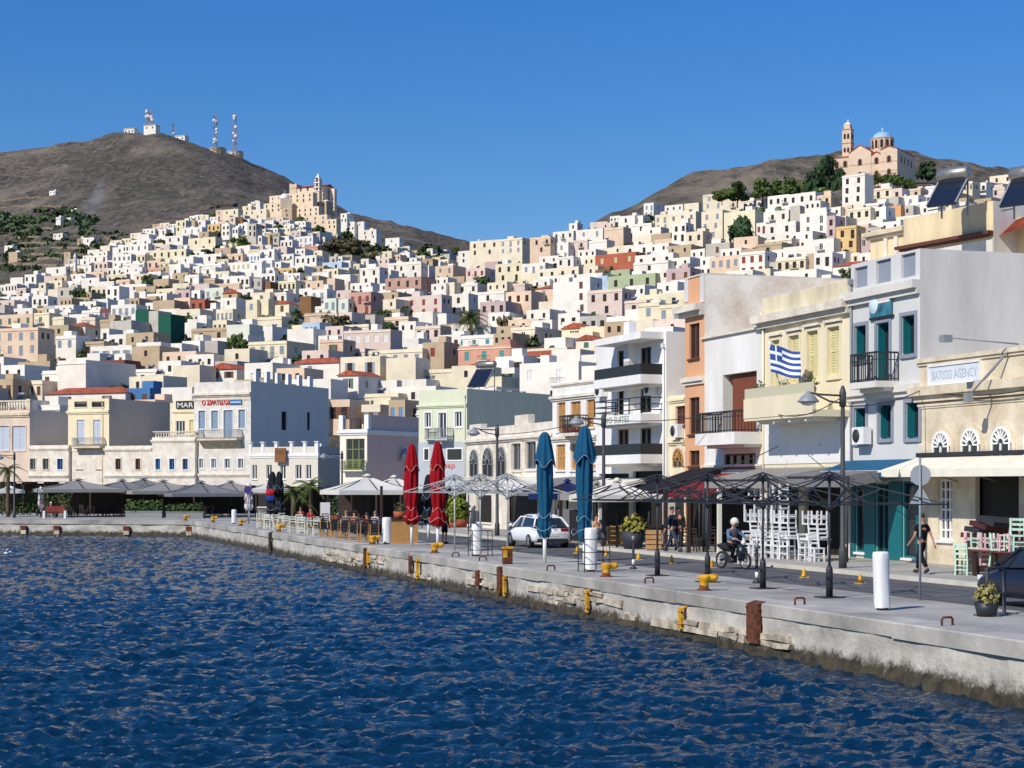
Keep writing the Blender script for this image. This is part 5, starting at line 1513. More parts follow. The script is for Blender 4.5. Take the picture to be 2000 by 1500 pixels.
# --- white hotel
M_HOT = mat('hotel white', '#efede9', .9, .04, .6, .1, 9, streak=True, spec=.2, col2='#e0ddd7', detail=7)
B = Bld('hotel', 'white four-storey hotel with dark balcony railings', 1301, 1165, 1345, YV(1301, 13.5), 69, 647, M_HOT, depth=10)
for a, b, c, d, f_ in ((1206, 1228, 684, 734, 'dark'), (1250, 1272, 678, 730, 'dark'), (1206, 1228, 762, 810, 'dark'), (1250, 1272, 757, 806, 'dark'), (1206, 1228, 839, 886, 'brown'), (1250, 1272, 836, 882, 'dark')): B.win(a, b, c, d, 'glass', f_, bars=1)
for k, (py, rail, rh) in enumerate(((738, 'solid', .5), (812, 'bars', .75), (889, 'solid', .5))):
    o, (a0, b0, z) = B.balcony(1203, 1297, py, 1.2, .42, rail, rh, M_HOT, M_FR['dark'])
    if k == 1: text('DIO SUITES', .3, o, (a0+1.2, -1.21, z-.36), (pi/2, 0, 0), mat('grey sign letters', '#8f8d88', .7), .004, wid=2.9)
u0, z = B.f(1203, 662); u1 = B.f(1297, 662)[0]; z = B.f(1250, 662)[1]; q = MB(); q.box(u0, u1, -1.2, -.002, z-.2, z+.12); q.build('roof_overhang', M_HOT, B.root)
u0, z = B.f(1225, 720); 
for py in (735, 812): x, z = B.f(1238, py); q = MB(); q.box(x-.3, x+.3, -.4, -.002, z, z+2.6); q.build('partition', M_HOT, B.root)
B.win(1170, 1228, 925, 1025, 'dark'); B.win(1236, 1294, 920, 1040, 'dark'); B.pipe(-.15, M_WHT); B.done(); HO = B
wall_unit('air_conditioner', 'left air conditioner under the top hotel balcony', B.wpt(B.f(1180, 775)[0], -.02, B.f(1180, 775)[1]), -B.th); wall_unit('air_conditioner', 'right air conditioner under the top hotel balcony', B.wpt(B.f(1277, 772)[0], -.02, B.f(1277, 772)[1]), -B.th)
# --- small white house with tan shutters
B = Bld('tan_shutter_house', 'white two-storey house with tan shutters left of the hotel', 1166, 1079, None, YV(1166, 13.5), 66, 738, M_PW, depth=8)
for a, b, c, d in ((1088, 1104, 786, 842), (1114, 1134, 784, 842), (1145, 1162, 780, 834), (1086, 1104, 868, 918), (1114, 1133, 866, 918), (1146, 1163, 864, 916)): B.win(a, b, c, d, 'shut', 'wood')
B.band(766, .15, .16, M_STW, 'string_course', 1160); B.band(849, .15, .16, M_STW, 'string_course', 1160); B.band(741, .1, .1, M_STW, 'coping', 1164)
bo, (a0, b0, bz) = B.balcony(1118, 1150, 846, .8, .16, 'iron', .9, M_STW); B.done()
for k in range(3): potted('flower_pot', ['left red flower pot on the small balcony of the white tan-shutter house', 'middle red flower pot on the small balcony of the white tan-shutter house', 'right red flower pot on the small balcony of the white tan-shutter house'][k], B.wpt(a0+.5+k*(b0-a0-.9)/2, -.5, bz), .25, .5, M_TERR, M_LEAF, 40+k, 'pots on balconies')
# --- low stone house with arched windows
B = Bld('stone_arch_house', 'low weathered stone house with arched and plain tall windows', 1083, 911, None, YV(1083, 13.5), 71.5, 822, M_STW, depth=10)
for a, b, c, d in ((920, 936, 878, 930), (945, 965, 874, 930), (973, 990, 872, 930)): B.arch_win(a, b, c, d, 'grey', M_STW)
for a, b, c, d in ((1000, 1018, 866, 918), (1027, 1048, 862, 916), (1058, 1076, 860, 914)): B.win(a, b, c, d, 'glass', 'grey', surround=M_STW)
B.band(846, .16, .2, M_STW, 'cornice', 1080); B.band(930, .2, .2, M_STW, 'string_course', 1080)
for a, b in ((930, 960), (990, 1050)): B.win(a, b, 950, 1020, 'dark')
for k, (px, hh) in enumerate(((925, .3), (1015, .55))): x, _ = B.f(px, 800); q = MB(); q.box(x-1.2, x+1.2, .1, .5, B.H, B.H+hh); q.build('parapet_ornament', M_STW, B.root)
x, _ = B.f(1055, 820); q = MB(); 
for k in range(6): q.bar((x-1.4+k*.7, 1, B.H-.2), (x-2.0+k*.7, 2.2, B.H+.9), .06)
q.bar((x-2, 2.2, B.H+.9), (x+2, 2.2, B.H+.9), .07); q.build('pergola', M_FR['brown'], B.root); B.done()
# --- green house
M_GRN = pl('pale green plaster', '#d3d5b9', .06); M_GRS = pl('grey-green side plaster', '#d6d2b2', .06); M_GREY = pl('grey base plaster', '#b3b8bd', .06)
B = Bld('green_house', 'pale green house with grey ground storey and long windowless flank', 912, 818, 1082, 150, 37, 759, M_GRN); B.sm = M_GRS
B.win(830, 842, 806, 835, 'glass', 'white', surround=M_WHT); B.win(857, 872, 806, 855, 'glass', 'white', surround=M_WHT); B.win(889, 902, 804, 834, 'glass', 'white', surround=M_WHT)
B.band(788, .18, .16, M_GRN, 'string_course', 910); B.balcony(862, 886, 857, .9, .15, 'iron', .9, M_GREY, M_FR['grey']); B.balcony(836, 856, 857, .5, .12, 'iron', .9, M_GREY, M_FR['grey'])
z_ = B.f(910, 862)[1]; q = MB(); q.box(-B.W-.02, .0, -.04, -.002, 0, z_); q.build('grey_storey', M_GREY, B.root)
u0, u1, z0, z1 = B.rect(875, 903, 877, 898); q = MB(); q.box(u0-.12, u1+.12, -.09, -.041, z0-.12, z1+.12); o = q.build('window', M_WHT, B.root); q = MB(); q.box(u0, u1, -.1, -.092, z0, z1); q.build('pane', M_GLASS, o)
u0, u1, z0, z1 = B.rect(830, 838, 877, 898); q = MB(); q.box(u0-.12, u1+.12, -.09, -.041, z0-.12, z1+.12); o = q.build('window', M_WHT, B.root); q = MB(); q.box(u0, u1, -.1, -.092, z0, z1); q.build('pane', M_GLASS, o)
x, z_ = B.f(866, 914); text('bap', .5, B.root, (x, -.06, z_), (pi/2, 0, 0), mat('red sign letters', '#d2573f', .6), .02, wid=1.3); B.pipe(-.2, M_GRN); B.done()
solar_heater(930, 757, 154, 1.9, 'dark barrel water heater on the green house roof', -.6)
for k, px in enumerate((985, 1005, 1028)): wall_unit('air_conditioner', ['left rooftop air conditioner on the green house', 'middle rooftop air conditioner on the green house', 'right rooftop air conditioner on the green house'][k], B.wpt(-.5, B.sd(px, 760)[0], B.zr), -B.th, M_FR['grey'])
# --- cream front with olive door and mauve flank
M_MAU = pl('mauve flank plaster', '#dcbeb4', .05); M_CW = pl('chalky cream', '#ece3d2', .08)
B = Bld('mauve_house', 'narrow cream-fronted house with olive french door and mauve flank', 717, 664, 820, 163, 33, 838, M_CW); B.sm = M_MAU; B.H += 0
B.win(676, 712, 857, 918, 'glass', 'green', bars=2, rows=3); B.band(840, .25, .2, M_WHT, 'cornice', 716, True); B.balcony(673, 716, 918, .7, .12, 'iron', .85, M_STW, M_FR['green'])
for a in (664, 714): u, _ = B.f(a+2, 830); q = MB(); q.box(u-.25, u+.25, -.05, .4, B.H, B.H+1.35); q.build('terrace_post', M_WHT, B.root)
q = MB(); u0, u1 = B.f(668, 830)[0], B.f(712, 830)[0]
for k in range(14): q.bar((u0+(u1-u0)*k/13, .1, B.H), (u0+(u1-u0)*k/13, .1, B.H+1.0), .04)
q.bar((u0, .1, B.H+1.0), (u1, .1, B.H+1.0), .06); q.build('terrace_railing', M_RAIL, B.root)
q = MB(); q.box(-.3, .0, .5, B.D, B.H, B.H+1.35); q.build('flank_parapet', M_MAU, B.root); B.done()
def dish(loc, R, label, rz=0, tilt=1.1):
    t = thing('satellite_dish', label, 'satellite dish', loc, rz, 'satellite dishes'); q = MB(); q.lathe([(R, .18*R), (R*.7, .06*R), (.05, 0), (.02, -.04)], 16, (0, 0, 0), 0, True, Matrix.Translation((0, 0, R)) @ Matrix.Rotation(tilt, 4, 'X')); q.build('reflector', M_WHT, t); q = MB(); q.tube([(0, .05, -.3), (0, .05, R)], .03, 5); q.bar((0, 0, R), (0, -R*.9, R*1.2), .03); q.build('bracket', M_FR['grey'], t)
p = B.wpt(.4, B.sd(783, 900)[0], B.sd(783, 905)[1]); dish(p, .75, 'white satellite dish on the mauve flank by the red parasol', -.8)
# --- low house with white posted parapet
M_LG = pl('light grey plaster', '#dcd4c4', .06)
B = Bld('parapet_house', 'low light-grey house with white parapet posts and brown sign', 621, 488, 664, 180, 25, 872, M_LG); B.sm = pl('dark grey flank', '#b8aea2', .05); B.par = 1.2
for a, b in ((492, 502), (520, 531), (547, 558), (577, 589), (597, 608)): B.win(a, b, 908, 936, 'glass', 'white', bars=1)
B.band(886, .25, .12, M_WHT, 'string_course', 620, True)
for a in (489, 513, 539, 569, 595, 619): u, _ = B.f(a, 870); q = MB(); q.box(u-.16, u+.16, -.06, .3, B.f(620, 888)[1], B.H+.45); q.box(u-.26, u+.26, -.16, .4, B.H+.45, B.H+.55); q.build('parapet_post', M_WHT, B.root)
u0, u1, z0, z1 = B.rect(541, 562, 875, 903); q = MB(); q.box(u0, u1, -.45, -.3, z0, z1); sg = q.build('hanging_sign', mat('brown sign board', '#84562f', .7, .1, 3), B.root); text('KAO', .45, sg, (u0+.15, -.455, z0+.85), (pi/2, 0, 0), mat('dark sign letters', '#4a2f1c', .7), .004, wid=u1-u0-.3)
for py in (949, 960): pass
B.win(500, 610, 950, 990, 'dark'); B.done()
p = B.wpt(B.f(612, 862)[0], 1.2, B.zr+.9); wall_unit('air_conditioner', 'rooftop air conditioner on the low parapet house', p, -B.th)
# --- stone house with blue shutters and red lettering
B = Bld('blue_shutter_house', 'tall stone house with blue shutters, red lettering and shaded blank flank', 490, 379, 642, 197, 25, 744, mat('pale weathered stone front', '#dfd9cf', .92, .08, 1.2, .35, 6, col2='#d2c9bc')); B.sm = pl('beige flank warmed for shade', '#ebe0d0', .04); B.par = .3; KR = B  # side wall colour lightened and warmed to offset the bluish shade on it
for a, b, c, d in ((388, 401, 802, 838), (413, 426, 802, 838), (437, 455, 801, 857), (466, 479, 800, 837)): B.win(a, b, c, d, 'shut', 'lgrey', surround=M_WHT)
for a, b in ((389, 397), (413, 422), (439, 449), (465, 475)): B.win(a, b, 896, 915, 'glass', 'white', surround=M_WHT)
for a, b, c, d in ((550, 560, 804, 840), (600, 606, 805, 840)): B.win(a, b, c, d, 'dark', face='s')
B.band(766, .25, .3, M_STW, 'cornice', 488); B.band(776, .2, .1, M_STW, 'string_course', 488); o, (a0, b0, z) = B.balcony(396, 473, 857, 1.1, .2, 'iron', 1.0, M_STD, M_FR['grey'])
q = MB(); q.add([(a0+.1, -1.0, z-.2), (b0-.1, -1.0, z-.2), (b0-.1, -.0, z-1.1), (a0+.1, 0, z-1.1), (a0+.1, 0, z-.2), (b0-.1, 0, z-.2)], [(0, 1, 5, 4), (0, 3, 2, 1), (0, 4, 3), (1, 2, 5)]); q.build('bracket', M_STD, o)
x, z_ = B.f(395, 791); text('Ο ΣΡΑΤΙΣΟΣ', .55, B.root, (x, -.06, z_), (pi/2, 0, 0), mat('red letters', '#c0302c', .5), .03, wid=3.9, bold=.025)
u0, u1, z0, z1 = B.rect(450, 473, 781, 790); q = MB(); q.box(u0, u1, -.12, -.02, z0, z1); sg = q.build('blue_sign', M_FR['blue'], B.root); q = MB(); q.box(u0+.1, u1-.1, -.13, -.12, z0+.22, z0+.32); q.build('sign_line', M_WHT, sg)
B.band(925, .2, .18, M_STW, 'string_course', 488); B.win(390, 480, 948, 985, 'dark')
for k in range(6): d_ = B.sd(500+k*21, 740)[0]; q = MB(); q.box(-.35, -.02, d_, d_+.8, B.H, B.H+1.25); q.build('parapet_post', M_WHT, B.root)
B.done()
# --- stone row at far left
def line_Y(px): w_ = solve_front(KR.X, KR.Y, KR.th, px); return KR.Y+w_*sin(KR.th)
B = Bld('bar_house', 'cream house with black sign lettered in white', 381, 338, None, line_Y(381)+.5, 25, 781, M_CRM, depth=12)
B.win(343, 361, 822, 850, 'glass', 'white', bars=2); B.win(370, 378, 820, 848, 'shut', 'yell'); B.band(801, .2, .15, M_CRM, 'cornice', 380)
u0, u1, z0, z1 = B.rect(345, 379, 783, 798); q = MB(); q.box(u0, u1, -.15, -.02, z0, z1); sg = q.build('sign_board', M_FR['dark'], B.root); text('MAR', (z1-z0)*.65, sg, (u0+.15, -.16, z0+.12), (pi/2, 0, 0), M_WHT, .005, wid=(u1-u0)*.9); B.done()
for nm, lb, xc, x0, yt, wins, dp in (('stone_shop', 'low stone shop front with blue windows and balustrade', 381, 297, 853, ((304, 313, 'blue'), (331, 341, 'blue'), (357, 367, 'blue')), 9), ('stone_shop', 'low stone shop front with two brown windows right of the cream balcony house', 297, 205, 870, ((226, 236, 'brown'), (265, 274, 'brown')), 9), ('stone_shop', 'low stone shop front with pale blinds at the far left', 134, 57, 869, ((59, 69, 'grey'), (84, 95, 'grey'), (112, 123, 'blue')), 9)):
    B = Bld(nm, lb, xc, x0, None, line_Y(xc)-.6, 25, yt, M_STW, depth=dp); B.root['group'] = 'stone shops of the far row'
    for a, b, f_ in wins: B.win(a, b, 896, 917, 'glass', f_, surround=M_WHT if f_ == 'blue' else M_STD)
    B.band(yt+5, .2, .15, M_STW, 'coping', xc-2); B.band(927, .2, .2, M_STW, 'string_course', xc-2); B.win(x0+8, xc-8, 948, 990, 'dark')
    if 'balustrade' in lb:
        q = MB(); 
        for k in range(16): x = -B.W+.3+k*(B.W-.6)/15; q.bar((x, .2, B.H-.05), (x+.25, .2, B.H+.6), .06); q.bar((x+.25, .2, B.H-.05), (x, .2, B.H+.6), .06)
        q.box(-B.W, 0, .1, .3, B.H+.6, B.H+.7); q.build('balustrade', M_STW, B.root)
    B.done()
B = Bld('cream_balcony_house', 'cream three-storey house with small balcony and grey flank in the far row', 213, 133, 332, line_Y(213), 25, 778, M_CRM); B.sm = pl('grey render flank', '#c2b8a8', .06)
B.win(150, 165, 820, 866, 'shut', 'lilac'); B.win(182, 196, 820, 866, 'shut', 'lilac')
for a, b in ((145, 170), (179, 204)): B.win(a, b, 784, 795, 'dark')
for a, b in ((149, 162), (188, 200)): B.win(a, b, 896, 917, 'glass', 'brown')
B.band(801, .25, .18, M_CRM, 'cornice', 211); B.balcony(150, 205, 872, 1.0, .2, 'iron', 1.0, M_STD, M_FR['grey']); B.band(878, .2, .1, M_STW, 'string_course', 211); q = MB(); z_ = B.f(211, 876)[1]; q.box(-B.W, 0, -.04, -.002, 0, z_); q.build('stone_storey', M_STW, B.root); B.win(140, 205, 948, 990, 'dark'); B.pipe(-.9, M_STD); B.done()
B = Bld('balustrade_house', 'pinkish stone house with roof balustrade and grey flank at the left edge', 58, -60, 134, line_Y(58), 25, 800, pl('pinkish stone front', '#dcc6b2', .12)); B.sm = pl('beige render flank warmed for shade', '#d0c8be', .05)  # flank is beige, its colour warmed against the blue of the shade
for a, b in ((-10, 18), (24, 50)): B.win(a, b, 832, 880, 'shut', 'lilac', surround=M_STD)
B.band(806, .3, .25, M_STD, 'cornice', 56); q = MB()
for k in range(22): x = -B.W+.3+k*(B.W-.5)/21; q.lathe([(.1, 0), (.16, .35), (.08, .8), (.13, 1.0)], 6, (x, .15, B.H))
q.box(-B.W-.1, .1, -.05, .4, B.H+1.0, B.H+1.2); q.box(-.5, .05, -.02, .45, B.H, B.H+1.3); q.build('balustrade', M_STD, B.root); B.win(-20, 45, 945, 988, 'dark'); B.done()
# ------------------------------------------------------------ quay, road, pavement
CORN = SV(141.0, 0); LDIR = Vector((-17.2, 4.6, 0)).normalized(); LN = Vector((-LDIR.y, LDIR.x, 0))*-1   # left quay runs off to the left
LN = Vector((LDIR.y, -LDIR.x, 0)); LN = LN if LN.y > 0 else -LN
def LQ(d, v, z=0.0): p = CORN+LDIR*d+LN*v; p.z = z; return p
M_CONC = mat('quay concrete', '#b1aca3', .92, .25, .35, .35, 6, col2='#949088', detail=8); M_PAVE = mat('pavement concrete', '#aaa69e', .92, .25, .22, .3, 8, col2='#928d85', detail=8)
M_ASPH = mat('asphalt', (.105, .104, .104), .93, .2, .6, .3, 25); M_KERB = mat('kerb stone', '#c9c3b6', .9, .15, 1.2, .2, 8); M_SIDE = mat('sidewalk slabs', '#a8a49b', .92, .2, .5, .2, 8)
q = MB(); pts = [SV(-12, .3), SV(141, .3), LQ(.6, .3), LQ(300, .3), (-330, 330, 0), (90, 330, 0), SV(-12, 60)]
q.add([(p[0], p[1], 0) for p in pts], [list(range(len(pts)))[::-1]]); struct(q.build('pavement', M_PAVE))
q = MB()
for k in range(30):
    s0, s1 = -12+k*5.2, -12+(k+1)*5.2; q.quad(SV(s0, 4.3, .004), SV(s0, 8.35, .004), SV(s1, 8.35, .004), SV(s1, 4.3, .004))
struct(q.build('road', M_ASPH))
q = MB(); q.quad(SV(-12, 8.6, .13), SV(-12, 14.2, .13), SV(140, 14.2, .13), SV(140, 8.6, .13)); struct(q.build('sidewalk', M_SIDE))
q = MB()
a, b, c, d = SV(-12, 8.35, 0), SV(140, 8.35, 0), SV(140, 8.62, 0), SV(-12, 8.62, 0); U = Vector((0, 0, .128))
q.quad(a, b, b+U, a+U); q.quad(a+U, b+U, c+U, d+U); q.quad(b, c, c+U, b+U); struct(q.build('kerb', M_KERB))
def wall_material():
    m = bpy.data.materials.new('quay wall'); m.use_nodes = True; n = m.node_tree; b = n.nodes['Principled BSDF']; b.inputs['Roughness'].default_value = .9
    g = n.nodes.new('ShaderNodeNewGeometry'); sp = n.nodes.new('ShaderNodeSeparateXYZ'); n.links.new(g.outputs['Position'], sp.inputs[0])
    def noi(sc, det, r=.6):
        t = n.nodes.new('ShaderNodeTexNoise'); t.inputs['Scale'].default_value = sc; t.inputs['Detail'].default_value = det; t.inputs['Roughness'].default_value = r; n.links.new(g.outputs['Position'], t.inputs['Vector']); return t.outputs[0]
    def ramp(src, st):
        r = n.nodes.new('ShaderNodeValToRGB'); e = r.color_ramp.elements
        while len(e) < len(st): e.new(.5)
        for k, (p, c) in zip(e, st): k.position = p; k.color = (*c, 1)
        n.links.new(src, r.inputs[0]); return r.outputs[0]
    base = ramp(noi(.8, 7), [(.3, hexc('#a19b91')), (.5, hexc('#b8b2a7')), (.62, hexc('#cdc7bb')), (.78, hexc('#b89a7a'))])
    ad = n.nodes.new('ShaderNodeMath'); ad.operation = 'MULTIPLY_ADD'; n.links.new(noi(2.6, 8, .75), ad.inputs[0]); ad.inputs[1].default_value = .9; n.links.new(sp.outputs['Z'], ad.inputs[2])
    mr = n.nodes.new('ShaderNodeMapRange'); mr.inputs[1].default_value = -.52; mr.inputs[2].default_value = -.3; n.links.new(ad.outputs[0], mr.inputs[0])
    mx = n.nodes.new('ShaderNodeMix'); mx.data_type = 'RGBA'; n.links.new(mr.outputs[0], mx.inputs['Factor'])
    A = [i for i in mx.inputs if i.name == 'A' and i.type == 'RGBA'][0]; Bq = [i for i in mx.inputs if i.name == 'B' and i.type == 'RGBA'][0]
    n.links.new(ramp(noi(3, 5), [(.35, hexc('#26221a')), (.62, hexc('#4a4230'))]), A); n.links.new(base, Bq)
    n.links.new([o for o in mx.outputs if o.type == 'RGBA'][0], b.inputs['Base Color'])
    bp = n.nodes.new('ShaderNodeBump'); bp.inputs['Strength'].default_value = .7; bp.inputs['Distance'].default_value = .08; n.links.new(noi(4, 6, .7), bp.inputs['Height']); n.links.new(bp.outputs[0], b.inputs['Normal']); return m
M_QW = wall_material()
def quay_face(P, s0, s1, name):
    q = MB(); n = int((s1-s0)/.35); zs = [-.3, -.45, -.6, -.75, -.9, -1.02, -1.15, -1.3, -1.7]
    for i in range(n+1):
        s = s0+(s1-s0)*i/n
        for j, z in enumerate(zs):
            lean = 0 if z > -.9 else (-.9-z)*.35
            p = P(s, .02+.07*nz(s*.6, z*2.2, 3.3)+.03*nz(s*2.2, z*5, 8)-lean); q.v.append((p.x, p.y, z))
    k = len(zs)
    for i in range(n):
        for j in range(k-1): q.f.append((i*k+j, i*k+j+1, (i+1)*k+j+1, (i+1)*k+j)); q.m.append(0); q.sm.append(True)
    return q.build(name, M_QW)
qw = struct(quay_face(lambda s, v: SV(s, v), -12, 141, 'quay_wall'))
for k in range(28):                                                        # coping, cast in lengths
    s0 = -12+k*5.47; s1 = s0+5.455; q = MB(); o_ = -.03+random.uniform(-.012, .012); zt = random.uniform(.004, .012); zb_ = -.31+random.uniform(-.02, .02)
    A, Bv = SV(s0, o_), SV(s1, o_); C_, D_ = SV(s1, .9), SV(s0, .9); dn = Vector((0, 0, zb_)); up = Vector((0, 0, zt)); bv = QN*.035
    q.quad(A+dn, Bv+dn, Bv+up-Vector((0, 0, .03)), A+up-Vector((0, 0, .03))); q.quad(A+up-Vector((0, 0, .03)), Bv+up-Vector((0, 0, .03)), Bv+up+bv, A+up+bv); q.quad(A+up+bv, Bv+up+bv, C_+up, D_+up); q.quad(A+dn, A+up, D_+up, D_+dn); q.quad(Bv+up, Bv+dn, C_+dn, C_+up); q.quad(Bv+dn, A+dn, A+dn+QN*.3, Bv+dn+QN*.3)
    q.build('coping_slab', M_CONC, qw)
_rs = random.Random(21); M_QS = mat('bare quay stone', '#c6b9a3', .92, .3, 2, .5, 8, rnd=.2, col2='#9c8f7c')
for row, z in enumerate((-.44, -.60, -.76, -.92)):
    s = 33+_rs.uniform(0, 2)
    while s < 92:
        L = _rs.uniform(.35, 1.5); h = _rs.uniform(.09, .19)
        if (nz(s*.12, row*.4, 5) > .2) and not (s < 41 and row < 2):
            q = MB(); f = _rs.uniform(.03, .07); c = []
            for a_, z_ in ((0, z-h/2), (L-.05, z-h/2), (L-.05, z+h/2), (0, z+h/2)): c.append((s+a_+_rs.uniform(-.08, .08), z_+_rs.uniform(-.035, .035)))
            fr = [SV(a_, -f+_rs.uniform(-.02, .02), z_) for a_, z_ in c]; bk = [SV(a_, .1, z_) for a_, z_ in c]; q.add(fr+bk, [(0, 1, 2, 3), (0, 4, 5, 1), (1, 5, 6, 2), (2, 6, 7, 3), (3, 7, 4, 0)]); q.build('wall_stone', M_QS, qw)
        s += L
ql = struct(quay_face(LQ, 0, 120, 'quay_wall'))
for k in range(14):
    d0, d1 = k*6.0, k*6+5.985; q = MB(); A, Bv, C_, D_ = LQ(d0, -.06), LQ(d1, -.06), LQ(d1, .9), LQ(d0, .9); dn = Vector((0, 0, -.31)); up = Vector((0, 0, .008))
    q.quad(A+up, A+dn, Bv+dn, Bv+up); q.quad(A+up, Bv+up, C_+up, D_+up); q.quad(A+dn, A+up, D_+up, D_+dn); q.quad(Bv+up, Bv+dn, C_+dn, C_+up); q.build('coping_slab', M_CONC, ql)
q = MB(); q.quad((-400, -100, WZ-.16), (400, -100, WZ-.16), (400, 152, WZ-.16), (-400, 152, WZ-.16)); struct(q.build('sea_floor', SEAM))
def dpx(px):                                                                # distance along the left quay of a column
    t = (px-1000)/F; return (CORN.x-t*CORN.y)/(t*LDIR.y-LDIR.x)
# fenders and ladders on the quay face
M_RUST = mat('rust', '#6b3a22', .95, .35, 6, .6, 20, col2='#4b2717'); M_YEL = mat('yellow paint', '#e2ab1c', .7, .2, 4, .3, 15, col2='#b37a1a'); M_RUB = mat('black rubber', (.02, .018, .018), .8)
def fender(px, m, w_, z0, z1, label, dep=.09, nm='dock_fender'):
    p = AT(px, 0); t = thing(nm, label, 'fender', p, atan2(QU.y, QU.x), 'fenders on the quay wall'); q = MB(); q.box(-w_/2, w_/2, .04, .04+dep, z0, z1); q.add([(-w_/2, .04, z1), (w_/2, .04, z1), (w_/2, .04+dep, z1), (-w_/2, .04+dep, z1), (-w_/2, -.1, z1+.07), (w_/2, -.1, z1+.07)], [(3, 2, 5, 4), (0, 3, 4), (1, 5, 2)]); q.build('block', m, t)
    q = MB()
    for z in (z0+.1, z1-.1): q.tube([(-w_/2-.04, .1, z), (w_/2+.04, .1, z)], .035, 6)
    q.build('bolt_bar', M_RUST, t)
for a in ((530, M_RUB, .5, -1.0, -.02, 'black rubber fender on the quay near the white chairs'), (716, M_RUST, .26, -1.0, -.1, 'rusty fender below the yellow bollard by the wooden chairs'), (722, M_YEL, .17, -.85, -.22, 'narrow yellow fender strip beside the rusty one under the red parasols'), (805, M_RUST, .26, -.85, -.15, 'rusty fender under the left red parasol'), (819, M_YEL, .17, -1.0, -.22, 'yellow fender strip under the red parasols'), (937, M_RUST, .3, -.85, -.3, 'rust-stained fender left of the rusty post'), (980, M_RUST, .36, -.95, -.05, 'tall rusty fender below the rusty post'), (990, M_YEL, .17, -1.0, -.35, 'yellow strip beside the tall rusty fender'), (1152, M_YEL, .17, -1.0, -.35, 'weathered yellow fender between the blue parasols and the bollard'), (1336, M_YEL, .17, -.95, -.42, 'bright yellow fender strip in the middle of the quay wall'), (1478, M_RUST, .6, -.95, -.03, 'large flaking rust fender on the near quay wall')): fender(*a)
for px, lb in ((48, 'leftmost rusty plate on the far quay wall'), (113, 'second rusty plate on the far quay wall'), (249, 'third rusty plate on the far quay wall'), (371, 'rusty corner plate of the far quay wall')):
    p = LQ(dpx(px), -.1); t = thing('rust_plate', lb, 'fender', (p.x, p.y, -.5), atan2(LDIR.y, LDIR.x), 'rusty plates on the far quay'); q = MB(); q.box(-.25, .25, -.05, .14, -.3, .05); q.build('plate', M_RUST, t); q = MB(); q.box(-.22, .22, -.05, .12, -.62, -.3); q.build('pad', M_QS, t)
def bollard(px, v, k, label):
    t = thing('mooring_bollard', label, 'bollard', AT(px, v), k, 'yellow mooring bollards along the quay'); q = MB(); q.lathe([(.2, 0), (.2, .03), (.13, .05), (.12, .14)], 12); q.build('base', M_RUST, t)
    q = MB(); q.lathe([(.125, .08), (.115, .16), (.12, .26), (.16, .31), (.165, .38), (.12, .42), (.02, .405)], 14); q.tube([(.0, 0, .325), (.16, 0, .33), (.28, 0, .34), (.35, 0, .345), (.38, 0, .345)], [.1, .1, .105, .09, .04], 10); q.build('horn', M_YEL, t)
bollard(1375, .75, .2, 'nearest yellow mooring bollard, in front of the dark parasol frames'); bollard(1184, .75, .3, 'yellow mooring bollard right of the blue parasols'); bollard(849, .75, .2, 'yellow mooring bollard right of the red parasols'); bollard(728, .75, .2, 'yellow mooring bollard beside the wooden chairs'); bollard(545, .75, .4, 'yellow mooring bollard in front of the cream chairs'); bollard(470, .9, .4, 'yellow mooring bollard left of the cream chairs'); bollard(416, .9, .2, 'second yellow bollard from the quay corner')
t = thing('mooring_bollard', 'yellow mooring bollard on the quay corner', 'bollard', LQ(.7, .5), .2, 'yellow mooring bollards along the quay')
for c in bpy.data.objects['mooring_bollard'].children: o = c.copy(); COL.objects.link(o); o.parent = t
p = AT(991, .5); t = thing('rusty_post', 'stubby rust-eaten post with yellow paint on the quay edge', 'post', p, .3); q = MB(); q.box(-.15, .15, -.14, .14, 0, .55); q.build('body', M_RUST, t); q = MB(); q.box(-.16, .16, -.15, .15, .55, .62); q.box(-.165, -.04, -.155, -.05, .25, .5); q.build('cap', M_YEL, t)
for px, v, lb in ((1850, .55, 'iron mooring staple nearest the right edge of the quay'), (1562, .55, 'iron mooring staple right of the large rust fender'), (1268, .6, 'iron mooring staple left of the nearest bollard'), (943, .5, 'small iron mooring staple left of the rusty post'), (890, .5, 'small iron mooring staple under the white parasol frames'), (1076, .45, 'iron mooring staple below the left blue parasol')):
    t = thing('mooring_staple', lb, 'mooring ring', AT(px, v), .5, 'mooring staples'); q = MB(); q.tube([(-.14, 0, 0), (-.14, 0, .13), (-.1, 0, .17), (.1, 0, .17), (.14, 0, .13), (.14, 0, 0)], .025, 6); q.build('bar', M_RUST, t)
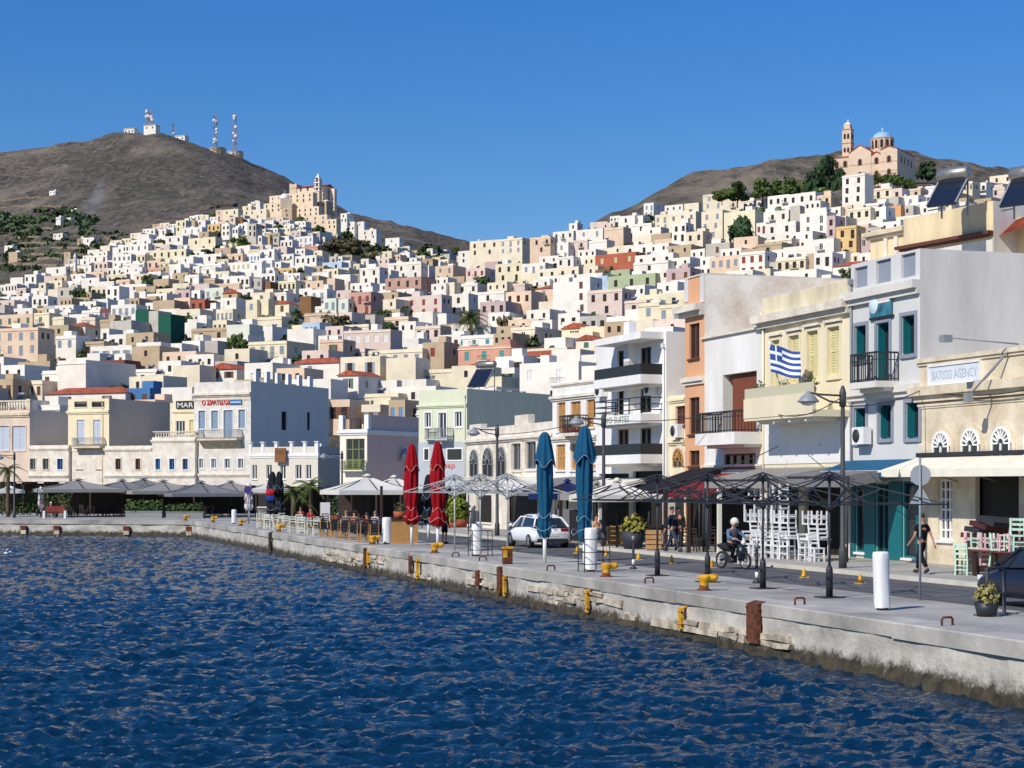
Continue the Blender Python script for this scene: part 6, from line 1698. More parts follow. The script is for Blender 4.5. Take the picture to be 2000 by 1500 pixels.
# ------------------------------------------------------------ parasols
def closed_parasol(px, v, m, trim, label, h=4.65, zb_=.95, group='closed tall parasols', seed=1, r=.29, slim=False):
    t = thing('closed_parasol', label, 'parasol', AT(px, v), seed, group); q = MB(); q.lathe([(.07, 0), (.07, zb_+.3)], 10); q.build('pole', M_WHT, t)
    P = [(.17, zb_-.02), (.25, zb_+.18), (.23, zb_+.42), (.2, zb_+.7), (.24, zb_+1.1), (.28, zb_+1.7), (.285, h-1.5), (.27, h-1.1), (.2, h-.75)] if slim else [(.24, zb_+.02), (.38, zb_+.15), (.42, zb_+.35), (.30, zb_+.62), (.22, zb_+.74), (.33, zb_+1.0), (.36, zb_+1.4), (.37, h-1.6), (.34, h-1.15), (.26, h-.8)]
    q = MB(); n = 56; vs = []; k = len(P)
    for i, (rr, z) in enumerate(P):
        for j in range(n):
            a = 2*pi*j/n; f = 1+.16*cos(8*a+1.2*sin(z*1.3+seed))+.08*cos(3*a+z*2.3+seed)+.05*cos(13*a-z*1.5); vs.append((rr*r/.36*f*cos(a+.12*z), rr*r/.36*f*sin(a+.12*z), z+(.05*cos(8*a) if i == 0 else 0)))
    q.add(vs, [(i*n+j, i*n+(j+1) % n, (i+1)*n+(j+1) % n, (i+1)*n+j) for i in range(k-1) for j in range(n)], 0, None, True); q.build('canopy', m, t)
    q = MB(); vs = []; P2 = [(.36*r/.33, h-1.12), (.34*r/.33, h-.95), (.25*r/.33, h-.5), (.17*r/.33, h-.12), (.08, h), (.01, h+.02)]
    for i, (rr, z) in enumerate(P2):
        for j in range(n): a = 2*pi*j/n; vs.append((rr*(1+.1*cos(8*a))*cos(a), rr*(1+.1*cos(8*a))*sin(a), z+(.14*cos(4*a+seed) if i < 2 else 0)))
    q.add(vs, [(i*n+j, i*n+(j+1) % n, (i+1)*n+(j+1) % n, (i+1)*n+j) for i in range(len(P2)-1) for j in range(n)], 0, None, True); q.build('vent_cap', m, t)
    q = MB(); pts = [(.385*r/.33*(1+.1*cos(8*a))*cos(a), .385*r/.33*(1+.1*cos(8*a))*sin(a), h-1.12+.14*cos(4*a+seed)) for a in [2*pi*j/n for j in range(n+1)]]; q.tube(pts, .012, 4, 0, False)
    for z in (zb_+.3, zb_+.74): q.tube([((.44 if z < zb_+.5 else .26)*r/.33*(1+.1*cos(5*a))*cos(a), (.44 if z < zb_+.5 else .26)*r/.33*sin(a), z+.1*sin(3*a)) for a in [2*pi*j/30 for j in range(31)]], .013, 4, 0, False)
    q.build('piping', trim, t); return t
M_REDC = cloth('red parasol canvas', '#93161f'); M_BLUC = cloth('blue parasol canvas', '#1d5270'); M_PIP = mat('pale piping', '#d7a090', .8); M_PIPB = mat('blue-grey piping', '#7f9db0', .8); M_BLKC = cloth('charcoal canvas', '#25262b'); M_WHC = cloth('white canvas', '#dddcd6')
closed_parasol(804, 2.3, M_REDC, M_PIP, 'left one of two closed red parasols', seed=1); closed_parasol(855, 2.3, M_REDC, M_PIP, 'right one of two closed red parasols', seed=2.2)
closed_parasol(1064, 2.1, M_BLUC, M_PIPB, 'left one of two closed blue parasols', seed=3, slim=True, r=.33); closed_parasol(1142, 2.2, M_BLUC, M_PIPB, 'right one of two closed blue parasols', 4.75, .9, seed=4.1, slim=True, r=.33)
M_LMET = mat('pale grey frame metal', '#b4b6b4', .5, .1, 5, metal=.2); M_DMET = mat('dark frame metal', '#33353a', .5, .1, 5, metal=.3)
def parasol_frame(px, v, m, label, h=3.1, half=2.1, zr=2.25, rz=.3, group='bare parasol frames', foot=False):
    t = thing('parasol_frame', label, 'parasol frame', AT(px, v), rz, group); q = MB(); q.tube([(0, 0, 0), (0, 0, h)], .036, 8)
    if foot: q.lathe([(.085, 0), (.085, .7), (.05, .8)], 10)
    q.box(-.28, .28, -.28, .28, 0, .03); q.build('pole', m, t)
    q = MB(); q.lathe([(.1, h-.12), (.12, h-.05), (.05, h+.05)], 8); q.build('hub', m, t)
    q = MB(); q.lathe([(.09, h-.85), (.09, h-.72)], 8); q.build('runner', m, t)
    ends = []
    for k in range(8):
        a = k*pi/4; R = half*(1.414 if k % 2 else 1); e = Vector((R*cos(a), R*sin(a), zr)); ends.append(e); s_ = Vector((0, 0, h)); md = s_.lerp(e, .45)
        q = MB(); q.bar(s_, e, .03, .028); rb = q.build('rib', m, t); q = MB(); q.bar((0, 0, h-.8), md, .028, .026); q.build('strut', m, rb)
        q = MB(); c = Vector((0, 0, h+.02)).lerp(Vector((R*cos(a), R*sin(a), zr)), .22); c.z += .05; q.bar((0, 0, h+.12), c, .03, .025); q.build('vent_rib', m, rb)
    for k in range(8): q = MB(); q.bar(ends[k], ends[(k+1) % 8], .032); q.build('edge_bar', m, t)
for px, lb in ((888, 'left one of three pale bare parasol frames'), (938, 'middle one of three pale bare parasol frames'), (991, 'right one of three pale bare parasol frames')): parasol_frame(px, 2.0, M_LMET, lb, half=1.8, zr=2.48)
for px, v, lb in ((1284, 2.5, 'first dark bare parasol frame, right of the blue parasols'), (1382, 2.5, 'second dark bare parasol frame, behind the nearest bollard'), (1490, 2.6, 'third dark bare parasol frame, beside the motorbike'), (1620, 2.5, 'nearest dark bare parasol frame, left of the white bollard cover')): parasol_frame(px, v, M_DMET, lb, h=3.0, half=2.05, zr=2.32, foot=True)
def square_parasol(px, Y, half, h, zr, m, label, rz=.4, group='open square canopies'):
    p = W3(px, 946, Y); t = thing('square_parasol', label, 'parasol', (p.x, p.y, 0), rz, group); q = MB(); q.tube([(0, 0, 0), (0, 0, h)], .06, 8); q.build('pole', M_DMET, t)
    q = MB(); c = [(-half, -half), (half, -half), (half, half), (-half, half)]; n = 8
    for k in range(4):
        a, b = c[k], c[(k+1) % 4]
        for i in range(n):
            for j in range(4):
                def P(u, w_):
                    e = Vector((a[0]+(b[0]-a[0])*u, a[1]+(b[1]-a[1])*u, zr)); return Vector((0, 0, h)).lerp(e, w_)+Vector((0, 0, -.18*sin(pi*w_)*(.4+.6*sin(pi*u))))
                q.add([P(i/n, j/4), P(i/n, (j+1)/4), P((i+1)/n, (j+1)/4), P((i+1)/n, j/4)], [(0, 1, 2, 3)], 0, None, True)
        q.quad((*a, zr), (*b, zr), (*b, zr-.28), (*a, zr-.28))
    q.build('canopy', m, t)
    q = MB(); q.lathe([(half*.16, h-.02), (half*.03, h+.14)], 8); q.build('vent_cap', m, t)
    for k in range(8): a = k*pi/4; R = half*(1.41 if k % 2 else 1); q = MB(); q.bar((0, 0, h-.1), (R*cos(a), R*sin(a), zr-.03), .05); q.build('rib', M_DMET, t)
M_GRC = cloth('grey parasol canvas', '#94908b'); M_GRD = cloth('dark grey parasol canvas', '#7b7a7b'); M_CRC = cloth('ivory parasol canvas', '#d9d5cb'); M_NAV = cloth('navy parasol canvas', '#23305f')
for i, (px, Y, hf, h, zr, m) in enumerate(((152, 150, 3.4, 3.2, 2.4, M_GRC), (238, 153, 3.2, 3.15, 2.35, M_GRD), (318, 150, 3.2, 3.1, 2.25, M_GRC), (392, 148, 3.1, 3.0, 2.05, M_GRD), (450, 156, 2.9, 3.05, 2.2, M_GRC), (280, 160, 3.2, 3.3, 2.5, M_GRD))):
    square_parasol(px, Y, hf, h, zr, m, ['widest grey canopy at the left end of the waterfront tavernas', 'dark grey canopy second from the left', 'grey canopy above the planter hedge', 'dark grey canopy near the quay corner', 'grey canopy behind the round blue sign', 'rear dark grey canopy between the front ones'][i])
square_parasol(718, 113, 2.55, 3.35, 2.42, M_CRC, 'large ivory canopy left of the red parasols', .35); square_parasol(770, 118, 2.2, 3.3, 2.5, M_CRC, 'second ivory canopy behind the left red parasol', .35)
square_parasol(525, 142, 1.7, 3.0, 2.4, M_CRC, 'ivory canopy behind the folded dark parasols', .2); square_parasol(18, 152, 1.3, 2.75, 2.3, M_WHC, 'small white parasol at the left edge', .3)
square_parasol(1108, 84, 1.5, 2.95, 2.35, M_NAV, 'navy blue open parasol behind the blue closed ones', .3); square_parasol(1205, 74, 1.6, 2.95, 2.35, M_CRC, 'beige open parasol in front of the hotel', .3); square_parasol(1165, 80, 1.4, 2.85, 2.35, M_GRC, 'grey-beige parasol between navy one and hotel', .3)
closed_parasol(532, 4.2, M_BLKC, M_PIPB, 'left folded charcoal parasol with red and blue band', 3.7, .75, 'folded dark parasols', 5, .34); closed_parasol(545, 4.4, M_BLKC, M_PIPB, 'right folded charcoal parasol behind the cream chairs', 3.7, .75, 'folded dark parasols', 6, .3)
closed_parasol(837, 5.6, M_BLKC, M_PIPB, 'folded black parasol between the red ones', 3.3, .8, 'folded dark parasols', 7, .3); closed_parasol(486, 3.0, M_WHC, M_PIP, 'folded white parasol behind the round blue sign', 2.9, .9, 'folded white parasols', 8, .26)
closed_parasol(82, 9, M_WHC, M_PIP, 'folded white parasol near the red bench', 2.6, .9, 'folded white parasols', 9, .2)
pz = [o for o in bpy.data.objects if o.get('label', '') == 'folded white parasol near the red bench'][0]; pp = W3(80, 1010, 148); pz.location = (pp.x, pp.y, 0)
# coloured band on the left charcoal parasol
cp = [o for o in bpy.data.objects if o.get('label', '').startswith('left folded charcoal')][0]
for z0, z1, c in ((2.0, 2.45, '#b32630'), (1.55, 2.0, '#263a7a')):
    q = MB(); q.lathe([(.41, z0), (.43, z1)], 24, (0, 0, 0), 0, True, None, .1, 8); q.build('printed_band', cloth('band '+c, c), cp)
# ------------------------------------------------------------ awnings and café roofs on the right
def awning(px0, px1, v0, v1, z0, z1, m, label, val=.25, side=True):
    A, B_, C_, D_ = AT(px0, v0, z0), AT(px1, v0, z0), AT(px1, v0), AT(px0, v0)
    C_ = B_+QN*(v1-v0); D_ = A+QN*(v1-v0); C_.z = D_.z = z1; t = thing('awning', label, 'awning', (A.x, A.y, 0), 0, 'café awnings'); o = Vector((A.x, A.y, 0)); q = MB(); dn = Vector((0, 0, -val)); th = Vector((0, 0, -.03))
    P = [p-o for p in (A, B_, C_, D_)]; q.quad(*P); q.quad(P[3]+th, P[2]+th, P[1]+th, P[0]+th); q.quad(P[0]+dn, P[1]+dn, P[1], P[0]); q.quad(P[1]+dn, P[2]+dn, P[2], P[1]); q.quad(P[0], P[3], P[3]+dn, P[0]+dn); q.build('canvas', m, t)
    for p in (P[0], P[1]): q = MB(); q.tube([Vector((p.x, p.y, 0.1)), p], .04, 6); q.build('post', M_DMET, t)
    q = MB(); q.bar(P[0]-Vector((0, 0, .04)), P[1]-Vector((0, 0, .04)), .06); q.build('front_rail', M_DMET, t)
M_REDA = cloth('red awning canvas', '#8c2a30')
awning(1270, 1366, 10.8, 13.2, 2.55, 3.25, M_REDA, 'red awning in front of the cream arch house', .3); awning(1218, 1268, 9.9, 13.2, 2.45, 3.5, M_BLKC, 'black sloping awning left of the red one', .25); awning(1375, 1500, 10.4, 13.0, 3.0, 3.45, M_GRC, 'flat grey awning under the white loggia house', .35); awning(1500, 1655, 11.2, 13.2, 3.1, 3.4, M_GRD, 'flat dark grey awning under the yellow house', .4)
awning(1090, 1160, 10.6, 13.2, 2.5, 3.1, M_CRC, 'ivory awning behind the right blue parasol', .25); awning(1000, 1085, 10.6, 13.2, 2.5, 3.2, M_GRD, 'dark awning along the stone arch house', .3); awning(915, 1000, 10.6, 13.2, 2.5, 3.2, M_CRC, 'pale awning under the arched windows', .3)
# ------------------------------------------------------------ street furniture
M_LP = mat('lamp post grey', '#4b4d50', .55, .1, 4, metal=.2)
def street_lamp(px, v, label, h=5.7, L=1.35, z=.13, rz=None, loc=None):
    t = thing('street_lamp', label, 'street lamp', loc or AT(px, v, z), rz if rz is not None else atan2(-QN.y, -QN.x)+.15, 'street lamps'); q = MB(); q.lathe([(.13, 0), (.13, .6), (.09, .7), (.065, h-.3), (.065, h)], 10); q.build('post', M_LP, t); q = MB(); q.lathe([(.11, h-.55), (.11, h-.1), (.04, h+.12)], 10); q.build('collar', M_LP, t)
    q = MB(); q.tube([(0, 0, h-.2), (L*.7, 0, h-.18), (L, 0, h-.12)], .035, 6); q.tube([(0, 0, h-.45), (L*.4, 0, h-.38), (L*.75, 0, h-.2)], .03, 6); q.build('arm', M_LP, t)
    q = MB(); q.lathe([(.04, h-.08), (.08, h-.14), (.2, h-.24), (.34, h-.4), (.34, h-.44), (.3, h-.42)], 16, (L, 0, 0)); q.build('shade', M_FR['grey'], t); q = MB(); q.lathe([(.25, h-.45), (.18, h-.52), (.02, h-.55)], 12, (L, 0, 0)); q.build('diffuser', M_WHT, t)
street_lamp(1646, 9.0, 'street lamp in front of the yellow house'); street_lamp(1179, 9.0, 'street lamp in front of the hotel'); street_lamp(971, 9.2, 'street lamp in front of the low stone arch house'); street_lamp(668, 13, 'street lamp beside the mauve house', 5.3, 1.6); pp = W3(28, 1010, 146); street_lamp(0, 0, 'street lamp at the left edge near the palm', 5.4, 1.2, 0, pi, (pp.x, pp.y, 0))
def cover(px, v, h, r, label, tilt=0, group='white wrapped quay pedestals'):
    t = thing('wrapped_pedestal', label, 'pedestal', AT(px, v), .4, group); t.rotation_euler = (0, tilt, .4); q = MB(); q.lathe([(r*.8, 0), (r*.8, .08)], 10); q.build('foot', M_DMET, t)
    q = MB(); n = 20; vs = []; P = [(r*.95, .06), (r, .2), (r*.97, h*.5), (r*1.03, h*.85), (r, h-.05), (r*.9, h), (.02, h+.01)]
    for rr, z in P:
        for j in range(n): a = 2*pi*j/n; sq = 1/max(abs(cos(a)), abs(sin(a)))**.45; f = rr*sq*(1+.04*sin(5*a+z*4)); vs.append((f*cos(a), f*sin(a), z))
    q.add(vs, [(i*n+j, i*n+(j+1) % n, (i+1)*n+(j+1) % n, (i+1)*n+j) for i in range(len(P)-1) for j in range(n)], 0, None, True); q.build('cover', M_WHT, t); return t
cover(1724, 1.55, 1.3, .165, 'tall white wrapped pedestal standing alone on the near quay', -.05); cover(1154, 1.5, 1.4, .19, 'white wrapped pedestal beside the right blue parasol'); cover(931, 1.6, 1.25, .19, 'white wrapped pedestal under the pale parasol frames'); cover(755, 1.5, 1.25, .2, 'white wrapped pedestal right of the wooden chairs'); cover(457, 1.6, 1.0, .17, 'white wrapped pedestal left of the cream chairs')
def rack(px, v, w_, h, label, rz=.3):
    t = thing('wire_rack', label, 'rack', AT(px, v), rz, 'wire racks'); 
    for x in (-w_/2, w_/2):
        for y in (-.3, .3): q = MB(); q.tube([(x, y, 0), (x, y, h)], .018, 5); q.build('post', M_DMET, t)
    for z in (.25, h*.6, h): q = MB(); q.tube([(-w_/2, -.3, z), (w_/2, -.3, z), (w_/2, .3, z), (-w_/2, .3, z), (-w_/2, -.3, z)], .014, 5); q.build('rail', M_DMET, t)
rack(1160, 1.55, .85, 1.05, 'thin wire rack round the pedestal by the blue parasol'); rack(938, 1.65, .8, 1.0, 'thin wire rack round the pedestal under the pale frames')
for px, lb in ((1127, 'first'), (1184, 'second'), (1247, 'third'), (1312, 'fourth'), (1390, 'fifth'), (1570, 'sixth'), (1680, 'nearest')):
    t = thing('lane_marker', lb+' small yellow lane marker from the blue parasols along the road', 'lane marker', AT(px, 6.15, .004), .4, 'yellow lane markers on the road'); t.scale = (.68, .68, .8); q = MB(); q.box(-.19, .19, -.12, .12, 0, .05); q.build('base', M_YEL, t); q = MB(); q.lathe([(.13, .05), (.1, .12), (.055, .3), (.03, .37)], 8); q.build('cone', M_YEL, t); q = MB(); q.box(-.2, .2, -.125, -.122, .005, .025); q.build('reflector', M_WHT, t)
for px, v, h, lb in ((1237, 3.4, .95, 'slim grey delineator post left of the first dark frame'), (1478, 3.6, 1.0, 'slim grey delineator post by the motorbike')):
    t = thing('delineator_post', lb, 'post', AT(px, v), 0, 'delineator posts'); q = MB(); q.lathe([(.12, 0), (.12, .05), (.045, .1), (.045, h)], 10); q.build('shaft', M_DMET, t); q = MB(); q.lathe([(.055, h), (.055, h+.12), (.02, h+.15)], 10); q.build('cap', M_FR['grey'], t); q = MB(); q.lathe([(.047, .15), (.047, .32)], 10); q.build('band', M_WHT, t)
t = thing('traffic_sign', 'road sign post seen from behind with round and triangular plates', 'traffic sign', AT(1797, 4.1), -.5); q = MB(); q.tube([(0, 0, 0), (0, 0, 3.45)], .03, 8); q.build('post', M_FR['grey'], t); M_SB = mat('sign back grey', '#8f959c', .5, .05, 3, metal=.3)
RX = Matrix.Rotation(pi/2, 4, 'X'); q = MB(); q.lathe([(.25, 0), (.25, .02)], 24, (0, 0, 0), 0, False, Matrix.Translation((0, .05, 3.02)) @ RX); q.build('round_plate', M_SB, t); q = MB(); q.add([(-.29, .05, 2.3), (.29, .05, 2.3), (0, .05, 2.78), (-.29, .07, 2.3), (.29, .07, 2.3), (0, .07, 2.78)], [(0, 1, 2), (5, 4, 3), (0, 3, 4, 1), (1, 4, 5, 2), (2, 5, 3, 0)]); q.build('triangular_plate', M_SB, t)
t = thing('no_parking_sign', 'round blue road sign on a grey post by the white folded parasol', 'traffic sign', AT(485, 2.4), -.3); q = MB(); q.tube([(0, 0, 0), (0, 0, 2.7)], .035, 8); q.build('post', M_FR['grey'], t); q = MB(); q.lathe([(.3, 0), (.3, .02)], 20, (0, 0, 0), 0, False, Matrix.Translation((0, -.04, 2.4)) @ RX); q.build('plate', mat('sign navy', '#23246b', .5), t); q = MB(); q.tube([(.29*cos(a), -.07, 2.4+.29*sin(a)) for a in [2*pi*k/20 for k in range(21)]], .02, 5); q.build('rim', mat('sign red', '#a3313b', .5), t)
# planters and pots
M_PLN = mat('dark planter', '#2e3138', .7, .1, 3); M_PLG = mat('grey planter', '#8a8c8a', .8, .1, 2)
potted('planter', 'dark square planter with yellow-green bush by the first dark frame', AT(1236, 8.9, .13), .5, .75, M_PLN, leaf_mat('yellow-green leaves', '#a39a4d', '#6b6d2c'), 61, None, 260, .75); potted('flower_pot', 'grey plastic pot with dry plant on the near quay', AT(1927, 2.7), .27, .42, M_DMET, leaf_mat('dry plant', '#9a8f57', '#6a6a38'), 62, None, 200, .3)
t = thing('metal_trestle', 'grey metal trestle beside the dark car at the right edge', 'trestle', AT(1945, 3.1), .9); 
for x in (-.45, .45): q = MB(); q.bar((x, 0, 0), (x, 0, 1.0), .06); q.bar((x, -.3, .01), (x, .3, .01), .05); q.build('leg', M_LP, t)
q = MB(); q.bar((-.5, 0, 1.0), (.5, 0, 1.0), .06); q.bar((-.45, 0, .45), (.45, 0, .45), .04); q.build('crossbar', M_LP, t)
def hedge(px0, px1, Y, z0, h, dep, label, seed, box=True, lm=None):
    a, b = W3(px0, 946, Y), W3(px1, 946, Y); L = b.x-a.x; t = thing('planter_hedge', label, 'hedge', ((a.x+b.x)/2, Y, 0), 0, 'taverna planters'); rnd = random.Random(seed)
    if box: q = MB(); q.box(-L/2, L/2, -dep/2, dep/2, 0, z0); q.box(-L/2-.04, L/2+.04, -dep/2-.04, dep/2+.04, z0-.08, z0); q.build('trough', M_PLG, t)
    q = MB()
    for i in range(int(L*170)):
        c = Vector((rnd.uniform(-L/2, L/2), rnd.gauss(0, dep*.3), z0+h*rnd.random()**.7*(.75+.35*sin(i*.01+seed)))); e1 = Vector((rnd.gauss(0, 1), rnd.gauss(0, 1), rnd.gauss(0, 1))).normalized(); e2 = e1.orthogonal().normalized(); s = .11*rnd.uniform(.6, 1.3); q.quad(c-e1*s-e2*s*.6, c+e1*s-e2*s*.6, c+e1*s*.6+e2*s*.6, c-e1*s*.6+e2*s*.6)
    q.build('foliage', lm or M_LEAF, t)
hedge(247, 318, 145, .6, .85, .8, 'grey planter hedge under the grey canopies, left piece', 1); hedge(326, 398, 144.5, .55, .7, .8, 'grey planter hedge under the grey canopies, right piece', 2); hedge(-10, 78, 152, .1, 2.0, 1.0, 'tall green hedge behind the left edge benches', 3, False); hedge(85, 140, 160, .1, 1.9, 1.0, 'tall green hedge behind the red bench', 4, False)
potted('topiary_bush', 'dense green bush behind the pale parasol frames', AT(893, 12.2, .13), .75, 1.9, M_TERR, leaf_mat('bright hedge leaves', '#7c8a35', '#4b5a20'), 71, None, 900, .5); potted('planter', 'tall potted palm-like plant under the ivory canopy', AT(652, 8), .5, 1.6, M_TERR, M_LEAF, 72, None, 160, .6)
pp = W3(16, 1012, 150); palm_tree((pp.x, pp.y, 0), 4.1, 1.7, 'small palm at the left edge of the waterfront', 24, 9, .16, 'palm_tree')
for k, (px, Y, h) in enumerate(((572, 133, 2.2), (607, 136, 2.7))): pp = W3(px, 946, Y); palm_tree((pp.x, pp.y, 0), h, 1.9, ['left low palm behind the cream chairs', 'right low palm beside the ivory canopy'][k], 18, 12+k, .14)
# benches
pp = W3(107, 1013, 143.5); t = thing('bench', 'red slatted bench with white ends at the far quay', 'bench', (pp.x, pp.y, 0), .1); M_RB = mat('red bench slats', '#8f3b30', .7, .1, 4)
for k in range(3): q = MB(); q.box(-.75, .75, -.2+k*.16, -.08+k*.16, .42, .46); q.build('seat_slat', M_RB, t); q = MB(); q.box(-.75, .75, .3, .34, .55+k*.16, .67+k*.16); q.build('back_slat', M_RB, t)
for x in (-.85, .85): q = MB(); q.box(x-.09, x+.09, -.25, .35, 0, .62); q.build('end_block', M_WHT, t)
# gull
pp = W3(15, 1087, 95); t = thing('gull', 'white gull low over the water at left', 'bird', (pp.x, pp.y, WZ+.12), .3); q = MB(); q.tube([(-.22, 0, .1), (-.12, 0, .12), (.05, 0, .14), (.16, 0, .19), (.24, 0, .2)], [.01, .07, .08, .05, .01], 8); q.add([(-.05, 0, .16), (.06, 0, .17), (.02, .45, .34), (-.08, .4, .3)], [(0, 1, 2, 3), (3, 2, 1, 0)]); q.add([(-.05, 0, .16), (.06, 0, .17), (.02, -.45, .34), (-.08, -.4, .3)], [(0, 1, 2, 3), (3, 2, 1, 0)]); q.build('body', M_WHT, t)

# overhead cables strung along the fronts
def cable(pts, label, r=.018):
    a = Vector(pts[0]); t = thing('overhead_cable', label, 'cable', a, 0, 'overhead cables'); q = MB(); P = []
    for p, n in zip(pts, pts[1:]):
        p, n = Vector(p), Vector(n); L = (n-p).length
        for i in range(9): u = i/8; P.append(p.lerp(n, u)-Vector((0, 0, L*.035*4*u*(1-u)))-a)
    q.tube(P, r, 4, 0, False); q.build('line', M_RAIL, t)
cable([AT(1179, 9.0, 5.6), AT(1480, 13.2, 6.0), AT(1646, 9.0, 5.6)], 'thin cable running from the hotel lamp to the yellow house lamp'); cable([AT(1520, 12.9, 4.3), AT(1400, 11, 3.4)], 'slack cable from the yellow house down to the grey awning'); cable([AT(971, 9.2, 5.4), AT(1166, 13.2, 6.2)], 'cable from the lamp by the stone house to the tan-shutter house'); cable([AT(1646, 9.0, 5.3), AT(1800, 13.3, 6.0), AT(2050, 13.2, 5.8)], 'cable from the lamp to the agency building cornice')
# ------------------------------------------------------------ tables, chairs
def make_chair(name, label, m, ms, group, loc=(0, 0, 0), rz=0, style='taverna'):
    t = thing(name, label, 'chair', loc, rz, group)
    for x in (-.19, .19):
        q = MB(); q.bar((x, -.19, 0), (x*.95, -.18, .45), .045); q.build('leg', m, t); q = MB(); q.bar((x, .2, 0), (x, .18, .45), .045); q.bar((x, .18, .45), (x, .25, .95), .045); q.build('leg', m, t)
    q = MB(); q.box(-.21, .21, -.21, .2, .44, .485); q.build('seat', ms, t)
    q = MB()
    for z in (.6, .74, .88): q.box(-.17, .17, .195+(z-.45)*.13, .225+(z-.45)*.13, z, z+.065)
    q.build('backrest', m, t); q = MB()
    for z in (.16, .28): q.bar((-.19, -.19, z), (.19, -.19, z), .03); q.bar((-.19, .2, z), (.19, .2, z), .03)
    for x in (-.19, .19): q.bar((x, -.19, .22), (x, .2, .22), .03)
    q.build('stretcher', m, t); return t
def make_table(name, label, m, ml, group, loc, rz, w_=.8, cloth_=None):
    t = thing(name, label, 'table', loc, rz, group); q = MB(); q.box(-w_/2, w_/2, -w_/2, w_/2, .72, .76); q.build('table_top', m, t)
    for x in (-1, 1):
        for y in (-1, 1): q = MB(); q.bar((x*w_*.42, y*w_*.42, 0), (x*w_*.42, y*w_*.42, .72), .05); q.build('leg', ml, t)
    if cloth_:
        q = MB(); e = w_/2+.02; q.quad((-e, -e, .765), (e, -e, .765), (e, e, .765), (-e, e, .765)); c = [(-e, -e), (e, -e), (e, e), (-e, e)]
        for k in range(4): a, b = c[k], c[(k+1) % 4]; q.quad((*a, .42), (*b, .42), (*b, .765), (*a, .765))
        q.build('cloth', cloth_, t)
    return t
M_CRP = mat('cream chair paint', '#d9d8c4', .6, .08, 4); M_WDC = mat('pale chair wood', '#b98d5a', .6, .15, 6); M_RUSH = mat('rush seat', '#b89a62', .9, .2, 12); M_BLK = mat('black cloth', '#1c1c20', .9); M_WHP = mat('white plastic', '#e6e6e6', .45); M_DWD = mat('dark wood', '#38281f', .7, .2, 5)
rc = random.Random(31)
CH0 = make_chair('taverna_chair', 'cream painted chair at the front left of the quay-edge group', M_CRP, M_RUSH, 'cream chairs by the quay corner', AT(508, 1.2), .3)
ords = ['second', 'third', 'fourth', 'fifth', 'sixth', 'seventh', 'eighth', 'ninth', 'tenth', 'eleventh']
for i, (px, v, a) in enumerate(((524, 1.1, 2.9), (540, 1.3, .4), (556, 1.2, 3.3), (572, 1.1, .2), (590, 1.3, 3.0), (604, 1.1, .5), (618, 1.3, 3.4), (516, 2.6, .8), (548, 2.7, 3.6), (584, 2.7, .1))): dup(CH0, AT(px, v), a, f'{ords[i]} cream painted chair counted from the quay corner end')
for i, (px, v) in enumerate(((516, 1.9), (548, 2.0), (582, 2.0), (611, 1.9))): make_table('taverna_table', ['first', 'second', 'third', 'fourth'][i]+' cream square table from the left among the cream chairs', M_CRP, M_CRP, 'cream tables by the quay corner', AT(px, v), .3+i)
CW0 = make_chair('wooden_chair', 'pale wooden chair at the left end of the black-table row', M_WDC, M_BLK, 'wooden chairs at the black tables', AT(634, .95), .3)
[c for c in CW0.children if c.name.startswith('backrest')][0].data.materials[0] = M_BLK
for i, (px, v, a) in enumerate(((652, .9, .2), (670, .95, .4), (690, .9, .1), (710, .95, .3), (730, .9, .2))): dup(CW0, AT(px, v), a+pi, f'{ords[i]} pale wooden chair from the left along the black tables')
for i, (px, v) in enumerate(((640, 1.6), (664, 1.6), (689, 1.6), (714, 1.6))): make_table('black_table', ['first', 'second', 'third', 'fourth'][i]+' black-clothed table from the left behind the wooden chairs', M_BLK, M_WDC, 'black-clothed tables', AT(px, v), .3, .85, M_BLK)
# dark furniture under the canopies and in front of the cafés
CD0 = make_chair('dark_chair', 'dark wooden chair under the ivory canopy, leftmost', M_DWD, M_DWD, 'dark café chairs under awnings', AT(636, 5), .2); n = 0
spots = []
for k in range(12): spots.append((W3(640+k*15+rc.uniform(-4, 4), 946, rc.uniform(100, 120)), 'under the ivory canopy'))
for k in range(22): spots.append((W3(90+k*17+rc.uniform(-5, 5), 946, rc.uniform(147, 158)), 'under the grey canopies'))
for k in range(16): spots.append((AT(1000+k*26+rc.uniform(-6, 6), rc.uniform(9.6, 12)), 'in front of the right-hand cafés'))
ORD = 'first second third fourth fifth sixth seventh eighth ninth tenth eleventh twelfth thirteenth fourteenth fifteenth sixteenth seventeenth eighteenth nineteenth twentieth twenty-first twenty-second'.split(); cnt = {}
for i, (p, wh) in enumerate(spots):
    k = cnt.get(wh, 0); cnt[wh] = k+1
    z = .13 if 'right-hand' in wh else 0; c = dup(CD0, (p.x, p.y, z), rc.uniform(0, 6), ORD[k]+' dark wooden café chair from the left '+wh)
    if i % 2 == 0: tb = make_table('dark_table', ORD[k//2]+' dark café table from the left '+wh, M_DWD, M_DWD, 'dark café tables', (p.x+.7, p.y+.1, z), rc.uniform(0, 1), .75)
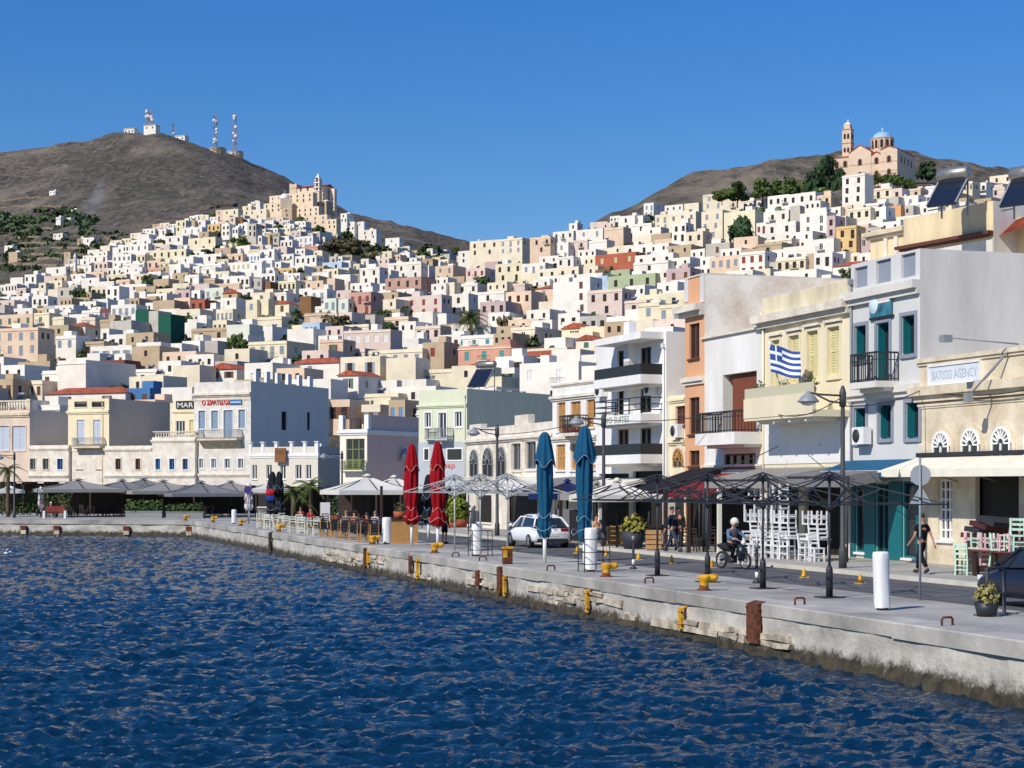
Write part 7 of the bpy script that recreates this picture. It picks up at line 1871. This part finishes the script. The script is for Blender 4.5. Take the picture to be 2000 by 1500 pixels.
# white chairs stacked on white tables before the yellow house
CP0 = make_chair('white_chair', 'white chair at the left foot of the stacked furniture', M_WHP, M_WHP, 'stacked white chairs', AT(1466, 10.2, .13), .4); CPn = [CP0]
lay = [(1478, 10.3, .13, 0), (1492, 10.2, .13, 0), (1508, 10.3, .13, 0), (1524, 10.2, .13, 0), (1538, 10.3, .13, 0), (1575, 10.4, .13, 0), (1595, 10.4, .13, 0), (1470, 10.6, 1.38, pi), (1482, 10.7, 1.38, pi), (1496, 10.6, 1.38, pi), (1510, 10.7, 1.38, pi), (1526, 10.6, 1.38, pi), (1540, 10.7, 1.38, pi), (1582, 10.8, 1.38, pi), (1600, 10.8, 1.38, pi), (1476, 10.8, 2.35, pi), (1500, 10.8, 2.35, pi), (1524, 10.8, 2.35, pi)]
for i, (px, v, z, fl) in enumerate(lay):
    c = dup(CP0, AT(px, v, z+(.49 if fl else 0)), .4+rc.uniform(-.3, .3), ('upturned white chair ' if fl else 'white chair ')+['in the first place', 'in the second place', 'in the third place', 'in the fourth place', 'in the fifth place', 'in the sixth place', 'in the seventh place', 'in the eighth place'][i % 8 if i < 15 else i-15]+(' on the bottom row' if i < 7 else ' on the stacked tables' if i < 15 else ' of the top row')+' of the white stack')
    if fl: c.rotation_euler = (pi, 0, .4+rc.uniform(-.2, .2))
for i, (px, z) in enumerate(((1480, .13), (1514, .13), (1546, .13), (1590, .13), (1480, 1.4), (1514, 1.4))): make_table('white_table', ['lower left', 'lower middle', 'lower right', 'separate right', 'upper left', 'upper right'][i]+' white table in the furniture stack before the yellow house', M_WHP, M_WHP, 'stacked white tables', AT(px, 10.7, z), .4, .85)
# pastel chairs at the right
M_MINT = mat('mint paint', '#b9dcc4', .6, .06, 4); M_PINK = mat('pink paint', '#dfb4b8', .6, .06, 4)
CM0 = make_chair('pastel_chair', 'mint green chair standing left of the pastel furniture', M_MINT, M_MINT, 'pastel chairs by the agency building', AT(1884, 10.3, .13), 2.4)
for i, (px, v, z, m, fl) in enumerate(((1898, 10.6, .89, M_PINK, 1), (1915, 10.7, .89, M_MINT, 1), (1932, 10.6, .89, M_PINK, 1), (1952, 10.7, .89, M_MINT, 1), (1972, 10.5, .89, M_PINK, 0), (1990, 10.5, .89, M_MINT, 0))):
    c = dup(CM0, AT(px, v, z+(.49 if fl else 0)), 1.2+i, ['pink upturned chair leftmost on the pastel table', 'mint upturned chair second on the pastel table', 'pink upturned chair third on the pastel table', 'mint upturned chair behind the dark car', 'pink chair standing high by the dark car', 'mint chair at the right edge'][i])
    for ch in c.children:
        ch.data = ch.data.copy(); ch.data.materials[0] = m
    if fl: c.rotation_euler = (pi, 0, 1.2+i)
for i, px in enumerate((1906, 1942, 1980)): make_table('rose_table', ['left', 'middle', 'right'][i]+' dark rose table carrying pastel chairs', mat('dark rose wood', '#6b3338', .6, .1, 4), M_DWD, 'rose tables by the agency building', AT(px, 10.7, .13), .4, .9)
p = AT(1935, 12.2, .13); t = thing('stacked_loungers', 'dark folded cushions heaped behind the pastel chairs', 'cushions', p, .3); 
for k in range(4): q = MB(); q.box(-.9, .9, -.35, .35, 1.0+k*.17, 1.15+k*.17); o = q.build('cushion', mat('dark cushion', '#2b2c33', .9) if k % 2 else mat('wine cushion', '#4a2026', .9), t); o.rotation_euler = (.1*k, .06, .1*k)
q = MB(); q.box(-.7, .7, -.3, .3, 0, 1.0); q.build('crate', M_DWD, t)
# café clutter: screens, menu boards, counters, boxes
def menu_board(px, v, w_, h, m, label, z=0, rz=.2):
    t = thing('menu_board', label, 'board', AT(px, v, z), rz, 'boards and screens'); q = MB(); q.box(-w_/2, w_/2, 0, .05, .1, h); q.build('panel', m, t); q = MB(); q.bar((-w_/2, .02, 0), (-w_/2, .02, h), .05); q.bar((w_/2, .02, 0), (w_/2, .02, h), .05); q.build('frame', M_DWD, t)
p = AT(783, 2.6); t = thing('wooden_counter', 'tan plywood counter behind the left red parasol', 'counter', p, .3); q = MB(); q.box(-.75, .75, -.4, .4, 0, 1.1); q.build('body', M_FR['wood'], t); q = MB(); q.box(-.8, .8, -.45, .45, 1.1, 1.16); q.build('top', M_DWD, t)
potted('planter', 'dry straw-coloured plant on the plywood counter', AT(780, 2.6, 1.17), .3, .5, M_TERR, M_SCRUB, 81, None, 90)
menu_board(635, 6, .7, 1.6, M_WHP, 'white menu board at the left post of the ivory canopy'); menu_board(1105, 9.8, .9, 1.5, M_FR['grey'], 'grey glass screen behind the white car', .13); menu_board(1130, 9.6, .8, 1.5, M_PLN, 'dark screen right of the white car', .13)
for i, (px, v, lb) in enumerate(((1276, 9.3, 'pale wooden crate beside the dark planter'), (1195, 9.6, 'wooden box stool left of the dark planter'), (1210, 10.4, 'second wooden box near the hotel door'))):
    t = thing('wooden_crate', lb, 'crate', AT(px, v, .13), .3*i, 'wooden crates'); 
    for k in range(4): q = MB(); q.box(-.3, .3, -.27, .27, .04+k*.2, .2+k*.2); q.build('plank', M_WDC, t)
for k, (px, v) in enumerate(((640, 7.5), (690, 7.0), (745, 6.5), (790, 8), (1095, 9.0), (1300, 9.3), (1345, 9.4), (1405, 9.3))):
    t = thing('canopy_post', ['first', 'second', 'third', 'fourth', 'fifth', 'sixth', 'seventh', 'cream eighth'][k]+' canopy post from the left along the café fronts', 'post', AT(px, v, 0), .3, 'café canopy posts'); q = MB(); q.box(-.07, .07, -.07, .07, 0, 2.7); q.build('shaft', M_CRP if k == 7 else M_DWD, t); q = MB(); q.box(-.12, .12, -.12, .12, 0, .12); q.build('foot', M_DWD, t)
# dark timber pergola of the middle taverna, with its shaded back wall
def pergola(px0, px1, Y0, dep, h, label, m=M_DWD):
    a, b = W3(px0, 946, Y0), W3(px1, 946, Y0); L = b.x-a.x; t = thing('pergola', label, 'pergola', ((a.x+b.x)/2, Y0, 0), 0, 'taverna pergolas')
    q = MB(); q.box(-L/2, L/2, dep-.1, dep, 0, h); q.build('back_screen', m, t)
    for k in range(5): x = -L/2+L*k/4; q = MB(); q.box(x-.07, x+.07, -.07, .07, 0, h); q.build('post', m, t); q = MB(); q.box(x-.05, x+.05, -.2, dep, h, h+.12); q.build('rafter', m, t)
    q = MB(); q.box(-L/2-.2, L/2+.2, -.3, dep, h+.12, h+.16); q.build('roof', M_BLK, t)
pergola(75, 480, 163, 6, 2.55, 'long dark taverna pergola behind the grey canopies'); pergola(-40, 130, 168, 5, 2.9, 'brown roofed taverna pergola at the left edge', M_DWD); pergola(500, 640, 150, 7, 2.4, 'dark pergola behind the cream chairs'); pergola(640, 830, 128, 8, 2.5, 'dark pergola behind the ivory canopy'); pergola(830, 925, 122, 4, 2.5, 'dark pergola between red parasols and stone house')
# ------------------------------------------------------------ vehicles
M_TYRE = mat('tyre rubber', (.02, .02, .02), .85); M_RIM = mat('alloy rim', '#b9bcc0', .35, metal=.7); M_LENS = mat('red lens', '#8c1512', .25); M_PLATE = mat('number plate', '#d8d8d0', .5)
def car(name, label, loc, heading, paint, L=4.1, Wd=1.76, H=1.46):
    """x forward"""
    t = thing(name, label, 'car', loc, heading, 'cars on the quay road'); hw = Wd/2
    st = [(-L/2, .45, .78, .86), (-L/2+.06, .30, .84, .93), (-L/2+.35, .24, .93, .98), (-L/2+.8, .24, .96, 1.0), (-.4, .22, .93, 1.0), (.5, .22, .90, 1.0), (1.0, .22, .88, 1.0), (L/2-.7, .24, .80, .97), (L/2-.25, .26, .70, .93), (L/2-.05, .32, .60, .84), (L/2, .42, .52, .74)]
    q = MB(); n = 10; vs = []
    for x, zb_, zt, k in st:
        w_ = hw*k; sec = [(-w_*.86, zb_), (-w_*.98, zb_+.1), (-w_, zb_+(zt-zb_)*.45), (-w_*.98, zt-.1), (-w_*.86, zt), (w_*.86, zt), (w_*.98, zt-.1), (w_, zb_+(zt-zb_)*.45), (w_*.98, zb_+.1), (w_*.86, zb_)]
        vs += [(x, y, z) for y, z in sec]
    fs = [(i*n+j, (i+1)*n+j, (i+1)*n+(j+1) % n, i*n+(j+1) % n) for i in range(len(st)-1) for j in range(n)]+[list(range(n)), list(range((len(st)-1)*n, len(st)*n))[::-1]]
    q.add(vs, [f[::-1] for f in fs], 0, None, True); b = q.build('body', paint, t)
    g = [(-L/2+.12, .90, .90, .80), (-L/2+.55, .94, H-.14, .70), (-L/2+1.1, .94, H, .68), (-.1, .94, H+.01, .69), (.45, .92, H-.09, .68), (1.12, .87, .89, .80)]
    q = MB(); vs = []; n = 6
    for x, zb_, zt, k in g:
        w0 = hw*.93; w1 = hw*k; vs += [(x, -w0, zb_), (x, -w1, zt-.04), (x, -w1*.8, zt), (x, w1*.8, zt), (x, w1, zt-.04), (x, w0, zb_)]
    fs = []; mi = []
    for i in range(len(g)-1):
        for j in range(5): fs.append((i*n+j, i*n+j+1, (i+1)*n+j+1, (i+1)*n+j)); mi.append(1 if j in (0, 4) or i in (0, 4) else 0)
    for f, m_ in zip(fs, mi): q.add([vs[k] for k in f], [(3, 2, 1, 0)], m_)
    q.build('cabin', [paint, M_GLASS], t)
    q = MB()
    for sgn in (-1, 1):
        for (x0, z0, x1, z1) in ((-L/2+.55, H-.16, -L/2+.2, .93), (-.15, H-.03, -.2, .93), (.45, H-.1, 1.1, .9), (-L/2+.6, H-.13, .45, H-.1)):
            q.bar((x0, sgn*hw*.70, z0), (x1, sgn*hw*(.92 if z1 < 1 else .70), z1), .06)
    q.build('pillar', paint, t)
    for sx in (-L/2+.75, L/2-.78):
        for sgn in (-1, 1):
            M = Matrix.Translation((sx, sgn*(hw-.08), .31)) @ Matrix.Rotation(pi/2, 4, 'X'); q = MB(); q.lathe([(.2, -.1), (.29, -.11), (.315, -.06), (.315, .06), (.29, .11), (.2, .1)], 20, (0, 0, 0), 0, True, M); wl = q.build('wheel', M_TYRE, t); q = MB(); q.lathe([(.02, -.112), (.08, -.118), (.2, -.11), (.2, .11), (.08, .118), (.02, .112)], 14, (0, 0, 0), 0, False, M); q.build('rim', M_RIM, wl)
    for sgn in (-1, 1):
        q = MB(); q.box(-L/2-.01, -L/2+.22, sgn*hw*.62-.17, sgn*hw*.62+.17, .74, .86); q.build('tail_light', M_LENS, t); q = MB(); q.box(L/2-.35, L/2-.06, sgn*hw*.65-.16, sgn*hw*.65+.16, .58, .68); q.build('headlight', M_WHP, t); q = MB(); q.ball((.85, sgn*(hw+.1), .98), .1, 8, 6, 0, (.6, 1, .7)); q.build('mirror', paint, t)
    q = MB(); q.box(-L/2-.015, -L/2+.03, -.26, .26, .52, .64); q.build('number_plate', M_PLATE, t); q = MB(); q.box(-L/2-.02, -L/2+.2, -hw*.8, hw*.8, .28, .42); q.build('bumper', M_DMET, t)
HEAD = atan2(QU.y, QU.x)
M_CARW = mat('white car paint', '#eceef0', .3, spec=.6); M_CARD = mat('dark blue car paint', '#1b2030', .3, spec=.6)
car('parked_car', 'white hatchback driving away behind the left blue parasol', AT(1050, 7.1), HEAD, M_CARW); car('parked_car', 'dark blue hatchback cut by the right edge', AT(2062, 5.5), HEAD, M_CARD)
# ------------------------------------------------------------ people
def skin_body(name, verts, edges, m, parent, root=0, sub=1):
    me = bpy.data.meshes.new(name); me.from_pydata([v[:3] for v in verts], edges, []); o = bpy.data.objects.new(name, me); TMP.collection.objects.link(o)
    o.modifiers.new('skin', 'SKIN'); o.modifiers.new('sub', 'SUBSURF').levels = sub; o.modifiers['sub'].render_levels = sub
    for i, v in enumerate(verts): me.skin_vertices[0].data[i].radius = (v[3], v[4] if len(v) > 4 else v[3])
    me.skin_vertices[0].data[root].use_root = True
    nm = baked(o)
    nm.materials.clear(); nm.materials.append(m); nm.name = name
    for p in nm.polygons: p.use_smooth = True
    return link(name, nm, parent)
M_SKIN = mat('skin', '#b98468', .6)
def person(label, loc, rz, pose, shirt, legs, hair, shoe='#26262a', sleeves=True, shorts=False, helmet=False, group='people on the quay', k=1.0):
    """pose: dict of joint positions (metres, x right, -y facing); pelvis pe, chest ch, neck ne, head he, shoulders/elbows/hands, hips/knees/feet"""
    t = thing('person', label, 'person', loc, rz, group); J = {a: Vector(b)*k for a, b in pose.items()}
    V = []; E = []; ix = {}
    def add(n, p, r, pr=None):
        V.append((*p, r*k)); ix[n] = len(V)-1
        if pr is not None: E.append((ix[pr], ix[n]))
    add('pe', J['pe'], .12); add('ch', J['ch'], .125, 'pe'); add('ne', J['ne'], .052, 'ch'); hd = (J['he']-J['ne']); add('jaw', J['ne']+hd*.45, .07, 'ne'); add('he', J['he'], .092, 'jaw'); add('cr', J['he']+hd.normalized()*.07*k, .07, 'he')
    for s in 'lr':
        add('sh'+s, J['sh'+s], .055, 'ch'); add('el'+s, J['el'+s], .038, 'sh'+s); add('ha'+s, J['ha'+s], .026, 'el'+s); d = (J['ha'+s]-J['el'+s]).normalized(); pm = J['ha'+s]+d*.07*k; add('pm'+s, pm, .03, 'ha'+s)
        sd = d.cross(Vector((1, .3, .2))).normalized()
        for fi in range(4): add(f'f{s}{fi}', pm+d*(.075+.012*(1.5-abs(fi-1.5)))*k+sd*(fi-1.5)*.018*k+Vector((0, -.02, 0)), .0085, 'pm'+s)
        add('th'+s, J['ha'+s]+d*.06*k+sd*.055*k, .009, 'ha'+s)
        add('hi'+s, J['hi'+s], .085, 'pe'); add('kn'+s, J['kn'+s], .055, 'hi'+s); add('an'+s, J['an'+s], .036, 'kn'+s); add('to'+s, J['to'+s], .035, 'an'+s)
    skin_body('body', V, E, M_SKIN, t)
    sm = cloth('cloth '+shirt, shirt); lm = cloth('cloth '+legs, legs)
    v = [(*J['pe'].lerp(J['ch'], -.02), .15*k, .125*k), (*J['pe'].lerp(J['ch'], .5), .15*k, .125*k), (*J['ch'], .165*k, .14*k), (*J['ch'].lerp(J['ne'], .75), .08*k)]; e = [(0, 1), (1, 2), (2, 3)]
    for s in 'lr':
        b = len(v); v += [(*J['sh'+s], .075*k), (*J['sh'+s].lerp(J['el'+s], .6), .06*k)]; e += [(2, b), (b, b+1)]
        if sleeves: v += [(*J['el'+s], .052*k), (*J['el'+s].lerp(J['ha'+s], .85), .042*k)]; e += [(b+1, b+2), (b+2, b+3)]
    skin_body('shirt', v, e, sm, t, 1)
    v = [(*J['pe'].lerp(J['ch'], .18), .145*k, .125*k), (*J['pe'], .15*k)]; e = [(0, 1)]
    for s in 'lr':
        b = len(v); v += [(*J['hi'+s], .105*k), (*J['kn'+s], .078*k)]; e += [(1, b), (b, b+1)]
        if not shorts: v += [(*J['an'+s].lerp(J['kn'+s], .08), .06*k)]; e += [(b+1, b+2)]
    skin_body('trousers', v, e, lm, t, 1)
    for s in 'lr':
        q = MB(); a, b = J['an'+s], J['to'+s]; q.tube([a+Vector((0, 0, .02)), a.lerp(b, .1)-Vector((0, 0, .03*k)), a.lerp(b, .6)-Vector((0, 0, .005)), b], [.05*k, .055*k, .05*k, .03*k], 8); q.build('shoe', mat('shoe '+shoe, shoe, .6), t)
    up = hd.normalized(); c = J['he']+up*.02*k
    q = MB(); M = Matrix.Translation(c) @ up.to_track_quat('Z', 'Y').to_matrix().to_4x4()
    if helmet:
        q.ball((0, 0, .02), .15*k, 14, 9, 0, (.92, 1.05, 1), M); q.build('helmet', mat('pale helmet', '#d9d3be', .3), t); q = MB(); q.ball((0, -.045, -.005), .125*k, 12, 6, 0, (.9, 1.0, .5), M); q.build('visor', M_GLASS, t)
    else:
        n, kk = 12, 7; vs = []
        for i in range(kk+1):
            a = pi*.62*i/kk
            for j in range(n):
                b = 2*pi*j/n; lim = 1 if sin(b) > -.3 else .62; aa = a*lim; vs.append((.098*k*sin(aa)*cos(b), .112*k*sin(aa)*sin(b)+.012, .03+.105*k*cos(aa)))
        q.add(vs, [(i*n+j, (i+1)*n+j, (i+1)*n+(j+1) % n, i*n+(j+1) % n) for i in range(kk) for j in range(n)], 0, M, True); q.build('hair', mat('hair '+hair, hair, .8), t)
        q = MB()
        for x in (-.033, .033): q.ball((x*k, -.086*k, .0), .011*k, 6, 4, 0, (1, .6, .7), M)
        q.build('eye', M_DARK, t)
        q = MB(); q.add([(-.014, -.085, -.03), (.014, -.085, -.03), (0, -.115, -.03), (0, -.09, .015)], [(0, 2, 3), (1, 3, 2), (0, 1, 2)], 0, M); q.build('nose', M_SKIN, t)
    return t
STAND = dict(pe=(0, 0, .95), ch=(0, 0, 1.32), ne=(0, .01, 1.47), he=(0, -.02, 1.62), shl=(-.19, 0, 1.38), shr=(.19, 0, 1.38), ell=(-.25, .03, 1.1), elr=(.25, .03, 1.1), hal=(-.25, -.05, .86), har=(.25, -.05, .86), hil=(-.09, 0, .9), hir=(.09, 0, .9), knl=(-.1, -.02, .5), knr=(.1, -.02, .5), anl=(-.1, .02, .08), anr=(.1, .02, .08), tol=(-.12, -.16, .04), tor=(.12, -.16, .04))
WALK = dict(STAND, knl=(-.09, -.2, .52), anl=(-.09, -.3, .1), tol=(-.09, -.46, .06), knr=(.09, .06, .5), anr=(.09, .32, .16), tor=(.09, .2, .04), ell=(-.27, .1, 1.1), hal=(-.28, .2, .88), elr=(.27, -.02, 1.1), har=(.27, -.2, .92))
SIT = dict(pe=(0, 0, .52), ch=(0, .03, .88), ne=(0, .03, 1.03), he=(0, 0, 1.18), shl=(-.19, .03, .94), shr=(.19, .03, .94), ell=(-.24, -.06, .68), elr=(.24, -.06, .68), hal=(-.14, -.28, .72), har=(.14, -.28, .72), hil=(-.1, 0, .5), hir=(.1, 0, .5), knl=(-.12, -.42, .52), knr=(.12, -.42, .52), anl=(-.12, -.42, .09), anr=(.12, -.42, .09), tol=(-.12, -.6, .04), tor=(.12, -.6, .04))
RIDE = dict(pe=(0, .12, .82), ch=(0, .02, 1.2), ne=(0, -.02, 1.36), he=(0, -.06, 1.5), shl=(-.2, 0, 1.26), shr=(.2, 0, 1.26), ell=(-.33, -.15, 1.05), elr=(.33, -.15, 1.05), hal=(-.3, -.42, 1.0), har=(.3, -.42, 1.0), hil=(-.11, .08, .78), hir=(.11, .08, .78), knl=(-.2, -.28, .7), knr=(.2, -.28, .7), anl=(-.17, -.1, .32), anr=(.17, -.1, .32), tol=(-.17, -.26, .27), tor=(.17, -.26, .27))
FWD = HEAD-pi/2                                                              # a figure faces -y; this turns it to face along the road, towards us
person('man in black waistcoat and pale sleeves walking away past the agency building', AT(1801, 9.4, .13), pi+FWD+.2, WALK, '#1d1d20', '#1b1b1e', '#2b211b', sleeves=False, k=1.03)
person('man in navy jacket and jeans walking along the café fronts', AT(1312, 9.0, .13), FWD+.9, WALK, '#1f2b45', '#3f4656', '#3a2c22', k=1.02); person('person in dark clothes standing behind the man in the navy jacket', AT(1325, 10.0, .13), FWD-.5, STAND, '#2a2c33', '#303236', '#241c18')
person('woman in black standing between the red parasols', AT(868, 4.2), FWD+.5, STAND, '#161618', '#141416', '#2a1d16', shorts=True)
for i, (px, v, sh, lb, a) in enumerate(((607, 4.2, '#b8343a', 'seated person in red and white top behind the cream chairs', .4), (587, 4.8, '#7d2a32', 'seated person in dark red left of the one in red and white', -.4), (676, 3.4, '#8a8f9a', 'seated person in grey at the black tables, left', 2.8), (692, 3.6, '#b07c70', 'seated person in pink at the black tables', 2.6), (716, 2.9, '#5a2e33', 'seated person in striped wine top near the white pedestal', 3.4), (733, 4.6, '#a9b7c9', 'seated person in pale blue under the ivory canopy', 2.4), (1165, 9.9, '#caa58f', 'seated person in pale top right of the right blue parasol', .3))):
    z = .13 if px > 1000 else 0; person(lb, AT(px, v, z), FWD+a, SIT, sh, '#30343c', ['#2a1d16', '#3d2b20', '#77706a'][i % 3], group='seated café guests'); dup(CD0, AT(px, v, z), FWD+a, 'dark chair holding the '+' '.join(lb.split()[:10]))
pp = W3(100, 1010, 146.5); person('pale-haired person seated behind the red bench', (pp.x, pp.y, 0), 2.6, SIT, '#3a2226', '#2b2b30', '#d9d4cb', group='seated café guests'); pp = W3(82, 1010, 146.0); person('person in checked grey top seated left of the red bench', (pp.x, pp.y, 0), 3.4, SIT, '#5c6172', '#2b2b30', '#2a1d16', group='seated café guests')
# motorbike with rider
def motorbike(loc, rz, label):
    t = thing('motorbike', label, 'motorbike', loc, rz)                     # front towards -y
    for y in (-.62, .6):
        M = Matrix.Translation((0, y, .29)) @ Matrix.Rotation(pi/2, 4, 'Y'); q = MB(); q.tube([(.25*cos(a), .25*sin(a), 0) for a in [2*pi*k/24 for k in range(25)]], .04, 8, 0, False, True, M); w_ = q.build('wheel', M_TYRE, t); q = MB()
        for k in range(8): a = 2*pi*k/8; q.bar(M @ Vector((.03*cos(a), .03*sin(a), 0)), M @ Vector((.22*cos(a), .22*sin(a), 0)), .015)
        q.tube([M @ Vector((0, 0, -.06)), M @ Vector((0, 0, .06))], .05, 8); q.tube([(.215*cos(a), .215*sin(a), 0) for a in [2*pi*k/24 for k in range(25)]], .014, 5, 0, False, True, M); q.build('rim', M_RIM, w_)
    q = MB()
    for x in (-.07, .07): q.tube([(x, -.62, .29), (x, -.45, .8)], .025, 6); q.tube([(x, .6, .29), (x, .2, .38)], .03, 6)
    q.tube([(0, -.42, .85), (0, -.2, .45), (0, .15, .35), (0, .5, .62)], .04, 7); q.build('frame', M_DMET, t)
    q = MB(); q.tube([(0, -.52, .3), (0, -.44, .55), (0, -.4, .85)], [.1, .2, .13], 8); q.build('leg_shield', mat('dark bike plastic', '#1f2430', .35), t); q = MB(); q.tube([(0, .0, .62), (0, .2, .7), (0, .55, .74), (0, .78, .76)], [.08, .12, .12, .05], 10); q.build('seat', M_BLK, t)
    q = MB(); q.tube([(-.34, -.36, 1.0), (-.2, -.4, .97), (0, -.43, .93), (.2, -.4, .97), (.34, -.36, 1.0)], .018, 6); q.build('handlebar', M_RIM, t); q = MB(); q.ball((0, -.52, .88), .09, 10, 8, 0, (1, .8, 1)); q.build('headlight', M_WHP, t)
    q = MB(); q.tube([(.13, .1, .3), (.15, .5, .32), (.15, .8, .4)], [.03, .05, .05], 8); q.build('exhaust', M_RIM, t); q = MB(); q.box(-.13, .13, -.05, .3, .2, .45); q.build('engine', M_DMET, t)
    for x in (-.4, .4): q = MB(); q.tube([(x*.7, -.38, 1.0), (x, -.36, 1.16)], .01, 4); q.ball((x, -.36, 1.18), .05, 8, 6, 0, (1, .4, .7)); q.build('mirror', M_DMET, t)
bp_ = AT(1432, 6.5, .004); motorbike(bp_, FWD+.25, 'small dark motorbike riding towards the right along the road'); person('motorbike rider in denim jacket and pale helmet', bp_+Vector((0, 0, .02)), FWD+.25, RIDE, '#5f7590', '#1d1d22', '#2a1d16', helmet=True)

bpy.data.scenes.remove(TMP)
